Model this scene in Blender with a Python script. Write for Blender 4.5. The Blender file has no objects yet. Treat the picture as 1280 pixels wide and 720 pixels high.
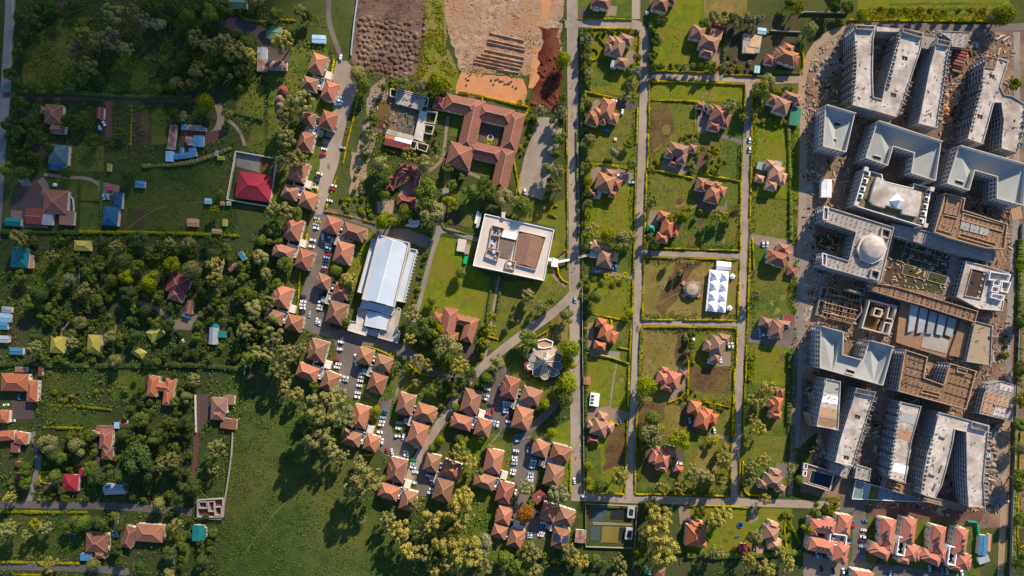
import bpy, math, random
import numpy as np
from mathutils import noise as mnoise, Vector
R = math.radians
scene = bpy.context.scene
COL = scene.collection

# ------------------------------------------------------------------ camera, world, sun, exposure
S = 0.6                       # metres per photograph pixel on the ground
NX, NY, HC = 640.0, 400.0, 512.0   # pixel under the drone, flight height
cam_d = bpy.data.cameras.new('camera'); cam = bpy.data.objects.new('camera', cam_d); COL.objects.link(cam)
cam.location = (0, 0, HC); cam.rotation_euler = (0, 0, 0)
cam_d.sensor_width = 36; cam_d.lens = 24; cam_d.shift_y = (NY-360)*S/768.0
cam_d.clip_start = 1; cam_d.clip_end = 9000
scene.camera = cam
SUN_AZ, SUN_EL = 31.0, 29.0   # clockwise from the top of the picture; height above the horizon
world = bpy.data.worlds.new('World'); scene.world = world; world.use_nodes = True
nt = world.node_tree; bg = nt.nodes['Background']
sky = nt.nodes.new('ShaderNodeTexSky'); sky.sky_type = 'NISHITA'; sky.sun_disc = False
sky.sun_elevation = R(SUN_EL); sky.sun_rotation = R(SUN_AZ); sky.altitude = 1700; sky.dust_density = 0.3; sky.ozone_density = 4.0; sky.air_density = 1.2
nt.links.new(sky.outputs[0], bg.inputs[0]); bg.inputs[1].default_value = 0.10
sun_d = bpy.data.lights.new('sun', 'SUN'); sun_d.energy = 4.6; sun_d.angle = R(0.6); sun_d.color = (1.0, 0.83, 0.62)
sun = bpy.data.objects.new('sun', sun_d); COL.objects.link(sun)
SD = Vector((math.sin(R(SUN_AZ))*math.cos(R(SUN_EL)), math.cos(R(SUN_AZ))*math.cos(R(SUN_EL)), math.sin(R(SUN_EL))))
sun.rotation_euler = SD.to_track_quat('Z', 'Y').to_euler(); sun.location = (0, 0, 600)
scene.view_settings.view_transform = 'Standard'; scene.view_settings.look = 'None'
scene.view_settings.exposure = 0.90; scene.view_settings.gamma = 1.0
scene.render.engine = 'CYCLES'
cy = scene.cycles
cy.max_bounces = 4; cy.diffuse_bounces = 3; cy.glossy_bounces = 1; cy.transmission_bounces = 2; cy.volume_bounces = 0; cy.transparent_max_bounces = 12
cy.use_denoising = True
try: cy.volume_step_rate = 5
except Exception: pass

# ------------------------------------------------------------------ coordinates
def W(px, py, h=0.0):
    k = (HC-h)/HC
    return ((px-NX)*S*k, (NY-py)*S*k)

# ------------------------------------------------------------------ materials
MATS = {}
def M(name, c1, c2=None, scale=0.15, rough=0.85, bump=0.0, bscale=None, rand=0.0, c3=None, s3=0.02, metallic=0.0, detail=6, rib=None, dist=0.0):
    """noise-mottled procedural surface: c1..c2 fine mottling, c3 broad patches, rand = per-object brightness spread, rib = (period m) corrugation"""
    if name in MATS: return MATS[name]
    m = bpy.data.materials.new(name); m.use_nodes = True
    t = m.node_tree; b = t.nodes['Principled BSDF']; N = t.nodes.new; L = t.links.new
    b.inputs['Roughness'].default_value = rough; b.inputs['Metallic'].default_value = metallic
    b.inputs['Specular IOR Level'].default_value = 0.0 if rough > 0.9 else 0.2
    c2 = c2 or tuple(x*0.7 for x in c1)
    geo = N('ShaderNodeNewGeometry')
    nz = N('ShaderNodeTexNoise'); nz.inputs['Scale'].default_value = scale; nz.inputs['Detail'].default_value = detail; nz.inputs['Roughness'].default_value = 0.62
    nz.inputs['Distortion'].default_value = dist
    L(geo.outputs['Position'], nz.inputs['Vector'])
    rp = N('ShaderNodeValToRGB'); rp.color_ramp.elements[0].position = 0.33+(0.06 if name.startswith('grass') else 0); rp.color_ramp.elements[1].position = 0.67-(0.06 if name.startswith('grass') else 0)
    rp.color_ramp.elements[0].color = (*c2, 1); rp.color_ramp.elements[1].color = (*c1, 1)
    L(nz.outputs['Fac'], rp.inputs['Fac']); col = rp.outputs['Color']
    if c3:
        n3 = N('ShaderNodeTexNoise'); n3.inputs['Scale'].default_value = s3; n3.inputs['Detail'].default_value = 5; n3.inputs['Roughness'].default_value = 0.6
        L(geo.outputs['Position'], n3.inputs['Vector'])
        r3 = N('ShaderNodeValToRGB'); r3.color_ramp.elements[0].position = 0.42; r3.color_ramp.elements[1].position = 0.62
        L(n3.outputs['Fac'], r3.inputs['Fac'])
        mx = N('ShaderNodeMix'); mx.data_type = 'RGBA'; L(r3.outputs['Color'], mx.inputs['Factor']); L(col, mx.inputs['A']); mx.inputs['B'].default_value = (*c3, 1)
        col = mx.outputs['Result']
    if rand:
        oi = N('ShaderNodeObjectInfo'); mr = N('ShaderNodeMapRange'); mr.inputs['To Min'].default_value = 1-rand; mr.inputs['To Max'].default_value = 1+rand
        L(oi.outputs['Random'], mr.inputs['Value'])
        hs = N('ShaderNodeHueSaturation'); L(col, hs.inputs['Color']); L(mr.outputs['Result'], hs.inputs['Value'])
        mh = N('ShaderNodeMapRange'); mh.inputs['To Min'].default_value = 0.5+rand*0.05; mh.inputs['To Max'].default_value = 0.5-rand*0.05
        ml = N('ShaderNodeMath'); ml.operation = 'FRACT'; mm = N('ShaderNodeMath'); mm.operation = 'MULTIPLY'; mm.inputs[1].default_value = 17.3
        L(oi.outputs['Random'], mm.inputs[0]); L(mm.outputs[0], ml.inputs[0]); L(ml.outputs[0], mh.inputs['Value']); L(mh.outputs['Result'], hs.inputs['Hue'])
        col = hs.outputs['Color']
    L(col, b.inputs['Base Color'])
    if bump or rib:
        bp = N('ShaderNodeBump'); bp.inputs['Strength'].default_value = bump or 0.4; bp.inputs['Distance'].default_value = 0.5
        if rib:
            wv = N('ShaderNodeTexWave'); wv.inputs['Scale'].default_value = 0.31/rib; tc = N('ShaderNodeTexCoord'); L(tc.outputs['Object'], wv.inputs['Vector'])
            L(wv.outputs['Fac'], bp.inputs['Height']); bp.inputs['Distance'].default_value = 0.12
        else:
            nb = N('ShaderNodeTexNoise'); nb.inputs['Scale'].default_value = bscale or scale*3; nb.inputs['Detail'].default_value = 6
            L(geo.outputs['Position'], nb.inputs['Vector']); L(nb.outputs['Fac'], bp.inputs['Height'])
        L(bp.outputs['Normal'], b.inputs['Normal'])
    MATS[name] = m
    return m
def leafmat(name, c, var=0.45, c3=None):
    m = M('leaf_'+name, tuple(x*1.25 for x in c), tuple(x*(1-var) for x in c), scale=0.9, c3=c3, s3=0.09, rough=0.75, rand=0.22, detail=3)
    t = m.node_tree; b = t.nodes['Principled BSDF']; b.inputs['Specular IOR Level'].default_value = 0.0
    tr = t.nodes.new('ShaderNodeBsdfTranslucent'); mx = t.nodes.new('ShaderNodeMixShader'); mx.inputs[0].default_value = 0.28
    t.links.new(b.inputs['Base Color'].links[0].from_socket, tr.inputs['Color']); t.links.new(b.outputs[0], mx.inputs[1]); t.links.new(tr.outputs[0], mx.inputs[2])
    t.links.new(mx.outputs[0], t.nodes['Material Output'].inputs['Surface'])
    return m
LEAF = dict(
    deep=leafmat('deep', (0.088, 0.132, 0.036)), mid=leafmat('mid', (0.145, 0.195, 0.034)), bright=leafmat('bright', (0.230, 0.265, 0.014)),
    olive=leafmat('olive', (0.290, 0.285, 0.098)), gold=leafmat('gold', (0.385, 0.345, 0.078)), grey=leafmat('grey', (0.265, 0.280, 0.145)),
    bushy=leafmat('bushy', (0.150, 0.190, 0.030)), autumn=leafmat('autumn', (0.34, 0.155, 0.022)), yellow=leafmat('yellow', (0.56, 0.44, 0.004), 0.45, (0.15, 0.165, 0.010)), lime=leafmat('lime', (0.290, 0.290, 0.012)))
TONE = dict(deep='dark green', mid='green', bright='bright green', olive='olive green', gold='golden olive', grey='grey green', autumn='orange brown', yellow='yellow', lime='lime yellow')
BARK = M('bark', (0.22, 0.16, 0.11), (0.11, 0.08, 0.055), scale=1.5)
MT = dict(
    weathered=M('tile_weathered', (0.285, 0.138, 0.088), (0.195, 0.092, 0.060), scale=0.4, rand=0.2, c3=(0.20, 0.105, 0.075), s3=0.15, bump=0.25, bscale=2.0),
    terracotta=M('tile_terracotta', (0.35, 0.142, 0.078), (0.25, 0.096, 0.055), scale=0.5, rand=0.26, c3=(0.24, 0.112, 0.074), s3=0.12, bump=0.25, bscale=2.0),
    orange=M('tile_orange', (0.42, 0.135, 0.060), (0.32, 0.098, 0.046), scale=0.5, rand=0.10, c3=(0.38, 0.125, 0.062), s3=0.12, bump=0.25, bscale=2.0),
    brown=M('tile_brown', (0.275, 0.162, 0.112), (0.185, 0.106, 0.075), scale=0.5, rand=0.12, c3=(0.24, 0.130, 0.095), s3=0.12, bump=0.25, bscale=2.0),
    redbrown=M('tile_redbrown', (0.225, 0.105, 0.072), (0.160, 0.072, 0.052), scale=0.5, rand=0.12, c3=(0.23, 0.095, 0.070), s3=0.12, bump=0.25, bscale=2.0),
    tan=M('tile_tan', (0.44, 0.260, 0.160), (0.34, 0.190, 0.120), scale=0.5, rand=0.12, bump=0.25, bscale=2.0),
    pink=M('tile_pink', (0.44, 0.165, 0.112), (0.34, 0.118, 0.080), scale=0.5, rand=0.08, c3=(0.38, 0.135, 0.095), s3=0.1, bump=0.25, bscale=2.0),
    crimson=M('sheet_crimson', (0.31, 0.028, 0.044), (0.25, 0.024, 0.040), scale=0.3, rand=0.1, rib=0.8),
    maroon=M('tile_maroon', (0.235, 0.068, 0.056), (0.165, 0.048, 0.043), scale=0.4, rand=0.15, bump=0.2),
    rust=M('sheet_rust', (0.30, 0.115, 0.075), (0.16, 0.075, 0.060), scale=0.5, rand=0.15, c3=(0.30, 0.24, 0.22), s3=0.25, rib=0.8),
    blue=M('sheet_blue', (0.07, 0.22, 0.36), (0.05, 0.16, 0.28), scale=0.3, rand=0.2, rib=0.8, rough=0.5),
    navyroof=M('sheet_deep_blue', (0.020, 0.090, 0.19), (0.014, 0.06, 0.14), scale=0.3, rand=0.2, rib=0.8, rough=0.5),
    skyblue=M('sheet_sky_blue', (0.30, 0.50, 0.62), (0.22, 0.40, 0.54), scale=0.3, rand=0.1, rib=0.8, rough=0.5),
    teal=M('sheet_teal', (0.015, 0.20, 0.20), (0.01, 0.15, 0.16), scale=0.3, rand=0.2, rib=0.8, rough=0.55),
    green=M('sheet_green', (0.03, 0.22, 0.13), (0.02, 0.17, 0.10), scale=0.3, rand=0.1, rib=0.8, rough=0.55),
    palegreen=M('sheet_pale_green', (0.14, 0.24, 0.13), (0.10, 0.18, 0.10), scale=0.3, rand=0.1, rib=0.8),
    tent=M('canvas_yellow', (0.36, 0.32, 0.06), (0.30, 0.26, 0.05), scale=0.3, rand=0.1),
    metal=M('sheet_grey', (0.34, 0.37, 0.40), (0.24, 0.27, 0.31), scale=0.3, rand=0.25, rib=0.8, rough=0.5),
    thatch=M('thatch', (0.24, 0.16, 0.12), (0.15, 0.10, 0.08), scale=2, bump=0.4))
WALLC = M('plaster_cream', (0.66, 0.60, 0.52), (0.56, 0.50, 0.43), scale=0.4, rand=0.08)
WHITE = M('white_paint', (0.80, 0.80, 0.80), (0.70, 0.71, 0.73), scale=0.3)
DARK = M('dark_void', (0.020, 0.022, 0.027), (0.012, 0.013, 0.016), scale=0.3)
GLASS = M('window_glass', (0.05, 0.07, 0.09), (0.03, 0.045, 0.06), rough=0.12)
CONC = M('concrete', (0.36, 0.345, 0.325), (0.25, 0.235, 0.22), scale=0.25, rand=0.06, c3=(0.29, 0.25, 0.215), s3=0.06, bump=0.2, bscale=1)
CONCL = M('concrete_pale', (0.58, 0.54, 0.485), (0.37, 0.335, 0.30), scale=0.3, rand=0.07, c3=(0.29, 0.245, 0.21), s3=0.07, bump=0.2, bscale=1)
CONCB = M('concrete_frame', (0.42, 0.44, 0.46), (0.28, 0.30, 0.32), scale=0.4, rand=0.06)
MEMB = M('roof_membrane', (0.36, 0.38, 0.365), (0.31, 0.33, 0.325), scale=0.08, rand=0.04, c3=(0.29, 0.305, 0.29), s3=0.03)
TIMB = M('timber_formwork', (0.30, 0.185, 0.105), (0.18, 0.105, 0.062), scale=0.5, rand=0.14, c3=(0.22, 0.14, 0.09), s3=0.1, bump=0.3, bscale=2)
TIMBL = M('timber_pale', (0.50, 0.34, 0.20), (0.36, 0.235, 0.135), scale=0.5, rand=0.15)
BLACK = M('black_plastic', (0.02, 0.02, 0.022), rough=0.5)
TANK = M('tank_white', (0.72, 0.74, 0.76), (0.62, 0.65, 0.68), rough=0.5)
SOLAR = M('solar_panel', (0.03, 0.06, 0.13), (0.02, 0.045, 0.10), rough=0.25, scale=0.8)
WALLB = M('block_wall', (0.42, 0.375, 0.32), (0.32, 0.28, 0.24), scale=.5)
BLUEP = M('blue_plastic', (0.02, 0.15, 0.42), rough=0.5)
TARP = M('green_netting', (0.0, 0.36, 0.16), (0.0, 0.28, 0.13))
G = dict(
    ground=M('ground_scrub', (0.060, 0.080, 0.022), (0.034, 0.050, 0.015), scale=0.20, c3=(0.082, 0.088, 0.028), s3=0.022, bump=0.6, bscale=0.6, rough=0.95),
    woods=M('ground_woodland', (0.050, 0.072, 0.022), (0.026, 0.042, 0.014), scale=0.25, c3=(0.060, 0.066, 0.028), s3=0.03, bump=0.7, bscale=0.5, rough=0.95),
    lawn=M('grass_lawn', (0.145, 0.182, 0.012), (0.090, 0.124, 0.013), scale=0.22, c3=(0.150, 0.140, 0.020), s3=0.045, bump=0.4, bscale=1.2, rough=0.95),
    lawnd=M('grass_deep', (0.080, 0.122, 0.020), (0.046, 0.080, 0.018), scale=0.22, c3=(0.125, 0.118, 0.026), s3=0.05, bump=0.45, bscale=1.2, rough=0.95),
    olive=M('grass_olive', (0.145, 0.142, 0.030), (0.085, 0.096, 0.022), scale=0.2, c3=(0.110, 0.125, 0.018), s3=0.045, bump=0.5, bscale=1.0, rough=0.95),
    dry=M('grass_dry', (0.250, 0.185, 0.066), (0.150, 0.118, 0.038), scale=0.2, c3=(0.145, 0.128, 0.030), s3=0.05, bump=0.5, bscale=1.0, rough=0.95),
    brown=M('soil_brown', (0.120, 0.070, 0.038), (0.070, 0.043, 0.027), scale=0.25, c3=(0.125, 0.095, 0.032), s3=0.06, bump=0.6, bscale=1.0, rough=0.95),
    field=M('grass_field', (0.056, 0.092, 0.020), (0.032, 0.060, 0.016), scale=0.13, c3=(0.088, 0.096, 0.024), s3=0.02, bump=0.7, bscale=0.8, rough=0.95),
    garden=M('soil_garden', (0.070, 0.070, 0.030), (0.048, 0.050, 0.026), scale=0.3, c3=(0.080, 0.055, 0.045), s3=0.05, bump=0.5, rough=0.95),
    road=M('road_tarmac', (0.270, 0.225, 0.182), (0.205, 0.172, 0.142), scale=0.12, c3=(0.310, 0.255, 0.198), s3=0.03, bump=0.15, bscale=2),
    tarmac=M('car_park_tarmac', (0.125, 0.108, 0.098), (0.090, 0.078, 0.072), scale=0.15, c3=(0.150, 0.130, 0.112), s3=0.03, bump=0.15, bscale=2),
    street=M('street_grey', (0.20, 0.185, 0.17), (0.15, 0.14, 0.135), scale=0.15, c3=(0.25, 0.225, 0.19), s3=0.03),
    pave=M('paving_brown', (0.250, 0.185, 0.135), (0.190, 0.135, 0.100), scale=0.4, c3=(0.210, 0.165, 0.125), s3=0.08, bump=0.2, bscale=3),
    paved=M('paving_dark', (0.105, 0.075, 0.068), (0.075, 0.052, 0.050), scale=0.4, bump=0.2, bscale=3),
    dirt=M('dirt_track', (0.330, 0.235, 0.150), (0.235, 0.165, 0.105), scale=0.2, c3=(0.280, 0.210, 0.145), s3=0.04, bump=0.4, bscale=1),
    reddirt=M('dirt_red', (0.140, 0.070, 0.052), (0.095, 0.050, 0.040), scale=0.25, bump=0.4, bscale=1),
    tan=M('soil_tan', (0.410, 0.282, 0.190), (0.215, 0.135, 0.090), scale=0.22, c3=(0.300, 0.180, 0.100), s3=0.035, bump=1.0, bscale=0.5, rough=0.95, dist=0.5),
    site=M('soil_site', (0.190, 0.130, 0.098), (0.110, 0.078, 0.062), scale=0.22, c3=(0.250, 0.165, 0.105), s3=0.04, bump=0.9, bscale=0.6, rough=0.95, dist=0.5),
    dark=M('soil_dark', (0.150, 0.094, 0.072), (0.082, 0.052, 0.042), scale=0.25, c3=(0.190, 0.125, 0.085), s3=0.04, bump=0.9, bscale=0.6, rough=0.95),
    clay=M('soil_orange', (0.520, 0.235, 0.100), (0.430, 0.185, 0.080), scale=0.15, c3=(0.400, 0.190, 0.095), s3=0.05, bump=0.4, bscale=1),
    red=M('soil_red', (0.110, 0.026, 0.017), (0.050, 0.013, 0.010), scale=0.3, c3=(0.14, 0.055, 0.035), s3=0.07, bump=1.0, bscale=0.7, rough=0.95),
    weeds=M('weeds_lime', (0.150, 0.165, 0.010), (0.085, 0.105, 0.008), scale=0.35, c3=(0.200, 0.160, 0.040), s3=0.04, bump=1.0, bscale=0.6, dist=1.0),
    pool=M('water_dark', (0.012, 0.020, 0.034), (0.010, 0.016, 0.028), rough=0.08), pond=M('water_muddy', (0.150, 0.110, 0.058), (0.125, 0.092, 0.050), rough=0.15),
    rubble=M('rubble', (0.330, 0.280, 0.235), (0.150, 0.115, 0.095), scale=0.5, bump=1.0, bscale=0.7, c3=(0.22, 0.15, 0.11), s3=0.1, dist=0.4))

# ------------------------------------------------------------------ mesh builder
class MB:
    def __init__(s): s.v = []; s.f = []
    def add(s, v, f):
        n = len(s.v); s.v += v; s.f += [tuple(i+n for i in q) for q in f]; return s
    def box(s, cx, cy, z0, z1, lx, ly, a=0.0):
        c, n = math.cos(a), math.sin(a); p = []
        for z in (z0, z1):
            for u, w in ((-1, -1), (1, -1), (1, 1), (-1, 1)):
                x, y = u*lx/2, w*ly/2; p.append((cx+x*c-y*n, cy+x*n+y*c, z))
        return s.add(p, [(3, 2, 1, 0), (4, 5, 6, 7), (0, 1, 5, 4), (1, 2, 6, 5), (2, 3, 7, 6), (3, 0, 4, 7)])
    def prism(s, poly, z0, z1):
        n = len(poly)
        if area(poly) < 0: poly = poly[::-1]
        v = [(x, y, z0) for x, y in poly]+[(x, y, z1) for x, y in poly]
        return s.add(v, [tuple(range(n-1, -1, -1)), tuple(range(n, 2*n))]+[(i, (i+1) % n, n+(i+1) % n, n+i) for i in range(n)])
    def cyl(s, cx, cy, z0, z1, r0, r1, n=10):
        v = [(cx+r0*math.cos(2*math.pi*i/n), cy+r0*math.sin(2*math.pi*i/n), z0) for i in range(n)]+[(cx+r1*math.cos(2*math.pi*i/n), cy+r1*math.sin(2*math.pi*i/n), z1) for i in range(n)]
        return s.add(v, [tuple(range(n-1, -1, -1)), tuple(range(n, 2*n))]+[(i, (i+1) % n, n+(i+1) % n, n+i) for i in range(n)])
    def bar(s, a, b, w, h):
        a, b = Vector(a), Vector(b); d = (b-a).normalized(); sd = d.cross(Vector((0, 0, 1)))
        sd = sd.normalized() if sd.length > 1e-4 else Vector((1, 0, 0)); up = sd.cross(d).normalized()
        p = [tuple(q+sd*(u*w/2)+up*(t*h/2)) for q in (a, b) for u, t in ((-1, -1), (1, -1), (1, 1), (-1, 1))]
        return s.add(p, [(0, 1, 2, 3), (7, 6, 5, 4), (0, 4, 5, 1), (1, 5, 6, 2), (2, 6, 7, 3), (3, 7, 4, 0)])
    def mesh(s, name, m):
        me = bpy.data.meshes.new(name); me.from_pydata(s.v, [], s.f); me.update()
        if m: me.materials.append(m)
        return me
    def obj(s, name, m, parent=None, origin=(0, 0, 0), kind=None):
        if origin != (0, 0, 0):
            ox, oy, oz = origin; s.v = [(x-ox, y-oy, z-oz) for x, y, z in s.v]
        return put(name, s.mesh(name, m), parent, (0, 0, 0) if parent else origin, kind)
def nth(i):
    a = ['', 'first', 'second', 'third', 'fourth', 'fifth', 'sixth', 'seventh', 'eighth', 'ninth', 'tenth', 'eleventh', 'twelfth', 'thirteenth', 'fourteenth', 'fifteenth', 'sixteenth', 'seventeenth', 'eighteenth', 'nineteenth']; t = {20: 'twent', 30: 'thirt'}
    return a[i] if i < 20 else t[i//10*10]+('ieth' if i % 10 == 0 else 'y-'+a[i % 10])
def area(p): return sum(p[i][0]*p[(i+1) % len(p)][1]-p[(i+1) % len(p)][0]*p[i][1] for i in range(len(p)))/2
def put(name, me, parent=None, loc=(0, 0, 0), kind=None, rot=0.0, sc=None):
    o = bpy.data.objects.new(name, me); COL.objects.link(o)
    if parent: o.parent = parent
    o.location = loc; o.rotation_euler = (0, 0, rot)
    if sc: o.scale = sc
    if kind: o['kind'] = kind
    return o
def thing(name, label, cat, loc, group=None):
    o = bpy.data.objects.new(name, None); COL.objects.link(o); o.location = loc; o.empty_display_size = 1
    return tag(o, label, cat, group)
def tag(o, label, cat, group=None):
    if label: o['label'] = label
    o['category'] = cat
    if group: o['group'] = group
    return o
LANDM = []            # (px, py, phrase) that automatic labels may lean on
HOUSES = []         # (px, py, radius) under every roof
AUTO = []             # (object, description, px, py)
def inside(p, poly):
    x, y = p; r = False; j = len(poly)-1
    for i in range(len(poly)):
        if (poly[i][1] > y) != (poly[j][1] > y) and x < (poly[j][0]-poly[i][0])*(y-poly[i][1])/(poly[j][1]-poly[i][1])+poly[i][0]: r = not r
        j = i
    return r
def offset(poly, d):
    """inset (d>0) of a ccw polygon by mitred corners"""
    if area(poly) < 0: poly = poly[::-1]
    n = len(poly); out = []
    for i in range(n):
        a, b, c = Vector(poly[i-1]), Vector(poly[i]), Vector(poly[(i+1) % n])
        d1, d2 = (b-a).normalized(), (c-b).normalized(); n1, n2 = Vector((-d1.y, d1.x)), Vector((-d2.y, d2.x))
        m = n1+n2; m = m/max(m.length_squared, 0.3)*2 if m.length > 1e-3 else n1
        out.append(tuple(b+m*d))
    return out
ZC = {}
PAVED = []           # (bounding box, pixel polygon) of every hard surface
def hard(poly): PAVED.append((min(p[0] for p in poly), min(p[1] for p in poly), max(p[0] for p in poly), max(p[1] for p in poly), poly))
def on_hard(x, y): return any(a <= x <= c and b <= y <= d and inside((x, y), q) for a, b, c, d, q in PAVED)
def zlay(layer, poly):
    """height of the next sheet of a layer: layers 2 cm apart, sheets that overlap inside one get steps of their own"""
    bx = (min(p[0] for p in poly)-5, min(p[1] for p in poly)-5, max(p[0] for p in poly)+5, max(p[1] for p in poly)+5); L = ZC.setdefault(layer, [])
    used = {k for q, k in L if q[0] <= bx[2] and bx[0] <= q[2] and q[1] <= bx[3] and bx[1] <= q[3]}
    k = next((k for k in (0, 2, 4, 1, 3, 5, 6, 7, 8, 9) if k not in used), len(L) % 10); L.append((bx, k)); return layer*0.02+k*0.002
def sheet(name, mat, poly, layer=2, jag=0.0):
    z = zlay(layer, poly)
    if layer >= 4: hard(poly)
    pts = [W(*p) for p in poly]
    if jag:
        q = []
        for i in range(len(pts)):
            a, b = Vector(pts[i]), Vector(pts[(i+1) % len(pts)]); n = max(1, int((b-a).length/2.5))
            for k in range(n):
                p = a.lerp(b, k/n); w = mnoise.noise_vector(Vector((p.x*0.13, p.y*0.13, 3.7)))+0.6*mnoise.noise_vector(Vector((p.x*0.4, p.y*0.4, 8.1)))
                q.append((p.x+w.x*jag, p.y+w.y*jag))
        pts = q
    b = MB(); n = len(pts)
    if area(pts) < 0: pts = pts[::-1]
    b.add([(x, y, z) for x, y in pts], [tuple(range(n))])
    return b.obj(name, mat, kind='structure')
def smooth(pts, n=6):
    out = []
    for i in range(len(pts)-1):
        p0, p1, p2, p3 = [Vector(pts[max(0, min(len(pts)-1, i+k))][:2]) for k in (-1, 0, 1, 2)]
        for k in range(n):
            t = k/n; q = 0.5*((2*p1)+(p2-p0)*t+(2*p0-5*p1+4*p2-p3)*t*t+(3*p1-p0-3*p2+p3)*t**3); out.append((q.x, q.y))
    out.append(tuple(pts[-1][:2])); return out
def strip(name, mat, pts, w, layer=4, curve=True, kerb=False):
    """road or path of width w pixels along pts"""
    z = zlay(layer, [(p[0]-w/2, p[1]-w/2) for p in pts]+[(p[0]+w/2, p[1]+w/2) for p in pts])
    p = smooth(pts) if curve and len(pts) > 2 else pts
    P = [Vector(W(*q)) for q in p]; L, Rr = [], []
    for i, q in enumerate(P):
        d = (P[min(i+1, len(P)-1)]-P[max(i-1, 0)]).normalized(); n = Vector((-d.y, d.x))*(w*S/2); L.append(q+n); Rr.append(q-n)
    if w > 3: hard([(q.x/S+NX, NY-q.y/S) for q in L]+[(q.x/S+NX, NY-q.y/S) for q in Rr[::-1]])
    b = MB(); k = len(P)
    b.add([(q.x, q.y, z) for q in L]+[(q.x, q.y, z) for q in Rr], [(i, k+i, k+i+1, i+1) for i in range(k-1)])
    o = b.obj(name, mat, kind='structure')
    if kerb:
        kb = MB()
        for side in (L, Rr):
            for i in range(k-1): kb.bar((*side[i], z+0.06), (*side[i+1], z+0.06), 0.3, 0.16)
        kb.obj('kerb', CONC, o, kind='stuff')
    return o

# ------------------------------------------------------------------ plants
def leaves(rng, cen, rad, n, size, zmin=-0.35, rough=0.55, flat=1.0):
    """n leaf-clump quads scattered over the shells of the lobes (cen, rad)"""
    cen = np.asarray(cen, float); rad = np.asarray(rad, float); w = rad**2; idx = rng.choice(len(rad), n, p=w/w.sum())
    d = rng.normal(size=(n*3, 3)); d /= np.linalg.norm(d, axis=1)[:, None]; d = d[d[:, 2] > zmin][:n]
    while len(d) < n: d = np.vstack([d, d])[:n]
    p = cen[idx]+d*(rad[idx]*rng.uniform(0.72, 1.10, n))[:, None]*np.array([1, 1, flat])
    nrm = d+rng.normal(size=(n, 3))*rough; nrm /= np.linalg.norm(nrm, axis=1)[:, None]
    t = np.cross(nrm, rng.normal(size=(n, 3))); t /= np.linalg.norm(t, axis=1)[:, None]; u = np.cross(nrm, t)
    s = size*rng.uniform(0.6, 1.35, n)[:, None]; a = rng.uniform(0.6, 1.0, n)[:, None]
    v = np.stack([p-t*s, p-u*s*a, p+t*s, p+u*s*a], 1).reshape(-1, 3)
    return v
def quadmesh(name, v, m):
    n = len(v)//4; me = bpy.data.meshes.new(name); me.vertices.add(n*4); me.vertices.foreach_set('co', v.astype(np.float32).ravel())
    me.loops.add(n*4); me.loops.foreach_set('vertex_index', np.arange(n*4, dtype=np.int32)); me.polygons.add(n)
    me.polygons.foreach_set('loop_start', np.arange(0, n*4, 4, dtype=np.int32)); me.update(calc_edges=True)
    if m: me.materials.append(m)
    return me
def crown_proto(seed, kind):
    g = np.random.default_rng(seed)
    if kind == 'broad':      # wide dome of a few lobes
        k = 11; a = g.uniform(0, 6.28, k); r = np.sqrt(g.uniform(0.05, 1, k))*0.62
        c = np.c_[r*np.cos(a), r*np.sin(a), 0.95+0.35*(0.62-r)+g.uniform(-0.14, 0.14, k)]; rad = g.uniform(0.28, 0.46, k); v = leaves(g, c, rad, 2600, 0.062, -0.3, 0.3)
    elif kind == 'airy':     # eucalyptus: many small separate clumps with gaps
        k = 34; a = g.uniform(0, 6.28, k); r = np.sqrt(g.uniform(0.02, 1, k))*0.86
        c = np.c_[r*np.cos(a), r*np.sin(a), 1.25+0.75*(0.86-r)+g.uniform(-0.35, 0.3, k)]; rad = g.uniform(0.10, 0.25, k); v = leaves(g, c, rad, 2900, 0.054, -0.4, 0.35)
    elif kind == 'round':    # dense ball
        k = 16; a = g.uniform(0, 6.28, k); e = g.uniform(-0.2, 1.4, k); c = np.c_[0.5*np.cos(a)*np.cos(e), 0.5*np.sin(a)*np.cos(e), 0.85+0.42*np.sin(e)]
        c = np.vstack([c, [[0, 0, 0.85]]]); rad = np.r_[g.uniform(0.34, 0.5, k), 0.8]; v = leaves(g, c, rad, 2600, 0.058, -0.2, 0.3)
    else:                    # shrub
        k = 6; a = g.uniform(0, 6.28, k); r = np.sqrt(g.uniform(0.05, 1, k))*0.55
        c = np.c_[r*np.cos(a), r*np.sin(a), 0.55+g.uniform(-0.12, 0.2, k)]; rad = g.uniform(0.35, 0.52, k); v = leaves(g, c, rad, 520, 0.13, -0.6)
    return v
def trunk_mesh(seed, airy):
    g = random.Random(seed); b = MB(); h = 1.15 if airy else 0.8
    def limb(a, q, r0, r1, n=7):
        a, q = Vector(a), Vector(q); d = (q-a).normalized(); u = d.orthogonal().normalized(); w = d.cross(u)
        b.add([tuple(a+(u*math.cos(2*math.pi*i/n)+w*math.sin(2*math.pi*i/n))*r0) for i in range(n)]+[tuple(q+(u*math.cos(2*math.pi*i/n)+w*math.sin(2*math.pi*i/n))*r1) for i in range(n)],
              [(i, (i+1) % n, n+(i+1) % n, n+i) for i in range(n)]+[tuple(range(n, 2*n))])
    limb((0, 0, -0.02), (0.03, 0.02, h*0.55), 0.075, 0.05); limb((0.03, 0.02, h*0.53), (0.0, 0.05, h*1.25), 0.05, 0.018)
    for i in range(5):
        a = i*1.256+g.uniform(-0.3, 0.3); limb((0.02, 0.02, h*g.uniform(0.45, 0.75)), (0.6*math.cos(a), 0.6*math.sin(a), h*g.uniform(1.05, 1.45)), 0.036, 0.010, 5)
    return b.mesh('trunk', BARK)
CROWN, TRUNK = {}, {}
for kd, n in (('broad', 5), ('airy', 5), ('round', 3), ('shrub', 4)):
    CROWN[kd] = [crown_proto(100+i*7+len(kd), kd) for i in range(n)]
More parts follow.
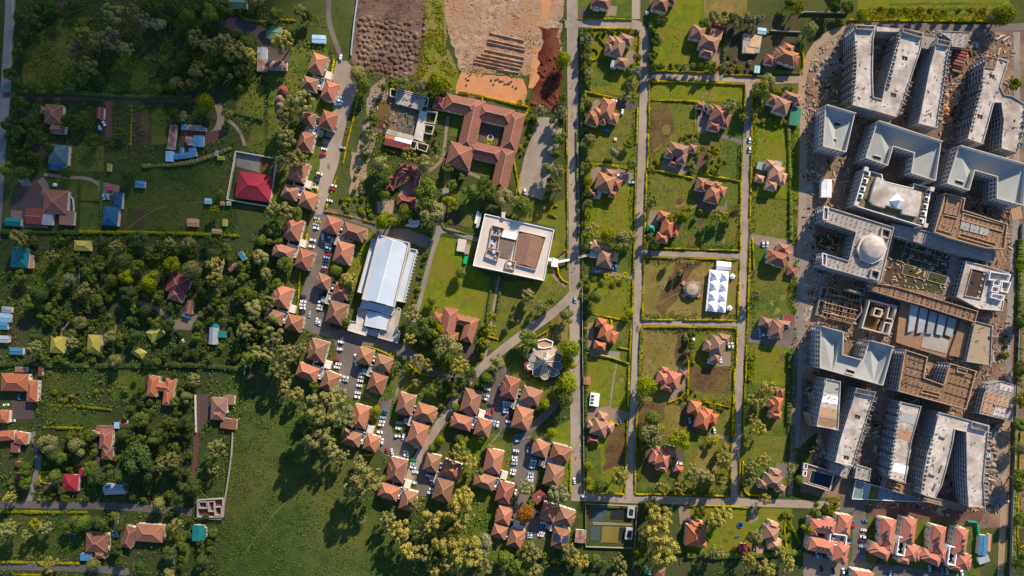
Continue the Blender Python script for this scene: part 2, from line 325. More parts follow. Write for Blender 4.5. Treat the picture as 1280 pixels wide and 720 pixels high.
TRUNK['airy'] = [trunk_mesh(i, True) for i in range(3)]; TRUNK['broad'] = TRUNK['round'] = [trunk_mesh(9+i, False) for i in range(3)]
_cm = {}
def crown_mesh(kd, i, tone):
    k = (kd, i, tone)
    if k not in _cm: _cm[k] = quadmesh('crown', CROWN[kd][i], LEAF[tone])
    return _cm[k]
rt = random.Random(5)
NT = {'tree': 0, 'shrub': 0}
def tree(px, py, r, kd='broad', tone='mid', tall=1.0):
    """r: crown radius in pixels as seen"""
    airy = kd == 'airy'; rm = r*S*0.98; hc = rm*(2.0 if airy else 1.25)*tall; i = rt.randrange(len(CROWN[kd]))
    x, y = W(px, py, hc); nm = 'eucalyptus_tree' if airy else 'broadleaf_tree'
    size = 'small' if r < 8.5 else 'medium' if r < 13 else 'large'
    o = thing(nm, None, 'tree', (x, y, 0), 'trees of the estate'); NT['tree'] += 1
    q = rt.uniform(0.9, 1.12)*tall*(1.35 if airy else 1.2); o.scale = (rm*rt.uniform(0.92, 1.1), rm*rt.uniform(0.92, 1.1), rm*q); o.rotation_euler = (0, 0, rt.uniform(0, 6.28))
    put('crown', crown_mesh(kd, i, tone), o); put('trunk', rt.choice(TRUNK[kd]), o)
    shape = {'airy': 'open-crowned', 'round': 'round-crowned', 'broad': 'spreading'}[kd]
    AUTO.append((o, f'{size} {TONE[tone]} {shape} tree', px, py)); return o
def shrub(px, py, r, tone='mid'):
    rm = r*S; x, y = W(px, py, rm*0.5); o = put('shrub', crown_mesh('shrub', rt.randrange(4), tone), None, (x, y, 0)); NT['shrub'] += 1
    o.scale = (rm*1.1, rm*1.1*rt.uniform(0.8, 1.2), rm*rt.uniform(0.8, 1.2)); o.rotation_euler = (0, 0, rt.uniform(0, 6.28))
    tag(o, None, 'shrub', 'garden shrubs'); AUTO.append((o, f'{"small" if r < 3.6 else "bushy"} {TONE[tone]} shrub', px, py)); return o
def scatter(poly, n, rmin, rmax, fn, seed, gap=0.8, avoid=()):
    """n plants spread through a pixel polygon, kept apart from each other"""
    g = random.Random(seed); xs, ys = [p[0] for p in poly], [p[1] for p in poly]; done = list(avoid); k = 0
    for _ in range(n*40):
        if k >= n: break
        x, y, r = g.uniform(min(xs), max(xs)), g.uniform(min(ys), max(ys)), g.uniform(rmin, rmax)
        if inside((x, y), poly) and all((x-a)**2+(y-b)**2 > (gap*(r+c))**2 for a, b, c in done):
            done.append((x, y, r)); fn(x, y, r, g); k += 1
    return done
def built_mask():
    m = np.zeros((760, 1330), bool); yy, xx = np.mgrid[0:760, 0:1330]
    for a, e, r in HOUSES:
        x0, x1, y0, y1 = max(0, int(a-r)), int(a+r)+2, max(0, int(e-r)), int(e+r)+2; m[y0:y1, x0:x1] |= (xx[y0:y1, x0:x1]-a)**2+(yy[y0:y1, x0:x1]-e)**2 < (r*.8)**2
    return m
_BM = []
def clumps(name, poly_n, size, tone, seed, hmax, label_kind='stuff'):
    """uncountable low growth over several pixel polygons: one object of leaf quads"""
    g = np.random.default_rng(seed); P = []
    if not _BM: _BM.append(built_mask())
    for poly, n in poly_n:
        xs, ys = [p[0] for p in poly], [p[1] for p in poly]; q = np.c_[g.uniform(min(xs), max(xs), n*3), g.uniform(min(ys), max(ys), n*3)]
        c = [p for p in q if inside(p, poly) and not (0 <= p[0] < 1329 and 0 <= p[1] < 759 and _BM[0][int(p[1]), int(p[0])]) and not on_hard(p[0], p[1]) and mnoise.noise(Vector((p[0]*0.045, p[1]*0.045, seed*1.7)))+0.35*mnoise.noise(Vector((p[0]*0.2, p[1]*0.2, 1.0))) > -0.12][:n]
        P += [(*W(*p), 0) for p in c]
    P = np.array(P); n = len(P); hgt = g.uniform(0.1, 1, n)**1.6*hmax; P[:, 2] = hgt
    d = np.c_[g.normal(size=(n, 2))*0.8, g.uniform(0.2, 1.2, n)]; d /= np.linalg.norm(d, axis=1)[:, None]
    t = np.cross(d, g.normal(size=(n, 3))); t /= np.linalg.norm(t, axis=1)[:, None]; u = np.cross(d, t); s = size*g.uniform(0.5, 1.5, n)[:, None]
    return put(name, quadmesh(name, np.stack([P-t*s, P-u*s*0.7, P+t*s, P+u*s*0.7], 1).reshape(-1, 3), LEAF[tone]), kind=label_kind)
NH = [0]
def hedge(pts, w=3.0, h=1.5, tone='yellow', closed=False, curve=False):
    """a clipped hedge: lumpy solid body under a skin of leaf quads"""
    g = random.Random(int(pts[0][0]*7+pts[0][1]*13)); pts = smooth(pts) if curve else pts
    P = [Vector(W(*p)) for p in pts]; path = []
    for i in range(len(P)-1):
        n = max(1, int((P[i+1]-P[i]).length/0.9)); path += [P[i].lerp(P[i+1], k/n) for k in range(n)]
    path.append(P[-1]); mid = path[len(path)//2]; ww = w*S/2; v = []; f = []; lv = []
    for i, q in enumerate(path):
        d = (path[min(i+1, len(path)-1)]-path[max(i-1, 0)]).normalized(); n = Vector((-d.y, d.x)); j = lambda a: g.uniform(-a, a)
        lump = 1+.38*mnoise.noise(Vector((q.x*.11, q.y*.11, 4.4)))+.2*mnoise.noise(Vector((q.x*.4, q.y*.4, 1.4))); thin = mnoise.noise(Vector((q.x*.07, q.y*.07, 9.3))) < -.28; lump = lump*.5 if thin else lump; k = len(v); hh = h*g.uniform(0.85, 1.12)*lump
        for u, z in ((-1, 0), (-0.9, hh*0.85), (0, hh), (0.9, hh*0.85), (1, 0)):
            p = q+n*(u*ww*lump*g.uniform(0.85, 1.1))-mid; v.append((p.x+j(.1), p.y+j(.1), z))
        if i: f += [(k-5+a, k-4+a, k+1+a, k+a) for a in range(4)]
        for _ in range(int(5*w/3)+2):
            u = g.uniform(-1.05, 1.05); p = q+n*(u*ww)+d*j(.5)-mid; c = Vector((p.x, p.y, hh*g.uniform(0.5, 1.08)*(1-0.15*abs(u))))
            nn = Vector((j(.7), j(.7), 1)).normalized(); t = nn.orthogonal().normalized(); b = nn.cross(t); s = g.uniform(0.18, 0.42)
            lv += [tuple(c-t*s), tuple(c-b*s*.8), tuple(c+t*s), tuple(c+b*s*.8)]
    k = len(v); v += lv; f += [(k+i, k+i+1, k+i+2, k+i+3) for i in range(0, len(lv), 4)]
    f += [(0, 1, 2, 3, 4), tuple(k-1-a for a in range(5))]
    b = MB(); b.v = v; b.f = f; nm = 'clipped_hedge'; o = put(nm, b.mesh(nm, LEAF[tone]), None, (mid.x, mid.y, 0)); NH[0] += 1
    a, e = pts[0], pts[-1]; dirn = 'ring-shaped' if closed else 'top-to-bottom' if abs(e[1]-a[1]) > 1.6*abs(e[0]-a[0]) else 'side-to-side' if abs(e[0]-a[0]) > 1.6*abs(e[1]-a[1]) else 'slanting'
    ln = sum(math.dist(pts[i], pts[i+1]) for i in range(len(pts)-1)); sz = 'short' if ln < 18 else 'long' if ln > 55 else ''
    tag(o, None, 'hedge', 'clipped hedges round the plots'); m = pts[len(pts)//2] if len(pts) > 2 else ((a[0]+e[0])/2, (a[1]+e[1])/2)
    AUTO.append((o, f'{sz} {dirn} {TONE[tone]} hedge'.strip(), m[0], m[1])); return o
# ------------------------------------------------------------------ the setting: ground, fields, lawns
b = MB(); b.add([(-4000, -4000, 0), (4000, -4000, 0), (4000, 4000, 0), (-4000, 4000, 0)], [(0, 1, 2, 3)]); b.obj('ground', G['ground'], kind='structure')
def lawn(poly, m='lawn', layer=2, jag=0.0, name='lawn'): return sheet(name, G[m], poly, layer, jag)
# left-hand woods and fields
lawn([(-40, -30), (345, -30), (345, 118), (330, 190), (20, 190), (-40, 120)], 'woods', 1, 3, 'woodland_floor')
lawn([(-40, 280), (345, 280), (350, 440), (310, 560), (300, 760), (-40, 760)], 'woods', 1, 3, 'woodland_floor')
lawn([(28, 75), (42, 45), (75, 22), (112, 22), (98, 55), (95, 108), (30, 108)], 'olive', 2, 2, 'meadow')
lawn([(150, 70), (188, 68), (182, 112), (128, 115)], 'lawnd', 2, 3, 'meadow')
lawn([(160, 207), (230, 200), (290, 190), (288, 258), (300, 293), (160, 293)], 'field', 2, 2, 'meadow')
lawn([(100, 225), (128, 225), (127, 290), (99, 290)], 'lawnd', 2); lawn([(70, 213), (98, 226), (98, 250), (70, 240)], 'lawnd', 2)
lawn([(84, 182), (130, 182), (130, 214), (84, 214)], 'olive', 2); lawn([(296, 105), (330, 105), (330, 155), (296, 150)], 'olive', 2, 2, 'meadow')
for i, (x0, x1, m) in enumerate(((167, 175, 'garden'), (176, 187, 'brown'), (190, 208, 'lawnd'))): lawn([(x0, 137), (x1, 137), (x1, 180), (x0-1, 182)], m, 2, 1, 'garden_bed')
lawn([(165, 262), (180, 262), (180, 285), (165, 285)], 'garden', 3, 1, 'garden_bed'); lawn([(320, 150), (330, 150), (332, 195), (305, 186)], 'lawnd', 2)
lawn([(38, 320), (90, 318), (92, 360), (40, 360)], 'lawnd', 2, 2); lawn([(135, 312), (168, 308), (172, 352), (134, 352)], 'lawnd', 2, 2); lawn([(176, 330), (212, 328), (205, 352), (178, 352)], 'field', 2, 2, 'meadow')
lawn([(58, 458), (120, 460), (122, 536), (56, 536)], 'field', 2, 1); lawn([(140, 465), (180, 465), (180, 500), (140, 500)], 'lawnd', 2, 1)
lawn([(52, 590), (75, 590), (75, 605), (52, 605)], 'lawn', 2); lawn([(0, 637), (110, 637), (112, 690), (0, 700)], 'field', 2, 2); lawn([(205, 650), (235, 650), (235, 705), (205, 705)], 'lawnd', 2, 2)
lawn([(250, 565), (282, 560), (280, 615), (248, 615)], 'field', 2, 2, 'meadow'); lawn([(286, 470), (308, 470), (296, 560), (288, 600)], 'field', 2, 1, 'meadow')
lawn([(300, 505), (365, 500), (430, 590), (500, 640), (505, 760), (268, 760), (280, 640), (292, 560)], 'field', 2, 3, 'field')

# estate of terracotta houses, middle
lawn([(335, 60), (410, 60), (410, 160), (395, 260), (335, 260)], 'lawnd', 1, 1, 'lawn'); lawn([(440, 290), (470, 290), (440, 370), (428, 370)], 'lawn', 2, 1)
lawn([(425, 440), (590, 440), (560, 500), (470, 560), (425, 560)], 'lawnd', 1, 2)
lawn([(535, 305), (552, 296), (596, 304), (586, 330), (612, 346), (618, 400), (590, 402), (540, 390), (524, 400)], 'lawn', 2); lawn([(560, 238), (600, 240), (600, 285), (552, 280)], 'lawnd', 2)
lawn([(553, 265), (575, 262), (578, 288), (556, 285)], 'garden', 3, 1, 'garden_bed')
lawn([(612, 350), (690, 352), (712, 330), (714, 362), (640, 428), (605, 440), (600, 400)], 'olive', 2, 1); lawn([(648, 260), (708, 250), (708, 325), (690, 318), (694, 284), (640, 272)], 'olive', 2, 1)
lawn([(690, 300), (700, 300), (690, 355), (680, 352)], 'lawn', 3); lawn([(640, 440), (662, 430), (700, 405), (712, 400), (712, 460), (700, 505), (640, 490)], 'lawnd', 2, 1)
lawn([(688, 395), (710, 388), (712, 428), (692, 424)], 'dry', 3, 2); lawn([(675, 545), (712, 525), (714, 560), (680, 556)], 'lawn', 2); lawn([(690, 575), (712, 555), (713, 620), (705, 615)], 'lawn', 2)
lawn([(590, 540), (640, 545), (640, 700), (560, 700), (560, 600)], 'lawnd', 1, 2); lawn([(590, 545), (608, 552), (585, 600), (575, 605)], 'lawn', 3, 1)
lawn([(640, 690), (1000, 690), (1000, 760), (640, 760)], 'woods', 1, 2, 'woodland_floor')
lawn([(533, -30), (552, -30), (558, 30), (558, 60), (572, 85), (575, 112), (545, 118), (520, 95), (530, 60)], 'weeds', 3, 2.5, 'weed_patch')
lawn([(443, -30), (540, -30), (538, 60), (520, 92), (480, 100), (440, 80)], 'dark', 2, 2, 'excavation')
lawn([(545, -30), (706, -30), (700, 75), (660, 95), (575, 90), (560, 40)], 'tan', 2, 2, 'bare_soil')
lawn([(574, 90), (655, 98), (658, 112), (655, 133), (570, 116)], 'clay', 3, 1.5, 'clay_yard')
lawn([(676, -30), (690, -30), (686, 25), (676, 25)], 'clay', 3, 1, 'clay_yard'); lawn([(668, 60), (678, 58), (672, 112), (660, 110)], 'clay', 3, 1, 'clay_yard')
lawn([(676, 35), (698, 35), (702, 118), (690, 140), (660, 130), (668, 112), (677, 62)], 'red', 4, 3.6, 'red_soil')
lawn([(440, 190), (462, 195), (454, 245), (436, 243)], 'dirt', 3, 1.5, 'bare_soil'); lawn([(463, 110), (480, 95), (488, 120), (466, 190), (445, 200)], 'rubble', 2, 2, 'bare_soil')
# villa plots, right-hand estate: three columns between the straight roads
A1, B1, C1 = 'lawn', 'lawnd', 'olive'
for poly, m in (([(731, 38), (799, 36), (798, 122), (731, 114)], A1), ([(731, 116), (797, 125), (795, 205), (731, 200)], 'olive'), ([(731, 202), (795, 207), (794, 300), (731, 296)], A1),
                ([(731, 298), (793, 302), (791, 345), (731, 336)], B1), ([(731, 343), (791, 350), (789, 401), (731, 388)], 'lawn'), ([(731, 390), (789, 403), (787, 452), (731, 442)], B1),
                ([(731, 444), (787, 456), (785, 518), (731, 510)], A1), ([(729, 512), (785, 520), (783, 617), (728, 616)], 'lawn'), ([(722, -30), (792, -30), (791, 22), (722, 22)], B1),
                ([(812, -30), (906, -30), (905, 92), (812, 88)], A1), ([(880, -30), (935, -30), (933, 25), (880, 30)], 'dry'), ([(905, 20), (1000, 20), (1000, 95), (905, 92)], 'garden'),
                ([(812, 102), (931, 106), (930, 128), (812, 125)], A1), ([(812, 126), (870, 127), (868, 214), (809, 210)], 'olive'), ([(868, 128), (930, 128), (926, 225), (868, 216)], B1),
                ([(809, 212), (866, 222), (868, 268), (806, 262)], C1), ([(866, 218), (926, 226), (925, 314), (806, 309), (806, 264), (866, 268)], B1),
                ([(804, 322), (925, 325), (922, 400), (802, 398)], 'dry'), ([(802, 409), (862, 410), (858, 505), (797, 500)], 'dry'), ([(860, 410), (920, 411), (917, 506), (858, 505)], 'olive'),
                ([(796, 500), (858, 504), (855, 548), (794, 545)], 'brown'), ([(856, 506), (916, 508), (914, 545), (855, 548)], 'olive'), ([(794, 546), (856, 548), (856, 618), (792, 617)], 'lawnd'), ([(855, 547), (914, 550), (912, 620), (855, 618)], 'olive'),
                ([(940, 40), (1002, 40), (1000, 92), (940, 90)], 'lawnd'), ([(940, 106), (998, 106), (998, 152), (940, 150)], B1), ([(940, 150), (1000, 152), (1000, 250), (939, 246)], A1), ([(938, 248), (998, 252), (997, 300), (938, 296)], 'olive'),
                ([(937, 298), (997, 303), (996, 345), (936, 342)], B1), ([(936, 342), (996, 346), (995, 398), (935, 396)], 'lawnd'), ([(935, 396), (995, 399), (994, 428), (932, 422)], 'olive'), ([(932, 430), (993, 434), (992, 482), (931, 478)], A1),
                ([(931, 478), (990, 482), (990, 545), (928, 542)], B1), ([(928, 542), (985, 546), (980, 580), (926, 572)], 'olive'), ([(926, 572), (985, 578), (984, 620), (926, 620)], B1),
                ([(858, 634), (990, 636), (990, 690), (858, 690)], 'lawn'), ([(1072, -30), (1262, -30), (1262, 26), (1072, 24)], 'lawn'), ([(1085, 640), (1225, 652), (1225, 720), (1085, 700)], B1)):
    lawn(poly, m, 2)
for poly, m in (([(818, 385), (845, 330), (875, 328), (828, 398)], 'brown'), ([(862, 462), (905, 452), (912, 462), (912, 492), (880, 490), (862, 488)], 'brown'), ([(845, 412), (860, 412), (858, 450), (845, 455)], 'brown'),
                ([(812, 130), (835, 130), (845, 165), (812, 200)], 'brown'), ([(876, 178), (884, 178), (880, 214), (872, 212)], 'reddirt'), ([(760, 530), (783, 530), (780, 580), (755, 590)], 'brown'), ([(735, 560), (752, 560), (750, 600), (735, 600)], 'lawnd'),
                ([(803, 560), (822, 560), (820, 600), (802, 600)], 'brown'), ([(832, 505), (852, 510), (846, 545), (824, 545)], 'dry'), ([(870, 560), (900, 555), (885, 590), (865, 600)], 'dry'), ([(745, 70), (775, 80), (760, 108), (738, 108)], 'lawnd')):
    lawn(poly, m, 3, 2, 'bare_patch')
# building site on the right
lawn([(1003, 100), (1015, 60), (1060, 34), (1290, 30), (1290, 660), (1225, 660), (1085, 632), (1000, 615), (1000, 380)], 'site', 2, 1, 'building_site')
lawn([(1000, 230), (1015, 225), (1020, 300), (1040, 320), (1025, 420), (1002, 470), (990, 620), (985, 620), (992, 430)], 'rubble', 3, 2, 'bare_soil')
lawn([(1013, 60), (1045, 45), (1050, 90), (1022, 100)], 'rubble', 3, 2, 'bare_soil')
lawn([(1025, 97), (1040, 93), (1050, 98), (1049, 130), (1022, 132)], 'pond', 4, 1.5, 'pond')
lawn([(1018, 293), (1050, 296), (1045, 313), (1020, 310)], 'woods', 4, 2, 'weed_patch'); lawn([(1003, 555), (1022, 540), (1015, 580), (1000, 610), (992, 610)], 'woods', 4, 2, 'weed_patch')
lawn([(1235, 540), (1262, 530), (1250, 630), (1235, 635)], 'rubble', 3, 2, 'bare_soil'); lawn([(1085, 628), (1230, 640), (1225, 655), (1085, 645)], 'reddirt', 3, 2, 'bare_soil')
lawn([(1150, 150), (1180, 120), (1188, 60), (1230, 60), (1225, 100), (1200, 170)], 'dark', 3, 2, 'bare_soil')
lawn([(1118, 293), (1205, 316), (1195, 372), (1104, 354)], 'garden', 4, 0, 'courtyard_soil'); lawn([(1189, 318), (1204, 320), (1195, 372), (1178, 368)], 'street', 5, 0, 'courtyard_path')
lawn([(1270, 60), (1300, 60), (1300, 720), (1266, 720)], 'woods', 1, 1, 'woodland_floor')

# ------------------------------------------------------------------ roads, tracks, paths, car parks
strip('street', G['street'], [(14, -30), (12, 30), (8, 100), (4, 150), (0, 200), (-6, 300)], 13, 4)
strip('dirt_track', G['reddirt'], [(4, 118), (60, 121), (130, 123), (190, 125), (240, 125), (262, 130)], 6, 4); strip('dirt_track', G['reddirt'], [(50, 18), (70, 8), (95, 4)], 6, 4)
strip('driveway', G['reddirt'], [(136, 126), (136, 172)], 9, 5, False); strip('dirt_track', G['dirt'], [(272, 130), (276, 150), (265, 168), (230, 170)], 9, 4)
lawn([(226, 163), (262, 164), (285, 160), (272, 176), (236, 190), (228, 186)], 'reddirt', 4, 2, 'yard'); strip('path', G['dirt'], [(286, 150), (300, 165), (306, 182)], 4, 4)
strip('dirt_track', G['dirt'], [(55, 218), (80, 221), (108, 223), (120, 228), (128, 234)], 4, 4); lawn([(122, 226), (150, 232), (150, 240), (134, 246), (124, 240)], 'pave', 5, 0.6, 'yard')
strip('path', G['dirt'], [(99, 314), (99, 345), (98, 362)], 1.8, 4); strip('path', G['dirt'], [(90, 400), (78, 412), (77, 421)], 2.2, 4); strip('path', G['dirt'], [(115, 400), (120, 417)], 2.2, 4); strip('path', G['dirt'], [(145, 402), (144, 425)], 2, 4)
lawn([(92, 396), (112, 394), (112, 405), (94, 407)], 'reddirt', 4, 1, 'yard')
strip('dirt_track', G['pave'], [(172, 378), (195, 385), (215, 403), (225, 409), (245, 397), (262, 383), (270, 360)], 6, 4); lawn([(216, 400), (245, 395), (240, 412), (222, 413)], 'pave', 5, 1, 'yard')
lawn([(14, 386), (32, 386), (28, 430), (10, 430)], 'garden', 3, 1, 'yard'); lawn([(14, 500), (42, 503), (42, 524), (16, 524)], 'paved', 4, 0, 'yard'); strip('path', G['street'], [(40, 540), (48, 570), (44, 600), (34, 632)], 8, 4)
strip('lane', G['tarmac'], [(-20, 631), (60, 631), (110, 632), (160, 634), (200, 637), (240, 641)], 9, 4); strip('lane', G['tarmac'], [(-20, 708), (60, 709), (130, 712), (170, 716)], 9, 4)
strip('driveway', G['street'], [(145, 640), (145, 672)], 9, 5, False); strip('driveway', G['paved'], [(118, 552), (119, 580), (113, 600)], 10, 4); lawn([(54, 602), (78, 600), (78, 610), (56, 611)], 'paved', 4, 0, 'yard')
strip('dirt_track', G['reddirt'], [(245, 515), (245, 560), (242, 595)], 7, 4); lawn([(246, 493), (262, 493), (263, 520), (250, 540), (245, 540)], 'paved', 5, 0, 'yard')
lawn([(272, 30), (290, 18), (330, 30), (345, 50), (342, 78), (332, 72), (322, 48), (300, 42)], 'paved', 4, 1, 'yard'); lawn([(335, 55), (364, 55), (362, 78), (334, 76)], 'paved', 4, 0.5, 'yard')
lawn([(30, 222), (52, 222), (58, 262), (50, 275), (22, 275), (14, 262)], 'paved', 4, 1, 'yard'); strip('driveway', G['pave'], [(50, 224), (56, 232), (57, 243)], 9, 5); strip('driveway', G['paved'], [(32, 178), (45, 186), (56, 192)], 6, 4)
# terracotta estate
strip('dirt_track', G['tarmac'], [(411, -20), (411, 20), (415, 40), (426, 70)], 6, 4)
lawn([(420, 76), (434, 76), (444, 90), (447, 112), (442, 125), (434, 150), (428, 176), (424, 200), (412, 240), (402, 268), (389, 268), (398, 225), (402, 180), (414, 150), (420, 120), (416, 98)], 'road', 4, 0.5, 'road')
lawn([(390, 268), (408, 262), (415, 292), (416, 310), (406, 345), (402, 380), (415, 408), (440, 416), (482, 424), (510, 432), (530, 448), (520, 456), (495, 442), (470, 438), (452, 436), (448, 460), (450, 480), (446, 500), (424, 492), (414, 486), (424, 470), (418, 425), (392, 416), (378, 410), (376, 370), (386, 340), (384, 300)], 'tarmac', 4, 0.3, 'car_park')
strip('road', G['tarmac'], [(404, 264), (425, 268), (448, 275), (470, 282)], 10, 5); lawn([(462, 285), (480, 288), (510, 285), (545, 300), (540, 312), (505, 302), (470, 296)], 'tarmac', 4, 1, 'road')
strip('road', G['tarmac'], [(500, 440), (520, 452), (545, 467), (565, 472), (582, 476)], 9, 5)
strip('road', G['road'], [(724, 352), (712, 372), (690, 392), (665, 410), (640, 428), (615, 448), (598, 464), (582, 480), (568, 502), (548, 532), (530, 560), (518, 582), (510, 605)], 11, 6)
lawn([(474, 498), (492, 498), (486, 520), (492, 545), (512, 556), (520, 560), (512, 572), (482, 570), (472, 560), (474, 540), (480, 520)], 'tarmac', 4, 0.3, 'car_park')
lawn([(524, 562), (535, 566), (540, 580), (548, 600), (540, 620), (524, 620), (518, 600)], 'tarmac', 4, 0.3, 'car_park')
lawn([(613, 470), (630, 455), (640, 470), (634, 500), (640, 535), (622, 536), (607, 536), (608, 510), (606, 490)], 'tarmac', 4, 0.3, 'car_park')
strip('road', G['tarmac'], [(655, 545), (664, 535), (676, 524), (690, 510), (693, 500)], 9, 4)
lawn([(642, 543), (664, 540), (674, 560), (670, 600), (660, 625), (668, 640), (684, 640), (682, 674), (648, 674), (640, 640), (648, 610), (638, 595)], 'tarmac', 4, 0.3, 'car_park')
strip('path', G['street'], [(640, 553), (666, 546), (690, 552), (715, 558)], 2.2, 6); strip('path', G['street'], [(615, 553), (625, 540), (627, 535)], 1.5, 5); strip('path', G['street'], [(505, 462), (499, 480), (493, 500)], 2.5, 5); strip('path', G['street'], [(453, 490), (470, 502)], 1.5, 5)
strip('path', G['street'], [(624, 345), (617, 385), (610, 430), (603, 460)], 3, 4); strip('road', G['street'], [(560, 205), (557, 240), (552, 270), (547, 292), (538, 318), (530, 350), (521, 385), (515, 402)], 8, 4); strip('path', G['street'], [(548, 290), (562, 288), (585, 296), (598, 300)], 6, 5)
strip('path', G['pave'], [(545, 195), (562, 206), (600, 222)], 4, 5); strip('path', G['pave'], [(560, 145), (556, 180), (552, 200), (535, 215)], 4, 5)
lawn([(672, 146), (706, 148), (700, 175), (690, 210), (678, 250), (645, 240), (656, 195)], 'road', 3, 0.5, 'car_park')
strip('road', G['road'], [(715, -30), (716, 100), (717, 200), (718, 350), (719, 450), (720, 560), (721, 622)], 13, 4, False, True)
strip('road', G['road'], [(706, 30), (722, 29), (760, 30), (790, 31)], 10, 5, False); strip('road', G['road'], [(795, -30), (795, 24)], 10, 5, False, True); strip('road', G['road'], [(786, 30), (798, 32), (805, 42), (806, 60), (806, 95)], 11, 6)
strip('road', G['road'], [(806, 55), (805, 120), (802, 220), (799, 330), (797, 400), (794, 480), (790, 560), (787, 625)], 10.5, 4, False, True)
strip('road', G['road'], [(803, 95), (860, 96), (937, 99), (1000, 100)], 9, 5, False); strip('road', G['road'], [(936, 98), (935, 150), (932, 230), (929, 330), (926, 420), (922, 520), (918, 628)], 9.5, 6, False, True)
strip('road', G['road'], [(799, 316), (860, 318), (930, 320)], 7, 5, False); strip('road', G['road'], [(797, 403), (860, 404), (926, 405)], 7, 5, False)
strip('road', G['road'], [(714, 621), (790, 624), (900, 627), (1000, 630), (1066, 633)], 10, 5, False); strip('road', G['tarmac'], [(1050, 632), (1070, 634), (1074, 650), (1074, 680), (1071, 730)], 17, 6)
lawn([(1062, 700), (1115, 706), (1215, 720), (1240, 740), (1060, 740)], 'tarmac', 5, 0, 'car_park'); lawn([(1004, 690), (1040, 700), (1060, 700), (1060, 740), (1004, 740)], 'pave', 5, 0, 'car_park')
strip('dirt_track', G['dirt'], [(1000, 320), (1003, 240), (1004, 160), (1002, 115), (1008, 80), (1022, 55), (1045, 40), (1080, 34)], 9, 5); strip('dirt_track', G['tarmac'], [(1060, 30), (1150, 33), (1220, 35), (1290, 33)], 9, 5)
strip('dirt_track', G['street'], [(1004, 230), (1004, 300), (1001, 400), (998, 500), (996, 560)], 6, 6); strip('dirt_track', G['street'], [(1271, 40), (1270, 260), (1264, 360), (1260, 440), (1262, 480)], 8, 5); strip('dirt_track', G['dirt'], [(1262, 480), (1256, 560), (1254, 640), (1250, 730)], 8, 5)
strip('dirt_track', G['dirt'], [(937, 101), (965, 102), (990, 100), (1003, 98)], 7, 6)
# pavings and drives of the villas
for poly, m in (([(784, 62), (792, 62), (798, 76), (786, 82), (780, 84)], 'pave'), ([(765, 122), (797, 130), (796, 136), (772, 138)], 'paved'), ([(737, 130), (746, 124), (752, 128), (748, 140), (738, 146)], 'pave'), ([(738, 220), (740, 212), (750, 207), (770, 209), (795, 218), (795, 222), (782, 228), (768, 224), (745, 236)], 'pave'),
                ([(740, 333), (790, 345), (790, 349), (738, 341)], 'pave'), ([(734, 405), (742, 402), (742, 430), (735, 436)], 'pave'), ([(735, 436), (775, 440), (774, 450), (738, 445)], 'street'), ([(732, 512), (760, 508), (786, 516), (787, 522), (768, 530), (748, 524), (732, 535)], 'pave'),
                ([(871, 135), (884, 135), (884, 165), (878, 168), (871, 164)], 'pave'), ([(820, 204), (838, 196), (858, 196), (862, 210), (852, 220), (825, 212)], 'pave'), ([(868, 240), (880, 238), (880, 256), (905, 258), (908, 248), (909, 262), (890, 266), (872, 258)], 'tarmac'), ([(812, 262), (824, 264), (822, 285), (810, 280)], 'pave'),
                ([(880, 66), (906, 58), (900, 95), (893, 94), (894, 80), (880, 78)], 'pave'), ([(955, 80), (972, 78), (972, 90), (958, 96), (954, 96)], 'pave'), ([(938, 292), (985, 300), (996, 310), (994, 330), (985, 335), (984, 318), (960, 312), (937, 302)], 'pave'), ([(936, 421), (950, 400), (994, 395), (992, 436), (934, 428)], 'tarmac'),
                ([(895, 440), (914, 440), (913, 458), (896, 458)], 'pave'), ([(838, 495), (858, 470), (860, 478), (848, 495), (840, 500)], 'pave'), ([(845, 458), (862, 460), (860, 472), (846, 470)], 'street'), ([(858, 522), (872, 522), (870, 540), (858, 536)], 'paved'), ([(888, 540), (912, 546), (910, 550), (886, 546)], 'pave'), ([(842, 565), (855, 560), (852, 584), (842, 590)], 'paved'),
                ([(848, 632), (862, 634), (864, 655), (850, 655)], 'pave'), ([(938, 634), (945, 634), (948, 650), (936, 655)], 'pave'), ([(970, 578), (984, 580), (984, 598), (968, 596)], 'tarmac'), ([(945, 205), (958, 203), (955, 218), (944, 230)], 'pave'), ([(758, 6), (772, 8), (770, 20), (756, 20)], 'pave'), ([(725, 8), (735, 10), (734, 22), (725, 22)], 'paved')):
    lawn(poly, m, 4, 0.3, 'driveway')
strip('path', G['street'], [(772, 448), (766, 480), (762, 512)], 2, 3, False); strip('path', G['dirt'], [(845, 258), (862, 260), (872, 256)], 1.2, 3); strip('driveway', G['tarmac'], [(897, 168), (915, 174), (928, 178)], 5, 4)
strip('path', G['pave'], [(686, 424), (687, 412)], 4, 5, False); strip('path', G['pave'], [(708, 315), (692, 328), (692, 345), (708, 358)], 4, 3); strip('path', G['street'], [(690, 323), (712, 325)], 3, 5, False)
for y0 in (0, 1, 2): lawn([(1110, 4+y0*7), (1255, 3+y0*7), (1255, 6+y0*7), (1110, 7+y0*7)], 'lawnd', 3, 1, 'crop_row')

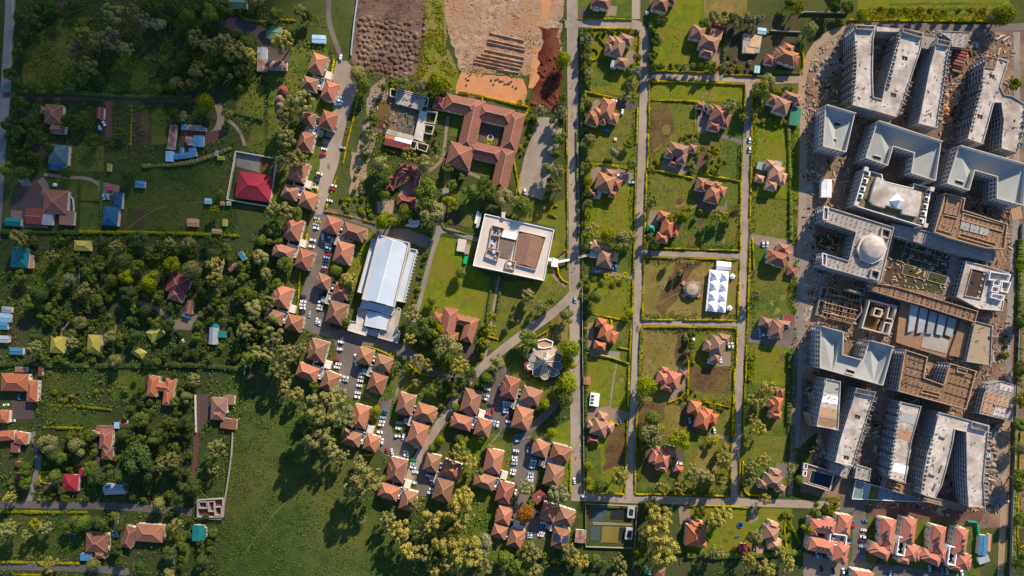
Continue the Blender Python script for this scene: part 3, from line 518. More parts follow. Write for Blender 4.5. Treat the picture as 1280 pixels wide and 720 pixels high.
def heap(seed, n=9):
    g = random.Random(seed); b = MB(); v = [(0, 0, 1)]; f = []; off = g.uniform(0, 9)
    for k, (r, z) in enumerate(((0.42, 0.82), (0.8, 0.38), (1.05, -0.02))):
        for i in range(n):
            a = 2*math.pi*i/n; q = r*(1+0.35*mnoise.noise(Vector((math.cos(a)*1.3+off, math.sin(a)*1.3, k*0.5)))); v.append((q*math.cos(a), q*math.sin(a), z*g.uniform(0.8, 1.15)))
    for i in range(n):
        j = (i+1) % n; f.append((0, 1+i, 1+j)); f += [(1+k*n+i, 1+(k+1)*n+i, 1+(k+1)*n+j, 1+k*n+j) for k in (0, 1)]
    return b.add(v, f)
HEAP = [heap(i) for i in range(6)]
def soil_heaps(spots, mat, hgt, name, label, group, rows=None):
    ms = [q.mesh(name, mat) for q in HEAP]; g = random.Random(len(spots)); order = sorted(range(len(spots)), key=lambda i: spots[i][1])
    for k, i in enumerate(order):
        x, y, r = spots[i]; o = put(name, g.choice(ms), None, (*W(x, y), 0.03), None, g.uniform(0, 6.3), (r*S, r*S*g.uniform(0.8, 1.3), hgt*g.uniform(0.7, 1.2))); tag(o, rows[i] if rows else f'{nth(k+1)} {label} counted from the top', 'soil heap', group)
sp = []; rw = []; g = random.Random(2)
for r in range(11):
    k = 0
    for c in range(12):
        x, y = 449+c*6.4+g.uniform(-2.2, 2.2)+(r % 2)*2, 22+r*7+c*0.9+g.uniform(-2, 2)
        if inside((x, y), [(444, 20), (500, 10), (520, 40), (528, 60), (515, 92), (490, 97), (462, 88), (442, 80)]): k += 1; sp.append((x, y, g.uniform(1.9, 4.2))); rw.append(f'dark soil heap, {nth(k)} from the left in the {nth(r+1)} row of dumped heaps')
soil_heaps(sp, G['dark'], 1.25, 'soil_heap', '', 'heaps of dumped dark soil', rw)
sp = [(530, 20+i*9+g.uniform(-3, 3), g.uniform(1.5, 2.5)) for i in range(4)]+[(516+g.uniform(-6, 6), 50+i*6, g.uniform(2, 3.5)) for i in range(5)]
soil_heaps(sp, G['dark'], 1.4, 'soil_heap', 'low soil heap beside the lime green weed strip', 'soil heaps beside the weed strip')
sp = [(672+g.uniform(0, 26), 72+i*2.6, g.uniform(1.6, 3.0)) for i in range(22)]+[(666+i*4, 128+g.uniform(-4, 4), 3) for i in range(7)]
soil_heaps(sp, G['red'], 1.0, 'red_soil_heap', 'dark red heap on the red soil strip', 'heaps of dark red soil')
sp = [(583+g.uniform(-3, 3), 96+g.uniform(0, 12), 1.3) for i in range(4)]+[(614+i*2.8, 100+g.uniform(-1, 6), 1.6) for i in range(10)]+[(645, 110, 1.5), (641, 108, 1.2)]
soil_heaps(sp, G['dark'], 0.9, 'soil_heap', 'small grey brown heap on the orange clay yard', 'small heaps on the clay yard')
for i, (x0, y0, x1, y1) in enumerate([(612, 42, 655, 52), (610, 50, 656, 60), (609, 54, 656, 64), (606, 63, 655, 73), (602, 68, 654, 79), (596, 71, 652, 83), (593, 75, 650, 87), (592, 79, 630, 87), (622, 88, 648, 92)]):
    m = MB(); P = [Vector(W(x0+(x1-x0)*t/14, y0+(y1-y0)*t/14)) for t in range(15)]; d = (P[-1]-P[0]).normalized(); n = Vector((-d.y, d.x)); q = Vector(W((x0+x1)/2, (y0+y1)/2)); v = []
    for p in P:
        hh = 1.3*g.uniform(0.7, 1.15); v += [tuple((*(p+n*1.1*g.uniform(.8, 1.2)-q), 0.02)), tuple((*(p+n*0.2-q), hh)), tuple((*(p-n*1.1*g.uniform(.8, 1.2)-q), 0.02))]
    m.add(v, [(3*k+a, 3*k+3+a, 3*k+4+a, 3*k+1+a) for k in range(14) for a in (0, 1)]+[(0, 1, 2), (44, 43, 42)])
    o = m.obj('soil_ridge', G['tan'], None); o.location = (*q, 0.05); tag(o, f'{["first", "second", "third", "fourth", "fifth", "sixth", "seventh", "eighth", "ninth"][i]} tan soil ridge from the top on the bare tan ground', 'soil ridge', 'parallel soil ridges')

g = random.Random(12); b = MB(); b2 = MB(); n = 0
while n < 900:
    x, y = g.uniform(444, 664), g.uniform(-4, 88)
    if (x < 535 or x > 556) and mnoise.noise(Vector((x*.05, y*.05, 2))) > -.2: n += 1; r = g.uniform(.25, .9); (b if x > 545 else b2).box(*W(x, y), .05, r*g.uniform(.2, .5), r*g.uniform(.8, 2.6), r, g.uniform(0, 3))
b.obj('loose_stones', G['tan'], kind='stuff'); b2.obj('loose_clods', G['dark'], kind='stuff')

# wear: patched tarmac, bare spots and trodden lines
g = random.Random(31)
def blot(x, y, rx, ry, a): return [(x+rx*math.cos(t*.785)*math.cos(a)-ry*math.sin(t*.785)*math.sin(a), y+rx*math.cos(t*.785)*math.sin(a)+ry*math.sin(t*.785)*math.cos(a)) for t in range(8)]
for x0, y0, x1, y1 in ((716, 20, 720, 610), (806, 60, 789, 600), (935, 110, 919, 610), (810, 95, 930, 98), (805, 317, 925, 319), (803, 404, 922, 405), (740, 623, 980, 630), (420, 100, 405, 250), (640, 428, 560, 515)):
    for k in range(5 if abs(y1-y0) > 200 else 2):
        t = g.random(); sheet('road_patch', G['tarmac'] if k % 2 else G['pave'], blot(x0+(x1-x0)*t+g.uniform(-2.5, 2.5), y0+(y1-y0)*t+g.uniform(-2, 2), g.uniform(1, 2.2), g.uniform(1.5, 5), g.uniform(-.15, .15)), 7, .25)
for x0, y0, x1, y1, n in ((735, 50, 792, 110, 3), (735, 130, 790, 200, 3), (736, 240, 790, 295, 4), (735, 350, 786, 395, 3), (732, 458, 780, 505, 3), (735, 560, 780, 610, 2), (820, 20, 895, 75, 4), (818, 106, 925, 122, 4), (815, 135, 865, 205, 3), (815, 225, 865, 260, 3), (845, 268, 920, 308, 5), (808, 328, 880, 395, 6), (806, 415, 855, 495, 4), (862, 500, 912, 540, 2), (860, 560, 910, 612, 4), (942, 160, 995, 200, 3), (942, 255, 995, 292, 3), (940, 350, 990, 395, 3), (935, 436, 988, 476, 3), (540, 305, 610, 385, 4), (615, 360, 700, 420, 5), (870, 640, 930, 688, 3)):
    for k in range(n): sheet('bare_patch', G[g.choice(('dry', 'brown', 'olive', 'lawnd', 'dry'))], blot(g.uniform(x0, x1), g.uniform(y0, y1), g.uniform(1.5, 5), g.uniform(2.5, 9), g.uniform(.3, .9)), 3, 2.2)
for pts in ([(815, 385), (840, 370), (852, 365)], [(805, 480), (820, 470), (828, 462)], [(870, 610), (885, 590), (905, 560)], [(738, 290), (760, 270), (785, 262)], [(945, 285), (960, 270), (995, 262)], [(545, 380), (570, 350), (590, 330)], [(640, 415), (665, 385), (700, 350)], [(160, 285), (200, 260), (262, 252), (284, 256)], [(300, 700), (345, 640), (400, 590), (430, 560)]): strip('trodden_path', G['dry'], pts, 1.0, 4)
# ------------------------------------------------------------------ houses
RIDGE = M('tile_ridge', (0.56, 0.290, 0.185), (0.46, 0.225, 0.145), scale=0.6)
def hip_roof(o, px, py, lx, ly, a, kind, eave, mat, org, pitch=27, ov=0.35, walls=True, wmat=None, caps=True):
    """one roofed wing: px,py centre of the roof and lx,ly its size in pixels, a its turn in the picture (clockwise degrees)"""
    x, y = W(px, py, eave+1); k = (HC-eave-1)/HC; X, Y = lx*S*k/2, ly*S*k/2; an = -R(a); c, s = math.cos(an), math.sin(an)
    def T(u, w, z): return (x+u*c-w*s-org[0], y+u*s+w*c-org[1], z)
    HOUSES.append((px, py, max(lx, ly)*.5+2)); m = min(X, Y); rise = m*math.tan(R(pitch)); th = 0.22
    if kind == 'f': rise = 0.0
    if X >= Y: r1, r2 = ((-(X-m) if kind == 'h' else -X, 0), (X-m if kind == 'h' else X, 0))
    else: r1, r2 = ((0, -(Y-m) if kind == 'h' else -Y), (0, Y-m if kind == 'h' else Y))
    b = MB(); C = [(-X, -Y), (X, -Y), (X, Y), (-X, Y)]
    lo = [T(u, w, eave-th) for u, w in C]; hi = [T(u, w, eave) for u, w in C]
    fc = [(3, 2, 1, 0)]+[(i, (i+1) % 4, 4+(i+1) % 4, 4+i) for i in range(4)]
    if kind == 'f':
        b.add(lo+hi, fc+[(4, 5, 6, 7)])
    else:
        t1, t2 = T(*r1, eave+rise), T(*r2, eave+rise)
        if X >= Y: fc += [(4, 5, 9, 8), (6, 7, 8, 9), (7, 4, 8), (5, 6, 9)]
        else: fc += [(5, 6, 9, 8), (7, 4, 8, 9), (4, 5, 8), (6, 7, 9)]
        b.add(lo+hi+[t1, t2], fc)
    rf = b.obj('roof', mat, o)
    if kind != 'f' and caps:
        q = MB(); up = lambda p: (p[0], p[1], p[2]+0.05)
        if math.dist(t1, t2) > 0.3: q.bar(up(t1), up(t2), 0.34, 0.16)
        if kind == 'h':
            e1, e2 = ((7, 4), (5, 6)) if X >= Y else ((4, 5), (6, 7)); allv = lo+hi
            for t, e in ((t1, e1), (t2, e2)):
                for i in e: q.bar(up(allv[i]), up(t), 0.30, 0.15)
        q.obj('ridge_cap', RIDGE if mat.name.startswith('tile') else mat, rf)
    if walls:
        wl = MB(); wl.add([T(u*(1-ov/max(abs(u), .6)), w*(1-ov/max(abs(w), .6)), z) for z in (-0.02, eave-th) for u, w in C], [(0, 1, 5, 4), (1, 2, 6, 5), (2, 3, 7, 6), (3, 0, 4, 7)])
        if kind == 'g':
            for i, j, t in ((3, 0, r1), (1, 2, r2)) if X >= Y else ((0, 1, r1), (2, 3, r2)):
                f = 0.97; wl.add([T(C[i][0]*f, C[i][1]*f, eave-th), T(C[j][0]*f, C[j][1]*f, eave-th), T(t[0]*f, t[1]*f, eave+rise-0.2)], [(0, 1, 2)])
        wl.obj('wall', wmat or WALLC, o)
        if eave > 4.5 and m > 2.0:
            wn = MB()
            for sd, L2, o2 in ((0, X, Y), (1, Y, X), (2, X, Y), (3, Y, X)):
                n = max(1, int(L2*2/4.0))
                for fl in range(2):
                    for i in range(n):
                        u = (i+0.5)/n*2*L2-L2; w = o2-ov+0.02; zz = 1.0+fl*2.9
                        if zz+1.3 > eave-0.4: continue
                        pts = [(u-.6, w, zz), (u+.6, w, zz), (u+.6, w, zz+1.3), (u-.6, w, zz+1.3)]
                        g2 = {0: lambda p, q, z: T(p, -q, z), 1: lambda p, q, z: T(q, p, z), 2: lambda p, q, z: T(-p, q, z), 3: lambda p, q, z: T(-q, -p, z)}[sd]
                        wn.add([g2(*p) for p in pts], [(0, 1, 2, 3)])
            if wn.v: wn.obj('windows', GLASS, o, kind='stuff')
    return rf
def house(name, label, cat, wings, mat='terracotta', eave=6.0, group=None, phrase=None, pitch=27, wmat=None, extra=None):
    """wings: (px, py, lx, ly, turn, kind, mat?, eave?)"""
    px, py = wings[0][0], wings[0][1]; x, y = W(px, py, 0); o = thing(name, label, cat, (x, y, 0), group); org = (x, y)
    for i, w in enumerate(wings):
        mt = MT.get(w[6] if len(w) > 6 and w[6] else mat) or w[6]; e = w[7] if len(w) > 7 else eave*(1.0 if i == 0 else 0.93-0.013*(i % 5))
        hip_roof(o, w[0], w[1], w[2], w[3], w[4], w[5], e, mt if not isinstance(mt, str) else MT[mt], org, pitch, wmat=wmat)
    if phrase: LANDM.append((px, py, phrase))
    if extra: extra(o, org)
    return o
def tank(o, org, px, py, z, r=0.9, h=1.6, mat=TANK):
    x, y = W(px, py, z); b = MB().cyl(x-org[0], y-org[1], z, z+h, r, r, 10); b.cyl(x-org[0], y-org[1], z+h, z+h+0.35, r*0.95, r*0.3, 10); b.obj('water_tank', mat, o)
def chimney(o, org, px, py, z):
    x, y = W(px, py, z); b = MB().box(x-org[0], y-org[1], z-1.5, z+1.2, 0.9, 0.9, 0.3); b.box(x-org[0], y-org[1], z+1.2, z+1.4, 1.2, 1.2, 0.3); b.obj('chimney', WALLC, o)

# terracotta trios: three hipped houses round a flat service yard
TRIO = [  # phrase, [(x, y, w, h, turn)...]
 ('trio beside the pale blue shed', [(397, 79, 20, 24, 20), (387, 104, 19, 16, 15), (412, 113, 18, 23, 20)]),
 ("trio left of the parked teal van", [(384, 148, 20, 17, 15), (410, 150, 20, 22, 18), (382, 176, 19, 23, 15)]),
 ("trio right of the crimson house", [(373, 214, 21, 26, 18), (362, 240, 20, 17, 18), (385, 250, 21, 21, 18)]),
 ('trio beside the yellow taxi', [(366, 286, 22, 27, 15), (354, 315, 26, 17, 18), (380, 324, 20, 24, 20)]),
 ("trio left of the hall's top end", [(415, 281, 20, 20, 18), (442, 290, 29, 19, 18), (429, 316, 22, 27, 15)]),
 ('trio below the yellow taxi court', [(352, 371, 22, 27, 15), (342, 396, 23, 17, 18), (367, 404, 20, 20, 15)]),
 ("trio beside the hall's long side", [(404, 352, 18, 18, 18), (427, 364, 21, 18, 18), (420, 391, 23, 28, 15)]),
 ("trio at the big wood edge", [(397, 438, 22, 27, 15), (384, 465, 27, 18, 20), (412, 477, 20, 24, 22)]),
 ('trio below the white hall', [(456, 445, 19, 20, 15), (479, 454, 21, 18, 18), (471, 479, 21, 24, 20)]),
 ('trio against the tallest eucalyptus wood', [(450, 521, 21, 29, 15), (439, 548, 24, 18, 15), (464, 554, 17, 20, 18)]),
 ('trio left of the slanting road', [(507, 505, 21, 26, 15), (532, 516, 26, 20, 18), (522, 543, 23, 28, 18)]),
 ('trio below the small crowded car park', [(496, 588, 22, 30, 12), (486, 615, 25, 18, 18), (510, 626, 19, 25, 15)]),
 ('trio beside the golden trees', [(540, 579, 19, 22, 15), (564, 587, 24, 20, 20), (554, 613, 23, 27, 15)]),
 ('trio right of the slanting road', [(589, 502, 23, 30, 15), (577, 528, 26, 18, 15), (604, 535, 20, 22, 15)]),
 ('trio beside the round pavilion', [(638, 485, 20, 27, 15), (664, 495, 25, 20, 18), (653, 523, 23, 28, 15)]),
 ("trio left of the long car park", [(617, 577, 22, 30, 12), (606, 602, 26, 18, 18), (631, 616, 20, 26, 15)]),
 ("trio beside the straight road", [(676, 561, 20, 20, 18), (701, 567, 25, 20, 15), (692, 595, 22, 28, 15)]),
 ('trio beside the orange brown tree', [(630, 645, 19, 22, 15), (624, 665, 18, 16, 18), (645, 673, 19, 24, 15)]),
 ('trio with the blue solar roof', [(686, 641, 19, 22, 15), (707, 646, 22, 20, 18), (701, 673, 21, 25, 12)])]
for ph, hs in TRIO:
    cx, cy_ = sum(h[0] for h in hs)/3, sum(h[1] for h in hs)/3; LANDM.append((cx, cy_, 'the '+ph)); order = sorted(range(3), key=lambda i: hs[i][1])
    for i, (x, y, w, h, a) in enumerate(hs):
        pos = 'top' if i == order[0] else 'bottom' if i == order[2] else ('left-hand' if x < cx else 'right-hand')
        def ex(o, org, i=i, x=x, y=y, ph=ph):
            if ph.endswith('solar roof') and i == 2:
                rx, ry = W(x, y, 7.6); k = (HC-7.6)/HC; X, Y = w*S*k/2, h*S*k/2; c, q = math.cos(-R(a)), math.sin(-R(a)); T = lambda u, v, z: (rx+u*c-v*q-org[0], ry+u*q+v*c-org[1], z)
                for sg in (-1, 1):
                    for r_ in range(3):
                        for t_ in range(2):
                            b = MB(); P = [(sg*(X*(.12+.4*t_)), Y*(-.36+.26*r_)), (sg*(X*(.12+.4*t_+.37)), Y*(-.36+.26*r_)), (sg*(X*(.12+.4*t_+.37)), Y*(-.36+.26*r_+.24)), (sg*(X*(.12+.4*t_)), Y*(-.36+.26*r_+.24))]
                            zz = lambda u: 6.6+(X-abs(u))*math.tan(R(36)); b.add([T(u, v, zz(u)+e_) for e_ in (.08, .2) for u, v in P], [(3, 2, 1, 0), (4, 5, 6, 7), (0, 1, 5, 4), (1, 2, 6, 5), (2, 3, 7, 6), (3, 0, 4, 7)]); b.obj('solar_panel', SOLAR, o)
        o = house('terracotta_house', f'{pos} terracotta house of the {ph}', 'house', [(x, y, w, h, a, 'h')]+([(x+(.30*w if x >= cx else -.30*w)*math.cos(R(a)), y+(.30*w if x >= cx else -.30*w)*math.sin(R(a)), w*.52, h*.46, a, 'h', None, 6.0)] if (i+int(cx)) % 2 else [(x-.30*h*math.sin(R(a)), y+.30*h*math.cos(R(a)), w*.48, h*.5, a, 'h', None, 6.0)]), 'weathered' if (i*7+int(cx)*3) % 5 < 2 else 'terracotta', 6.6, 'terracotta houses in threes', None, 36, None, ex)
    # the flat service yard between the three
    x, y = W(cx, cy_, 3.4); o = thing('service_yard', f'grey service yard with tanks inside the {ph}', 'service yard', (x, y, 0), 'service yards between terracotta houses'); an = R(-17)
    MB().box(0, 0, 0, 3.2, 9, 15, an).obj('roof_slab', CONC, o); ca, sa = math.cos(an), math.sin(an); T = lambda u, w: (u*ca-w*sa, u*sa+w*ca)
    MB().box(*T(6.2, 4.5), 0, 4.4, 4.6, 5.5, an).obj('stair_head', WALLC, o); MB().box(*T(-5.5, -5.2), 0, 2.8, 5.5, 4, an).obj('roof_slab', CONC, o)
    pw = MB()
    for u, w, lx, ly in ((-4.4, 0, .25, 15), (4.4, -2, .25, 11), (0, 7.4, 8.6, .25), (0, -7.4, 8.6, .25), (0, 1.0, 8.5, .25)): pw.box(*T(u, w), 3.2, 4.1, lx, ly, an)
    pw.obj('parapet', WALLC, o)
    for u, w, m in ((-2.2, 4.6, TANK), (0.4, 5.2, BLACK), (2.2, -5.3, TANK), (-1.5, -3.4, TANK), (2.4, -1.2, BLUEP)):
        q = T(u, w); b = MB().cyl(*q, 3.2, 4.7, 0.85, 0.85, 9); b.cyl(*q, 4.7, 5.0, 0.8, 0.25, 9); b.obj('water_tank', m, o)
    pg = MB()
    for k in range(6): pg.box(*T(6.2, -1.0-k*0.9), 2.9, 3.1, 4.2, 0.25, an)
    for u in (4.6, 7.9): pg.box(*T(u, -3.2), 0, 2.9, 0.25, 0.25, an)
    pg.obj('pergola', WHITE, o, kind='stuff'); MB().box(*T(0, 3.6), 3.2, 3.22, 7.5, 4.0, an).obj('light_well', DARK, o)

V = 'villas on the hedged plots'
def villa(label, mat, wings, phrase, eave=6.2, extra=None): return house('villa', label, 'villa', wings, mat, eave, V, phrase, 37, None, extra)
villa('brown villa with a ring-shaped hedge on its lawn', 'brown', [(773, 58, 17, 23, 20, 'h'), (783, 49, 17, 13, 20, 'h'), (777, 77, 15, 12, 15, 'h'), (766, 52, 14, 13, 20, 'h'), (762, 59, 11, 14, 5, 'h'), (768, 79, 8, 9, 15, 'f', 'metal', 5.2)], 'the brown villa with the ring hedge')
villa('orange tiled villa with white cars beside its brown drive', 'terracotta', [(759, 136, 18, 26, 15, 'h'), (741, 147, 17, 18, 15, 'h'), (748, 141, 13, 13, 15, 'h'), (768, 147, 11, 13, 15, 'h'), (754, 150, 9, 9, 15, 'h')], 'the orange villa with white cars')
villa('brown villa with maroon side roofs beside the big bright lawn', 'brown', [(887, 53, 24, 18, 15, 'h'), (873, 40, 17, 17, 15, 'h'), (866, 39, 6, 17, 14, 'f', 'maroon', 4.6), (896, 42, 15, 12, 15, 'f', 'tan', 5.2), (899, 32, 19, 8, 14, 'g', 'maroon', 3.8), (884, 65, 16, 9, 15, 'h')], 'the brown villa with maroon side roofs')
villa('terracotta villa with two blue cars on its drive', 'terracotta', [(984, 70, 27, 18, 20, 'h'), (963, 74, 12, 12, 15, 'h', None, 4.5), (986, 60, 14, 11, 20, 'h'), (994, 75, 10, 14, 15, 'h'), (973, 66, 9, 10, 15, 'h')], 'the terracotta villa by the dirt track bend')
villa('red brown villa below the long empty lawn strip', 'redbrown', [(900, 143, 21, 22, 15, 'h'), (876, 131, 11, 8, 12, 'h', None, 4.2), (893, 157, 15, 11, 15, 'h'), (908, 150, 10, 18, 15, 'h'), (890, 136, 9, 10, 15, 'h')], 'the red brown villa below the lawn strip')
villa('brown villa on a walled oval of paving', 'brown', [(848, 187, 24, 16, 15, 'h'), (853, 197, 12, 14, 15, 'h'), (838, 191, 12, 11, 15, 'h'), (866, 185, 10, 10, 15, 'h', 'brown', 4.5), (842, 204, 10, 7, 15, 'h', 'maroon', 4)], 'the brown villa on the paved oval')
villa('terracotta villa with a grey curved drive under it', 'terracotta', [(892, 243, 18, 20, 15, 'h'), (877, 230, 12, 16, 12, 'h'), (885, 231, 18, 12, 15, 'h'), (902, 239, 12, 14, 18, 'h'), (897, 232, 10, 10, 15, 'h')], 'the terracotta villa with the curved drive')
villa('terracotta villa with a maroon lean-to and a curved forecourt', 'terracotta', [(757, 228, 23, 22, 18, 'h'), (763, 217, 13, 10, 18, 'h'), (771, 230, 12, 13, 15, 'h'), (766, 242, 9, 7, 15, 'h'), (741, 242, 11, 10, 18, 'h', 'maroon', 3.6), (748, 243, 7, 10, 15, 'f', 'metal', 3.6)], 'the villa with the curved forecourt')
villa('orange villa beside the small green carport', 'orange', [(835, 284, 16, 22, 15, 'h'), (830, 270, 14, 12, 12, 'h'), (828, 297, 15, 12, 12, 'h'), (845, 287, 9, 17, 15, 'h'), (839, 274, 9, 9, 15, 'h')], 'the orange villa by the green carport')
villa('tan brown villa beside the straight road and white walkway', 'tan', [(757, 323, 19, 22, 12, 'h', 'brown'), (747, 308, 16, 13, 22, 'h'), (758, 309, 9, 9, 22, 'h'), (768, 320, 10, 13, 15, 'h'), (743, 318, 10, 8, 10, 'f', 'metal', 4)], 'the tan brown villa by the walkway')
villa('tan villa with a square carport on the right-hand road', 'tan', [(971, 217, 17, 20, 15, 'h'), (964, 206, 13, 12, 12, 'h'), (965, 231, 14, 12, 12, 'h'), (979, 223, 9, 15, 15, 'h'), (973, 205, 9, 8, 15, 'f', 'metal', 5), (950, 223, 11, 9, 15, 'h', 'tan', 3.5), (952, 207, 10, 9, 15, 'f', 'metal', 3.4)], 'the tan villa with the carport')
villa('terracotta villa with a detached maroon annex behind', 'terracotta', [(973, 323, 23, 17, 15, 'h'), (979, 310, 12, 10, 15, 'h'), (965, 318, 10, 11, 15, 'h'), (985, 319, 10, 13, 15, 'h'), (976, 330, 14, 8, 15, 'h')], 'the terracotta villa with the annex')
villa('bright orange villa between two hedges by the tall lawn', 'orange', [(757, 416, 15, 20, 20, 'h'), (752, 404, 13, 12, 12, 'h'), (766, 422, 11, 17, 18, 'h'), (761, 410, 10, 9, 18, 'h'), (750, 432, 15, 11, 10, 'h')], 'the bright orange villa between hedges')
villa('brown villa with two white cars at the hedge corner', 'brown', [(897, 432, 19, 22, 20, 'h'), (905, 423, 15, 11, 12, 'h'), (886, 433, 11, 14, 15, 'h'), (895, 447, 12, 13, 12, 'h'), (890, 452, 8, 7, 10, 'f', 'metal', 4.6)], 'the brown villa above the bare soil')
villa('pink terracotta villa beside the round green tree', 'pink', [(841, 475, 19, 21, 15, 'h'), (829, 473, 15, 16, 15, 'h'), (831, 463, 9, 8, 15, 'h'), (834, 484, 14, 10, 15, 'h')], 'the pink villa by the round tree')
villa('brown tan villa with a dark flat wing beside the dirt track', 'brown', [(972, 412, 16, 21, 15, 'h'), (958, 403, 13, 12, 15, 'h'), (980, 405, 17, 9, 8, 'h'), (971, 421, 14, 8, 10, 'h'), (987, 398, 14, 9, 10, 'f', 'maroon', 3.5)], 'the brown villa by the dirt track')
villa('orange villa above the big green bush with a white car', 'orange', [(879, 525, 17, 23, 15, 'h'), (869, 510, 15, 17, 12, 'h'), (885, 517, 11, 12, 15, 'h'), (892, 524, 11, 15, 15, 'h')], 'the orange villa above the big bush')
villa('brown pink villa below the white tent and straight path', 'tan', [(750, 535, 21, 21, 18, 'h', 'brown'), (753, 522, 13, 12, 18, 'h'), (761, 534, 13, 13, 15, 'h'), (742, 550, 15, 8, 8, 'h', 'maroon', 4), (739, 532, 9, 9, 15, 'h')], 'the brown pink villa below the tent')
villa('orange villa half covered by golden trees', 'orange', [(972, 507, 12, 21, 12, 'h'), (970, 519, 15, 10, 8, 'h'), (966, 505, 10, 10, 12, 'h'), (977, 491, 8, 11, 5, 'h', 'maroon', 4)], 'the orange villa under golden trees')
villa('terracotta villa with a separate garage among tall trees', 'pink', [(829, 574, 19, 21, 20, 'h'), (819, 572, 11, 17, 20, 'h'), (838, 564, 14, 13, 15, 'h'), (828, 585, 14, 10, 15, 'h'), (824, 564, 9, 9, 20, 'h')], 'the terracotta villa among tall trees')
villa('brown villa wrapped by a curved yellow hedge', 'brown', [(967, 602, 22, 17, 12, 'h'), (970, 592, 13, 10, 12, 'h'), (955, 606, 12, 11, 12, 'h'), (977, 612, 11, 10, 12, 'h')], 'the brown villa in the hedge curve')
villa('large orange villa under the bottom row of trees', 'orange', [(869, 670, 23, 27, 5, 'h'), (872, 657, 17, 10, 8, 'h'), (879, 665, 9, 15, 5, 'h'), (879, 681, 10, 9, 5, 'h')], 'the large orange villa in trees')
villa('brown villa beside a tan canopy and a red canopy', 'tan', [(964, 668, 19, 19, 15, 'h', 'brown'), (967, 657, 14, 9, 20, 'h'), (969, 681, 16, 15, 8, 'h')], 'the brown villa with canopies')
villa('brown villa joined to a bright green sheet roof', 'brown', [(978, 132, 19, 19, 20, 'h'), (967, 124, 13, 13, 20, 'h'), (992, 121, 17, 10, 15, 'h'), (985, 118, 10, 9, 20, 'h'), (998, 127, 8, 10, 10, 'h')], 'the brown villa with the green roof')
villa('red brown house cut by the top edge above the road bend', 'redbrown', [(751, 2, 24, 13, 12, 'h'), (746, 8, 9, 6, 10, 'f', 'skyblue', 4)], 'the house at the top edge')
villa('red brown house at the top edge beside the bright lawn', 'redbrown', [(826, 4, 20, 17, 12, 'h'), (838, -1, 14, 9, 10, 'h')], 'the top house by the bright lawn')
house('garage', 'small maroon garage behind the terracotta villa by the dirt track', 'garage', [(991, 339, 11, 11, 12, 'h', 'maroon', 3.2)], 'maroon', 3.2); house('garage', 'brown detached garage beside the pink terracotta villa', 'garage', [(855, 467, 10, 10, 12, 'h', 'redbrown', 3.2)], 'brown', 3.2)
house('garage', 'orange garage beside the golden trees', 'garage', [(849, 587, 11, 9, 18, 'h', 'orange', 3.2)], 'orange', 3.2); house('sheet_roof', 'bright green corrugated roof beside the dirt track', 'shelter', [(995, 145, 13, 22, 9, 'g', 'green', 3.4)], 'green', 3.4, phrase='the bright green roof', pitch=6)
house('carport', 'small green pyramid-roofed carport by the road', 'carport', [(814, 285, 10, 8, 8, 'h', 'green', 2.8)], 'green', 2.8); house('garden_hut', 'small square orange hut at the edge of the lawn', 'hut', [(734, 476, 9, 10, 2, 'g', 'terracotta', 2.8)], 'terracotta', 2.8, pitch=10, phrase='the square orange hut')
house('canopy', 'red gabled canopy behind the brown villa', 'canopy', [(930, 686, 8, 12, 2, 'h', 'crimson', 2.7)], 'crimson', 2.7); house('canopy', 'flat tan canopy beside parked cars', 'canopy', [(951, 688, 10, 9, 2, 'f', 'tan', 2.7)], 'tan', 2.7)
# pink-tiled apartment houses, bottom right
def skyl(pts, z):
    def f(o, org):
        for px, py in pts:
            x, y = W(px, py, z); b = MB().box(x-org[0], y-org[1], z-0.6, z+0.25, 1.5, 1.8, R(-8)); b.obj('skylight', GLASS, o)
    return f
AP = 'pink tiled apartment houses'
def apart(label, wings, ex=None): return house('apartment_house', label, 'apartment house', wings, 'pink', 9.0, AP, None, 26, None, ex)
apart('upper left pink-tiled wing of the apartment foursome', [(1029, 659, 32, 17, 8, 'h'), (1018, 660, 12, 19, 8, 'h'), (1036, 653, 14, 10, 8, 'h')], skyl([(1029, 659), (1034, 659.5), (1039, 660)], 11.6))
apart('upper right pink-tiled wing of the apartment foursome', [(1056, 657, 17, 25, 8, 'h'), (1059, 650, 15, 11, 8, 'h'), (1051, 650, 9, 12, 8, 'h')], skyl([(1058, 661)], 11.4))
apart('lower left pink-tiled wing of the apartment foursome', [(1028, 683, 32, 17, 12, 'h'), (1016, 681, 11, 16, 10, 'h'), (1024, 678, 14, 10, 10, 'h')], skyl([(1026, 686), (1031, 686.5), (1036, 687)], 11.4))
apart('lower right pink-tiled wing of the apartment foursome', [(1052, 692, 18, 24, 14, 'h'), (1055, 685, 13, 14, 10, 'h'), (1053, 700, 13, 10, 35, 'h')], skyl([(1055, 692)], 11.4))
apart('left pink-tiled apartment wing beside the car lane', [(1111, 666, 17, 34, 8, 'h'), (1106, 658, 10, 18, 8, 'h'), (1102, 690, 24, 15, 25, 'h'), (1096, 686, 16, 12, 28, 'h'), (1112, 684, 13, 16, 12, 'h')], skyl([(1109, 665), (1109, 670), (1109, 675)], 11.6))
apart('right pink-tiled wing of the left apartment pair', [(1137, 664, 17, 32, 8, 'h'), (1141, 656, 11, 15, 8, 'h'), (1139, 691, 19, 20, 14, 'h'), (1147, 694, 9, 14, 14, 'h'), (1131, 700, 14, 10, 14, 'h')], skyl([(1139, 669), (1139, 674), (1138.5, 679)], 11.6))
apart('left pink-tiled wing of the right apartment pair', [(1174, 675, 16, 34, 8, 'h'), (1169, 668, 9, 18, 8, 'h'), (1166, 698, 24, 14, 25, 'h'), (1160, 694, 16, 12, 28, 'h'), (1178, 694, 12, 16, 10, 'h')], skyl([(1173, 673), (1173, 679), (1172.5, 684)], 11.6))
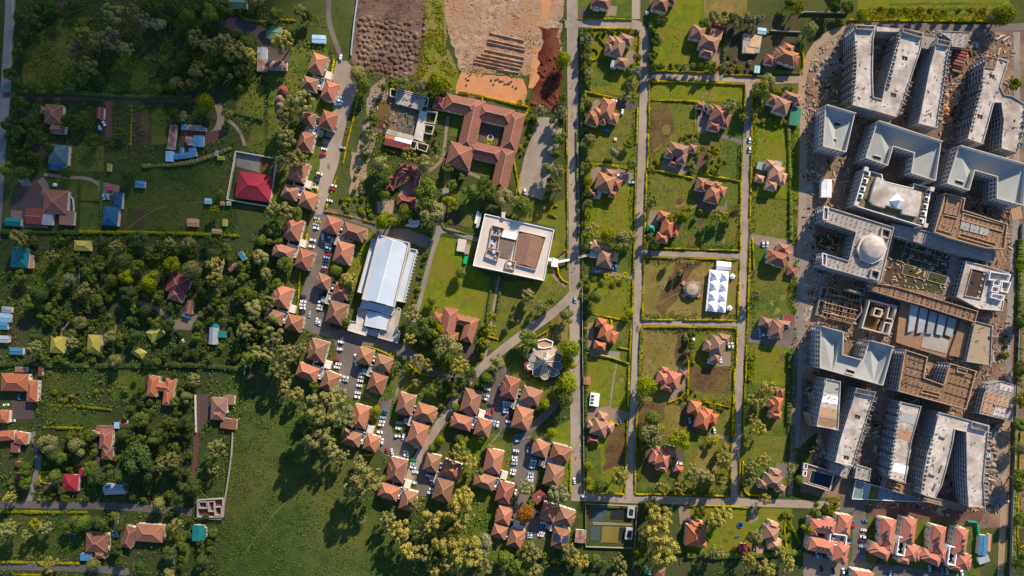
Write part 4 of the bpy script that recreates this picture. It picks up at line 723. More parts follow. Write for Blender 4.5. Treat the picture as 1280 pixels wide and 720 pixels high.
apart('right pink-tiled apartment wing beside the green netting', [(1202, 678, 16, 34, 8, 'h'), (1206, 670, 10, 15, 8, 'h'), (1204, 702, 20, 20, 12, 'h'), (1211, 705, 8, 13, 12, 'h'), (1196, 709, 14, 9, 14, 'h')], skyl([(1205, 676), (1204.5, 683), (1204, 688)], 11.6))
apart('pink apartment roof cut by the bottom edge', [(1080, 722, 26, 14, 8, 'h')]); LANDM += [(1040, 675, 'the pink apartment foursome'), (1124, 680, 'the left pink apartment pair'), (1188, 690, 'the right pink apartment pair')]
for lb, x, y, w, h in (('grey roof terrace inside the apartment foursome', 1045, 673, 20, 13), ('white framed light court of the left apartment pair', 1124, 681, 9, 22), ('white framed light court of the right apartment pair', 1187, 693, 9, 22)):
    X, Y = W(x, y, 6); o = thing('light_court', lb, 'light court', (X, Y, 0), AP); a = R(-8); MB().box(0, 0, 0, 6, w*S, h*S, a).obj('floor_slab', CONC if w > 12 else DARK, o); p = MB(); c, s = math.cos(a), math.sin(a)
    for u, v_, lx, ly in ((-w/2, 0, 1.2, h), (w/2, 0, 1.2, h), (0, -h/2, w, 1.2), (0, h/2, w, 1.2)): p.box(u*S*c-v_*S*s, u*S*s+v_*S*c, 0, 9.5, lx*S*.9, ly*S*1.02, a)
    p.obj('parapet', WHITE, o)
    for i in range(6): q = MB().cyl(random.Random(i).uniform(-.35, .35)*w*S, (i/5-.5)*h*S*.75, 6, 7.4, .7, .7, 8).obj('water_tank', (BLACK, TANK)[i % 2], o)

# brown mansion round two courts
def mex(o, org):
    for px, py in ((613, 172), ):
        x, y = W(px, py); b = MB()
        for i in range(16):
            a = i/16*6.283; b.box(x-org[0]+2*math.cos(a), y-org[1]+2*math.sin(a), 0.1, 0.7, 0.8, 0.35, a+1.57)
        b.obj('fountain', WHITE, o)
house('courtyard_mansion', 'large brown tiled mansion wrapped round two open courtyards', 'mansion', [(577, 131, 42, 21, 13, 'h'), (589, 156, 22, 66, 13, 'h'), (619, 143, 46, 22, 13, 'h'), (641, 164, 22, 50, 13, 'h'), (606, 190, 46, 21, 13, 'h'), (575, 194, 31, 30, 14, 'h', None, 6.6), (629, 212, 21, 56, 13, 'h'), (549, 128, 15, 17, 10, 'h', 'maroon', 4), (561, 205, 15, 12, 12, 'h', 'maroon', 3.4)], 'redbrown', 6.0, None, 'the brown courtyard mansion', 27, None, mex)
G_ = G; lawn([(568, 143), (582, 146), (577, 172), (561, 170)], 'lawnd', 4); lawn([(590, 195), (618, 202), (612, 222), (584, 216)], 'lawnd', 4); lawn([(601, 152), (628, 158), (622, 182), (599, 176)], 'paved', 4)
house('orange_house', 'U-shaped terracotta house beside three yellow bushes', 'house', [(561, 404, 18, 38, 10, 'h'), (581, 401, 27, 13, 13, 'h'), (587, 412, 16, 32, 17, 'h'), (547, 397, 11, 12, 12, 'h'), (567, 420, 12, 10, 10, 'h')], 'terracotta', 5.5, None, 'the U-shaped terracotta house')
lawn([(575, 432), (595, 430), (592, 452), (580, 452)], 'paved', 4)
house('brown_house', 'dark brown house with a patio sunk among large trees', 'house', [(499, 222, 24, 16, -30, 'h'), (512, 213, 30, 14, 12, 'h'), (519, 230, 9, 26, 8, 'h'), (508, 251, 24, 13, 10, 'h'), (488, 230, 10, 14, 10, 'h')], 'maroon', 4.2, None, 'the dark brown house in trees')
lawn([(500, 226), (517, 226), (515, 246), (499, 246)], 'pave', 4); lawn([(471, 252), (492, 250), (496, 262), (490, 268), (472, 266)], 'dirt', 4, 0.6, 'yard')

# left-hand scattered houses (under the cloud)
LH = 'scattered houses of the green suburb'
def lh(label, mat, wings, phrase=None, eave=4.2, cat='house', pitch=22, name='suburban_house', ex=None): return house(name, label, cat, wings, mat, eave, LH if cat == 'house' else None, phrase, pitch, None, ex)
lh('old red brown house beside the track with a lower red wing', 'redbrown', [(66, 142, 22, 24, 4, 'h'), (71, 161, 17, 11, 4, 'g'), (55, 137, 12, 10, 4, 'h')], 'the old red brown house')
lh('grey green hip-roofed house beside a looping drive', 'metal', [(72, 193, 24, 25, 5, 'h', M('sheet_grey_green', (0.10, 0.17, 0.17), (0.07, 0.12, 0.13), scale=0.3, rib=0.8)), (70, 206, 20, 12, 5, 'h', 'navyroof')], 'the grey green hip-roofed house')
lh('large brown pink house with white terraces in the paved compound', 'brown', [(68, 252, 30, 30, 4, 'h', 'redbrown'), (82, 272, 18, 18, 4, 'f', 'brown', 3.6), (58, 272, 12, 18, 4, 'f', 'metal', 3.6)], 'the paved compound house')
lh('flat dark red sheet-roofed hall in the paved compound', 'maroon', [(41, 270, 20, 20, 2, 'g')], None, 3.5, pitch=7); lh('teal barrel-roofed store at the compound wall', 'teal', [(15, 277, 19, 10, 3, 'g')], 'the teal store', 3, 'store', 18, 'store_shed')
lh('deep blue sheet-roofed house with two offset wings', 'navyroof', [(137, 270, 19, 24, 5, 'h'), (146, 250, 11, 21, 5, 'h')], 'the deep blue house')
lh('red rusty sheet roof beside the narrow car yard', 'maroon', [(124, 141, 9, 14, 4, 'g')], 'the car yard', 3)
lh('long rusty shed on the left of the shed yard', 'rust', [(214, 171, 9, 31, 8, 'g')], 'the rusty shed yard', 2.8, 'shed', 8, 'shed'); lh('blue-ended rusty shed along the top of the shed yard', 'rust', [(243, 159, 17, 7, 4, 'g'), (229, 158, 7, 7, 3, 'g', 'blue', 2.7), (254, 161, 5, 5, 3, 'g', 'blue', 2.6)], None, 2.8, 'shed', 8, 'shed')
lh('small rust and white shed left of the square blue shed', 'rust', [(235, 174, 8, 8, 4, 'g', 'rust'), (237, 179, 7, 4, 3, 'f', 'metal', 2.5)], None, 2.7, 'shed', 8, 'shed'); lh('small bright blue lean-to inside the shed yard', 'blue', [(226, 187, 4, 7, 3, 'f')], None, 2.5, 'shed', 8, 'shed'); lh('square blue sheet-roofed shed in the middle of the shed yard', 'blue', [(247, 176, 13, 14, 2, 'g')], None, 2.9, 'shed', 8, 'shed'); lh('pale blue L-shaped shed below the shed yard', 'blue', [(211, 195, 10, 13, 2, 'g', 'skyblue'), (228, 194, 26, 7, -6, 'g'), (240, 190, 9, 11, -5, 'g')], None, 2.9, 'shed', 8, 'shed')
lh('yellow-roofed safari tent with a straight footpath below', 'tent', [(102, 307, 21, 13, 2, 'h')], 'the yellow tent roof with the footpath', 2.8, 'tent house', 20, 'tent_house'); lh('teal sheet-roofed house with an orange side strip', 'teal', [(24, 322, 22, 25, 6, 'h'), (38, 327, 4, 17, 3, 'f', 'tan', 2.6)], 'the teal house')
lh('dark maroon house with skylights above the curving track', 'maroon', [(222, 355, 27, 26, 18, 'h'), (220, 368, 19, 17, 18, 'h', 'redbrown')], 'the maroon house by the curving track'); lh('small rust-red hut with a blue end by the curving track', 'rust', [(236, 384, 9, 17, 12, 'g', 'redbrown'), (232, 394, 9, 6, 20, 'f', 'blue', 2.6)], None, 3)
for lb, x, y, w, h, a in (('yellow-roofed tent house left of the small brown parking yard', 71, 431, 18, 21, 4), ('yellow-roofed tent house right of the small brown parking yard', 117, 430, 18, 23, 4), ('tilted olive yellow tent house beside the curving track', 193, 417, 19, 15, -32), ('smallest olive yellow tent roof, tilted among trees', 172, 441, 17, 10, 30)):
    lh(lb, 'tent', [(x, y, w, h, a, 'h')], lb.replace('yellow-roofed ', '') if w > 17.5 and x < 150 else None, 2.9, 'tent house', 24, 'tent_house')
lh('grey corrugated cabin with a teal shade sail beside it', 'metal', [(266, 420, 11, 21, 4, 'g'), (277, 418, 10, 8, 3, 'f', 'teal', 2.5), (268, 408, 10, 7, 3, 'f', 'teal', 2.4)], 'the grey cabin with teal shade', 2.9)
for lb, m, w in (('stepped grey metal shed at the left edge', 'metal', [(7, 387, 12, 8, 4, 'g'), (5, 397, 14, 11, 4, 'g', 'skyblue'), (3, 407, 10, 10, 3, 'g', 'blue')]), ('small grey shed below the stepped metal shed', 'metal', [(4, 424, 11, 9, 3, 'g')]), ('blue sheet roof below the grey yard', 'blue', [(19, 439, 16, 9, 2, 'g')])): lh(lb, m, w, None, 3, 'shed', 9, 'shed')
lh('bright orange house with a rusty lean-to at the left edge', 'orange', [(17, 478, 34, 22, 2, 'h'), (39, 489, 13, 27, 3, 'h'), (25, 462, 15, 7, 2, 'f', 'rust', 3), (49, 464, 5, 13, 3, 'f', 'maroon', 2.8)], 'the bright orange house at the left edge', 5)
lh('orange E-shaped house with white terraces among trees', 'orange', [(190, 483, 13, 26, 8, 'h'), (202, 484, 26, 11, 8, 'h'), (211, 483, 12, 20, 8, 'h'), (209, 497, 12, 20, 8, 'h')], 'the orange E-shaped house', 5)
lh('pinkish house below a dark swimming pool', 'brown', [(273, 507, 20, 20, 3, 'h'), (271, 518, 17, 14, 3, 'h'), (285, 530, 20, 13, 8, 'f', 'redbrown', 3.2), (285, 500, 14, 12, 3, 'f', 'brown', 3.5)], 'the pinkish pool house', 5)
lh('small orange house at the left edge below the lane gate', 'orange', [(3, 521, 13, 16, 4, 'h')], None, 4); lh('low orange house row at the left edge', 'orange', [(6, 545, 20, 12, -4, 'h'), (25, 548, 16, 15, 10, 'h'), (17, 560, 10, 12, 5, 'f', 'maroon', 3)], 'the low orange house row', 4.5)
lh('long orange house with a grey drive on its left', 'redbrown', [(131, 550, 15, 24, 6, 'h', 'terracotta'), (119, 542, 17, 6, 5, 'g', 'tan'), (133, 567, 14, 16, 5, 'h')], 'the long orange house', 4.6)
lh('magenta red house beside a smaller red hut', 'crimson', [(87, 604, 20, 21, 4, 'h')], 'the magenta red house', 4); lh('small magenta red hut right of the red house', 'crimson', [(101, 591, 7, 10, 3, 'g')], None, 2.8, 'hut', 10, 'hut'); lh('tiny red hut among the left-hand trees', 'crimson', [(21, 580, 7, 6, 8, 'g'), (21, 596, 6, 8, 2, 'g')], None, 2.8, 'hut', 10, 'hut')
lh('striped blue and rust sheet roof under the big dark tree', 'rust', [(143, 612, 28, 13, -3, 'g', 'metal'), (134, 609, 8, 8, 2, 'g', 'blue', 3.4), (150, 606, 10, 6, 2, 'g', 'skyblue', 3.5)], 'the striped sheet roof', 3)
lh('teal green sheet house with a stepped corner', 'green', [(247, 667, 15, 20, 2, 'g', 'teal'), (254, 667, 6, 13, 2, 'f', 'green', 3)], 'the teal green house', 3.4, pitch=9); lh('long orange brown house with many hips above the bottom lane', 'terracotta', [(186, 667, 34, 22, 4, 'h'), (160, 672, 15, 27, 18, 'h', 'redbrown'), (198, 669, 14, 16, 4, 'h')], 'the long many-hipped house', 5)
lh('brown house with a bright blue lean-to by the bottom lane', 'redbrown', [(120, 679, 28, 24, 3, 'h'), (106, 697, 14, 9, 2, 'f', 'blue', 2.8), (124, 694, 14, 10, 3, 'h')], 'the brown house with the blue lean-to', 4.5)
lh('pale green gabled house at the top edge beside the dark yard', 'palegreen', [(296, 3, 23, 11, 2, 'g')], 'the pale green house', 4); lh('olive green gabled shed in the dark yard', 'palegreen', [(342, 40, 18, 16, 10, 'g')], None, 3, 'shed', 14, 'shed'); lh('rusty red container in the dark yard', 'rust', [(348, 47, 13, 8, 8, 'g', 'maroon')], None, 2.6, 'container', 3, 'container')
lh('striped grey and red long shed left of the dark court', 'rust', [(327, 66, 12, 15, 2, 'g', 'metal'), (327, 81, 13, 15, 2, 'g', 'rust', 2.9)], 'the dark workshop court', 3, 'shed', 8, 'shed'); lh('long rusty shed along the bottom of the dark court', 'rust', [(346, 81, 24, 11, 3, 'g')], None, 3, 'shed', 8, 'shed'); lh('pale blue shed beside the narrow track', 'skyblue', [(398, 48, 17, 10, 3, 'g')], 'the pale blue shed', 2.8, 'shed', 8, 'shed')
for lb, x, y, r, m in (('red round thatched hut, topmost of the three huts', 353, 112, 6, 'maroon'), ('grey round thatched hut, middle of the three huts', 349, 123, 5, 'thatch'), ('smallest round thatched hut, lowest of the three huts', 349, 131, 4.5, 'thatch')):
    X, Y = W(x, y, 3); o = thing('round_hut', lb, 'hut', (X, Y, 0), 'round thatched huts'); MB().cyl(0, 0, 0, 2.2, r*S*.85, r*S*.85, 14).obj('wall', WALLC, o); MB().cyl(0, 0, 2.1, 2.1+r*S*.6, r*S, 0.1, 14).obj('roof', MT[m], o)
LANDM.append((350, 122, 'the round thatched huts'))
lh('faded red roof among trees left of the estate', 'rust', [(290, 334, 12, 6, -35, 'g'), (302, 320, 6, 12, -30, 'f', 'blue', 2.6)], None, 2.8, 'shed', 8, 'shed')
lh('bricky ruin-side hut with a blue panel', 'rust', [(130, 537, 22, 9, 3, 'g', 'redbrown'), (145, 532, 7, 8, 2, 'f', 'skyblue', 2.7), (153, 530, 9, 9, 2, 'g', 'maroon', 2.7)], None, 2.8, 'hut', 8, 'hut'); lh('small maroon hut in the bottom row of trees', 'redbrown', [(824, 715, 16, 12, 8, 'h'), (811, 714, 9, 10, 12, 'f', 'palegreen', 2.7)], None, 2.8, 'hut', 12, 'hut')
for lb, x, y, w, h, m in (('yellow box shed on the lawn right of the grey green house', 135, 209, 5, 10, 'tent'), ('cream tent shed on the big meadow', 240, 278, 14, 10, 'tan'), ('small cream and red booth at the meadow hedge', 280, 278, 6, 9, 'tent'), ('cream low shed at the meadow hedge', 270, 289, 12, 6, 'tan'), ('pale blue square hut on the big meadow', 259, 251, 8, 7, 'skyblue'), ('white box hut near the crimson compound', 285, 254, 6, 5, 'metal'), ('cream box hut near the crimson compound', 277, 254, 5, 5, 'tan'), ('open blue-framed pen on the meadow', 174, 230, 12, 9, 'blue'), ('white cabin right of the shed yard', 270, 191, 4, 7, 'metal'), ('cream tarp hut right of the shed yard', 275, 197, 8, 5, 'tent')):
    lh(lb, m, [(x, y, w, h, 4, 'g')], None, 2.4, 'hut', 8, 'hut')

# crimson-roofed house in its walled compound
lawn([(297, 192), (328, 196), (326, 216), (310, 212), (295, 208)], 'street', 4, 0, 'concrete_yard'); lawn([(326, 198), (346, 200), (346, 214), (324, 214)], 'brown', 4); lawn([(288, 246), (336, 254), (337, 258), (285, 250)], 'lawnd', 4)
lh('crimson sheet-roofed house inside a pale boundary wall', 'crimson', [(317, 233, 44, 33, 8, 'h'), (309, 224, 20, 18, 8, 'h'), (328, 230, 18, 25, 8, 'h')], 'the crimson walled house', 5, pitch=20)
def wall(name, label, pts, h, t, mat, cat='wall', closed=False):
    P = [W(*p) for p in pts]; P = P+[P[0]] if closed else P; q = P[0]; b = MB()
    for a, c in zip(P[:-1], P[1:]): b.bar((a[0]-q[0], a[1]-q[1], h/2), (c[0]-q[0], c[1]-q[1], h/2), t, h)
    o = put(name, b.mesh(name, mat), None, (*q, 0)); return tag(o, label, cat)
wall('boundary_wall', 'pale boundary wall round the crimson-roofed house', [(296, 190), (347, 199), (338, 259), (285, 250)], 2.6, 0.7, WALLC, closed=True)
wall('boundary_wall', 'long pale wall down the left of the bottom field', [(292, 540), (290, 570), (286, 600), (278, 648), (246, 647)], 2.4, 0.4, WALLB); wall('boundary_wall', 'thin wall along the right side of the straight road', [(727.5, 360), (728, 440), (729, 520), (730, 616)], 2.2, 0.3, WALLB); wall('boundary_wall', 'grey site wall along the right-hand perimeter track', [(1276, 280), (1272, 400), (1268, 520), (1264, 640), (1262, 720)], 2.4, 0.4, CONC)
wall('boundary_wall', 'low wall left of the meadow by the dark house', [(245, 493), (246, 540)], 2.2, 0.5, WALLC); wall('boundary_wall', 'wall between the field and the wooded gardens', [(310, 440), (306, 468)], 2, .5, WALLC); wall('boundary_wall', 'pale winding wall in the woods left of the estate', [(282, 318), (279, 338), (270, 358)], 2, .5, WALLC)
wall('boundary_wall', 'blue and white hoarding down the left of the soil heaps', [(448, -5), (443, 30), (439, 70)], 2, .5, M('hoarding', (.35, .45, .5))); wall('boundary_wall', 'grey wall below the dark garden by the site', [(1000, 18), (1004, 16), (1060, 17)], 2.2, .5, CONC); wall('boundary_wall', 'grey wall beside the terracotta villa with blue cars', [(962, 39), (1000, 41)], 2, .5, CONC)
# ------------------------------------------------------------------ larger single buildings
def PW(poly, h): return [W(x, y, h) for x, y in poly]
def rel(poly, org): return [(x-org[0], y-org[1]) for x, y in poly]
def plain(o, name, poly, z0, z1, mat, org, at=None):
    """a flat prism whose outline was read at height `at`"""
    return MB().prism(rel(PW(poly, z1 if at is None else at), org), z0, z1).obj(name, mat, o)
def rim(o, name, poly, z0, z1, t, mat, org):
    """a parapet: a wall of thickness t along a closed outline"""
    P = rel(PW(poly, z1), org); P = P if area(P) > 0 else P[::-1]; q = offset(P, t); n = len(P); b = MB()
    v = [(x, y, z) for z in (z0, z1) for x, y in P]+[(x, y, z) for z in (z0, z1) for x, y in q]; f = []
    for i in range(n):
        j = (i+1) % n; f += [(i, j, n+j, n+i), (2*n+j, 2*n+i, 3*n+i, 3*n+j), (n+i, n+j, 3*n+j, 3*n+i)]
    return b.add(v, f).obj(name, mat, o)
def slope(o, name, quads, mat, org):
    b = MB()
    for q in quads:
        b.add([(*[c-g for c, g in zip(W(x, y, z), org)], z) for x, y, z in q], [tuple(range(len(q)))])
    return b.obj(name, mat, o)
def clutter(o, og, out, z, n, seed, mats=None, big=1.0):
    """small building materials lying about on a deck, joined by material"""
    g = random.Random(seed); xs, ys = [p[0] for p in out], [p[1] for p in out]; B = [MB() for _ in range(4)]
    for i in range(n*6):
        if n <= 0: break
        x, y = g.uniform(min(xs), max(xs)), g.uniform(min(ys), max(ys))
        if not inside((x, y), out): continue
        n -= 1; X, Y = W(x, y, z); L = g.choice((.6, .8, 1.2, 2.2, 3.0))*big; B[i % 4].box(X-og[0], Y-og[1], z, z+g.uniform(.1, .6), L, g.uniform(.25, .9)*big, g.uniform(0, 3.1))
    for b, m in zip(B, mats or (TIMBL, CONC, BLACK, TIMB)):
        if b.v: b.obj('building_materials', m, o, kind='stuff')
SKYB = M('hall_sheet', (0.50, 0.575, 0.65), (0.44, 0.515, 0.595), scale=0.08, rand=0.0, c3=(0.42, 0.49, 0.56), s3=0.06, rough=0.45)
LIGHT = M('pale_render', (0.58, 0.52, 0.46), (0.50, 0.45, 0.40), scale=0.2, c3=(0.48, 0.43, 0.38), s3=0.08)
# white hall
o = thing('assembly_hall', 'long white sheet-roofed hall with lower side aisles and stepped terraces', 'hall', (*W(480, 345), 0)); og = tuple(o.location[:2]); LANDM.append((480, 345, 'the long white hall'))
main = [(473, 293), (512, 303), (493, 384), (452, 374)]
plain(o, 'wall', [(474, 294), (511, 304), (492, 383), (453, 373)], 0, 10.6, LIGHT, og, 12)
slope(o, 'roof', [[(473.5, 294, 10.8), (491.5, 300.5, 14.6), (471, 377.5, 14.6), (453, 373, 10.8)][::-1], [(491.5, 300.5, 14.6), (511.5, 304, 10.8), (492.5, 383.5, 10.8), (471, 377.5, 14.6)][::-1], [(473.5, 294, 10.8), (511.5, 304, 10.8), (491.5, 300.5, 14.6)][::-1]], SKYB, og)
b = MB(); P = rel(PW([(491.5, 300.5), (471, 377.5)], 14.6), og); b.bar((*P[0], 14.65), (*P[1], 14.65), .4, .2); b.obj('ridge_cap', WHITE, o); rim(o, 'parapet', main, 10.2, 12.4, 0.7, LIGHT, og)
for lb, pl, z in (('aisle', [(465, 298), (471.5, 299.5), (453, 367), (446.5, 365)], 7.5), ('aisle', [(512.5, 310), (521.5, 312), (505, 378), (494, 376)], 7.5), ('aisle', [(453, 375), (493, 385), (490, 394), (450, 384)], 8.6)):
    plain(o, lb, pl, 0, z-1, SKYB, og, z); rim(o, 'parapet', pl, z-1.1, z+0.25, 0.6, LIGHT, og)
pl = [(459, 388), (488, 394), (483, 413), (455, 407)]; slope(o, 'roof', [[(459, 388, 6.6), (473.5, 391, 7.4), (469, 410, 7.4), (455, 407, 6.6)][::-1], [(473.5, 391, 7.4), (488, 394, 6.6), (483, 413, 6.6), (469, 410, 7.4)][::-1]], SKYB, og); rim(o, 'parapet', pl, 0, 7.2, 0.5, LIGHT, og)
for pl in ([(448, 384), (459, 387), (454.5, 408), (460, 411), (457, 420), (434, 413), (437, 401), (445, 402)], [(489, 394), (497, 384), (501, 386), (496, 410), (500, 417), (497, 429), (472, 422), (475, 412), (484, 414)]):
    plain(o, 'terrace', pl, 0, 4.5, CONCL, og); rim(o, 'parapet', pl, 4.4, 5.3, 0.45, LIGHT, og)
plain(o, 'porch', [(459, 410), (474, 413), (471, 421), (458, 418)], 0, 3.2, CONCB, og)
for i in range(16):
    x, y = 521.5-i*1.05, 316+i*4.1; X, Y = W(x, y, 3); MB().box(X-og[0], Y-og[1], 0, 5.5, 1.6, 0.7, R(-14)).obj('buttress', LIGHT, o)
# square office with rooftop frames
o = thing('office_block', 'square pale office block with a brown gabled hall sunk in its flat roof', 'office', (*W(642, 308), 0)); og = tuple(o.location[:2]); LANDM.append((642, 308, 'the square office block'))
out = [(606, 267), (693, 287), (680, 351), (591, 332)]; plain(o, 'wall', out, 0, 9, LIGHT, og, 9.5); rim(o, 'parapet', out, 9.0, 9.9, 0.5, WHITE, og)
inner = [(648, 288), (683, 296), (670, 338), (641, 330)]; rim(o, 'parapet', inner, 9, 10.6, 0.4, LIGHT, og)
slope(o, 'roof', [[(649, 290, 9.6), (664, 295, 11.4), (656, 331, 11.4), (642, 329, 9.6)][::-1], [(664, 295, 11.4), (681, 297, 9.6), (669, 336, 9.6), (656, 331, 11.4)][::-1], [(649, 290, 9.6), (681, 297, 9.6), (664, 295, 11.4)][::-1], [(642, 329, 9.6), (656, 331, 11.4), (669, 336, 9.6)][::-1]], MT['brown'], og)
plain(o, 'plant_court', [(626, 296), (644, 300), (638, 324), (622, 320)], 9, 9.6, M('court_roof', (.19, .145, .12), (.13, .10, .085), scale=.4), og); plain(o, 'roof_light', [(628, 289), (648, 291), (645, 300), (627, 296)], 9, 10.6, WHITE, og)
for pl in ([(615, 281), (631, 285), (627, 295), (613, 293)], [(613, 293), (625, 295), (622, 312), (610, 310)], [(609, 311), (625, 315), (622, 327), (606, 321)]):
    plain(o, 'plant_floor', pl, 9, 9.1, CONCB, og); rim(o, 'timber_screen', pl, 9.0, 11.0, 0.5, TIMBL, og)
for x, y, r, m in ((616, 305, .9, TANK), (617.5, 315, 1.4, TANK), (619, 321, 1, CONC), (620, 288, 1, BLACK), (624, 289, .9, CONC), (619, 300, 1, BLACK), (637, 330, 1.6, TANK)): tank(o, og, x, y, 9.1, r, 1.5, m)
rim(o, 'timber_screen', [(634, 324), (646, 327), (643, 338), (631, 335)], 9, 11.2, 0.9, TIMBL, og)
for pl in ([(627, 265), (632, 265), (631, 273), (627, 272)],): plain(o, 'lift_shaft', pl, 9, 11, LIGHT, og)
o = thing('covered_walkway', 'white covered walkway from the office block to the straight road', 'walkway', (*W(700, 325), 0)); og = tuple(o.location[:2])
for pl in ([(677, 320), (691, 323), (690, 327), (676, 324)], [(690, 322), (698, 324), (697, 334), (689, 333)], [(698, 326), (712, 323), (712, 326), (698, 329)]):
    plain(o, 'canopy', pl, 3, 3.3, WHITE, og); b = MB()
    for x, y in pl: X, Y = W(x, y, 1); b.box((X-og[0])*.98, (Y-og[1])*.98, 0, 3, .3, .3)
    b.obj('posts', CONC, o, kind='stuff')
o = thing('covered_walkway', 'grey covered walkway running left from the tan brown villa to the road', 'walkway', (*W(731, 320), 0)); plain(o, 'canopy', [(723, 320), (737, 317), (737, 320), (723, 323)], 2.8, 3.1, CONCL, tuple(o.location[:2]))
# round pavilion
o = thing('round_pavilion', 'round many-sided pavilion with grey and tan wedge roofs and maroon corner rooms', 'pavilion', (*W(681, 452), 0)); og = tuple(o.location[:2]); LANDM.append((681, 452, 'the round pavilion'))
def pol(a, r, z): return (681+r*math.cos(R(a)), 452+r*math.sin(R(a)), z)
DK, TN = M('pavilion_grey', (0.165, 0.155, 0.150), (0.120, 0.113, 0.112), scale=.4, rib=.6), M('pavilion_tan', (0.42, 0.335, 0.25), (0.34, 0.27, 0.20), scale=.4, rib=.6)
body = [pol(a, 17.6, 0)[:2] for a in range(0, 360, 20)]; plain(o, 'wall', body, 0, 5, MT['maroon'], og)
for i in range(10):
    a = -90+36*i; slope(o, 'wedge_roof', [[pol(a-18, 18.2, 5.2), pol(a-9, 21.4, 5.0), pol(a, 22.6, 5.0), pol(a+9, 21.4, 5.0), pol(a+18, 18.2, 5.2), pol(a+18, 12, 6.6), pol(a-18, 12, 6.6)]], (TN if i in (0, 1, 7, 8, 9, 5) else DK), og)
    slope(o, 'cone_facet', [[pol(a-18, 12, 6.9), pol(a+18, 12, 6.9), (681, 450, 13.5)]], (DK, TN)[i % 2], og)
b = MB(); X, Y = W(681, 450, 13); b.cyl(X-og[0], Y-og[1], 12.2, 15, 1.9, .1, 6); b.obj('lantern', MT['metal'], o)
b = MB()
for i in range(10):
    a = -90+36*i
    for p, q in ((pol(a-18, 18.3, 5.4), pol(a-9, 21.5, 5.2)), (pol(a-9, 21.5, 5.2), pol(a, 22.7, 5.2)), (pol(a, 22.7, 5.2), pol(a+9, 21.5, 5.2)), (pol(a+9, 21.5, 5.2), pol(a+18, 18.3, 5.4)), (pol(a-18, 18.3, 5.5), pol(a-18, 12, 6.9)), (pol(a-18, 12, 7.0), pol(a-18, 1.5, 12.9))): b.bar((*rel([W(*p)], og)[0], p[2]), (*rel([W(*q)], og)[0], q[2]), .5, .3)
b.obj('ridge_cap', LIGHT, o)
for pl in ([(670, 426), (682, 423), (692, 427), (690, 434), (680, 436), (673, 435)],): plain(o, 'porch_roof', pl, 0, 6, MT['tan'], og); rim(o, 'parapet', pl, 5.8, 7, .7, WHITE, og)
for pl, c in (([(655, 452), (664, 449), (668, 460), (660, 465), (656, 461)], [(658, 457), (665, 455), (667, 460), (660, 462)]), ([(690, 465), (696, 459), (701, 467), (695, 472)], [(691, 464), (696, 460), (700, 467), (695, 470)])):
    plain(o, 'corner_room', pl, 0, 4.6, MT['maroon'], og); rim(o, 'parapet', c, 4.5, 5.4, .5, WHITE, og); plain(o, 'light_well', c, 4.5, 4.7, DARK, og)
# dark square canopy between car parks, timber crown house, gazebo, tents
o = thing('dark_pavilion', 'dark brown square pavilion with a glazed centre between two car parks', 'pavilion', (*W(674, 621), 0)); og = tuple(o.location[:2]); pl = [(664, 620), (676, 611), (684, 621), (671, 631)]
plain(o, 'wall', pl, 0, 3, DARK, og); rim(o, 'roof', pl, 3, 4.2, 3.0, MT['maroon'], og); plain(o, 'roof_light', [(671, 620), (677, 617), (680, 622), (674, 626)], 3, 3.6, CONCB, og)
o = thing('gazebo', 'round thatch-coloured gazebo on a square hedged platform beside the white tents', 'gazebo', (*W(864, 362), 0)); og = tuple(o.location[:2]); LANDM.append((864, 362, 'the round gazebo'))
plain(o, 'platform', [(852, 350), (876, 350), (876, 373), (852, 372)], 0, 0.6, MT['maroon'], og)
b = MB(); b.cyl(0, .3, 3.0, 4.1, 6.9, 4.7, 8); b.obj('ring_roof', DK, o); b = MB(); b.cyl(0, .3, 4.0, 5.0, 4.8, .2, 12); b.obj('roof', M('gazebo_thatch', (0.42, 0.33, 0.235), (0.29, 0.22, 0.155), scale=1, bump=.4), o); b = MB()
for i in range(8): b.box(5.2*math.cos(i*.785), .3+5.2*math.sin(i*.785), .6, 3.1, .35, .35)
b.obj('posts', TIMBL, o, kind='stuff')
for x, y in ((855, 354), (873, 354), (855, 369), (873, 369)): X, Y = W(x, y, 1); MB().box(X-og[0], Y-og[1], .6, 1.2, 3, 3, .785).obj('planter', MT['tan'], o)
CANV = M('canvas_white', (0.83, 0.84, 0.86), (0.78, 0.79, 0.82), scale=.3)
o = thing('marquee', 'white marquee of eight peaked bays beside the round gazebo', 'marquee', (*W(898, 362), 0)); og = tuple(o.location[:2]); LANDM.append((898, 362, 'the white peaked marquee')); a0, ax, ay = (887, 337), (12.4, 1.1), (-1.2, 12.9)
for i in range(2):
    for j in range(4):
        c = lambda u, v: (a0[0]+ax[0]*(i+u)+ay[0]*(j+v), a0[1]+ax[1]*(i+u)+ay[1]*(j+v)); n = 6; v = []; f = []
        for jj in range(n+1):
            for ii in range(n+1):
                u, w = ii/n, jj/n; d = max(abs(u-.5), abs(w-.5))*2; z = 3.0+3.6*(1-d)**1.9+0.25*(1-d); x, y = W(*c(u, w), 3.5); v.append((x-og[0], y-og[1], z))
        f = [(k, k+n+1, k+n+2, k+1) for k in (q*(n+1)+p for q in range(n) for p in range(n))]; MB().add(v, f).obj('tent_bay', CANV, o)
plain(o, 'wall', [(888, 338), (911, 340), (907, 389), (883, 387)], 0, 2.9, CANV, og)
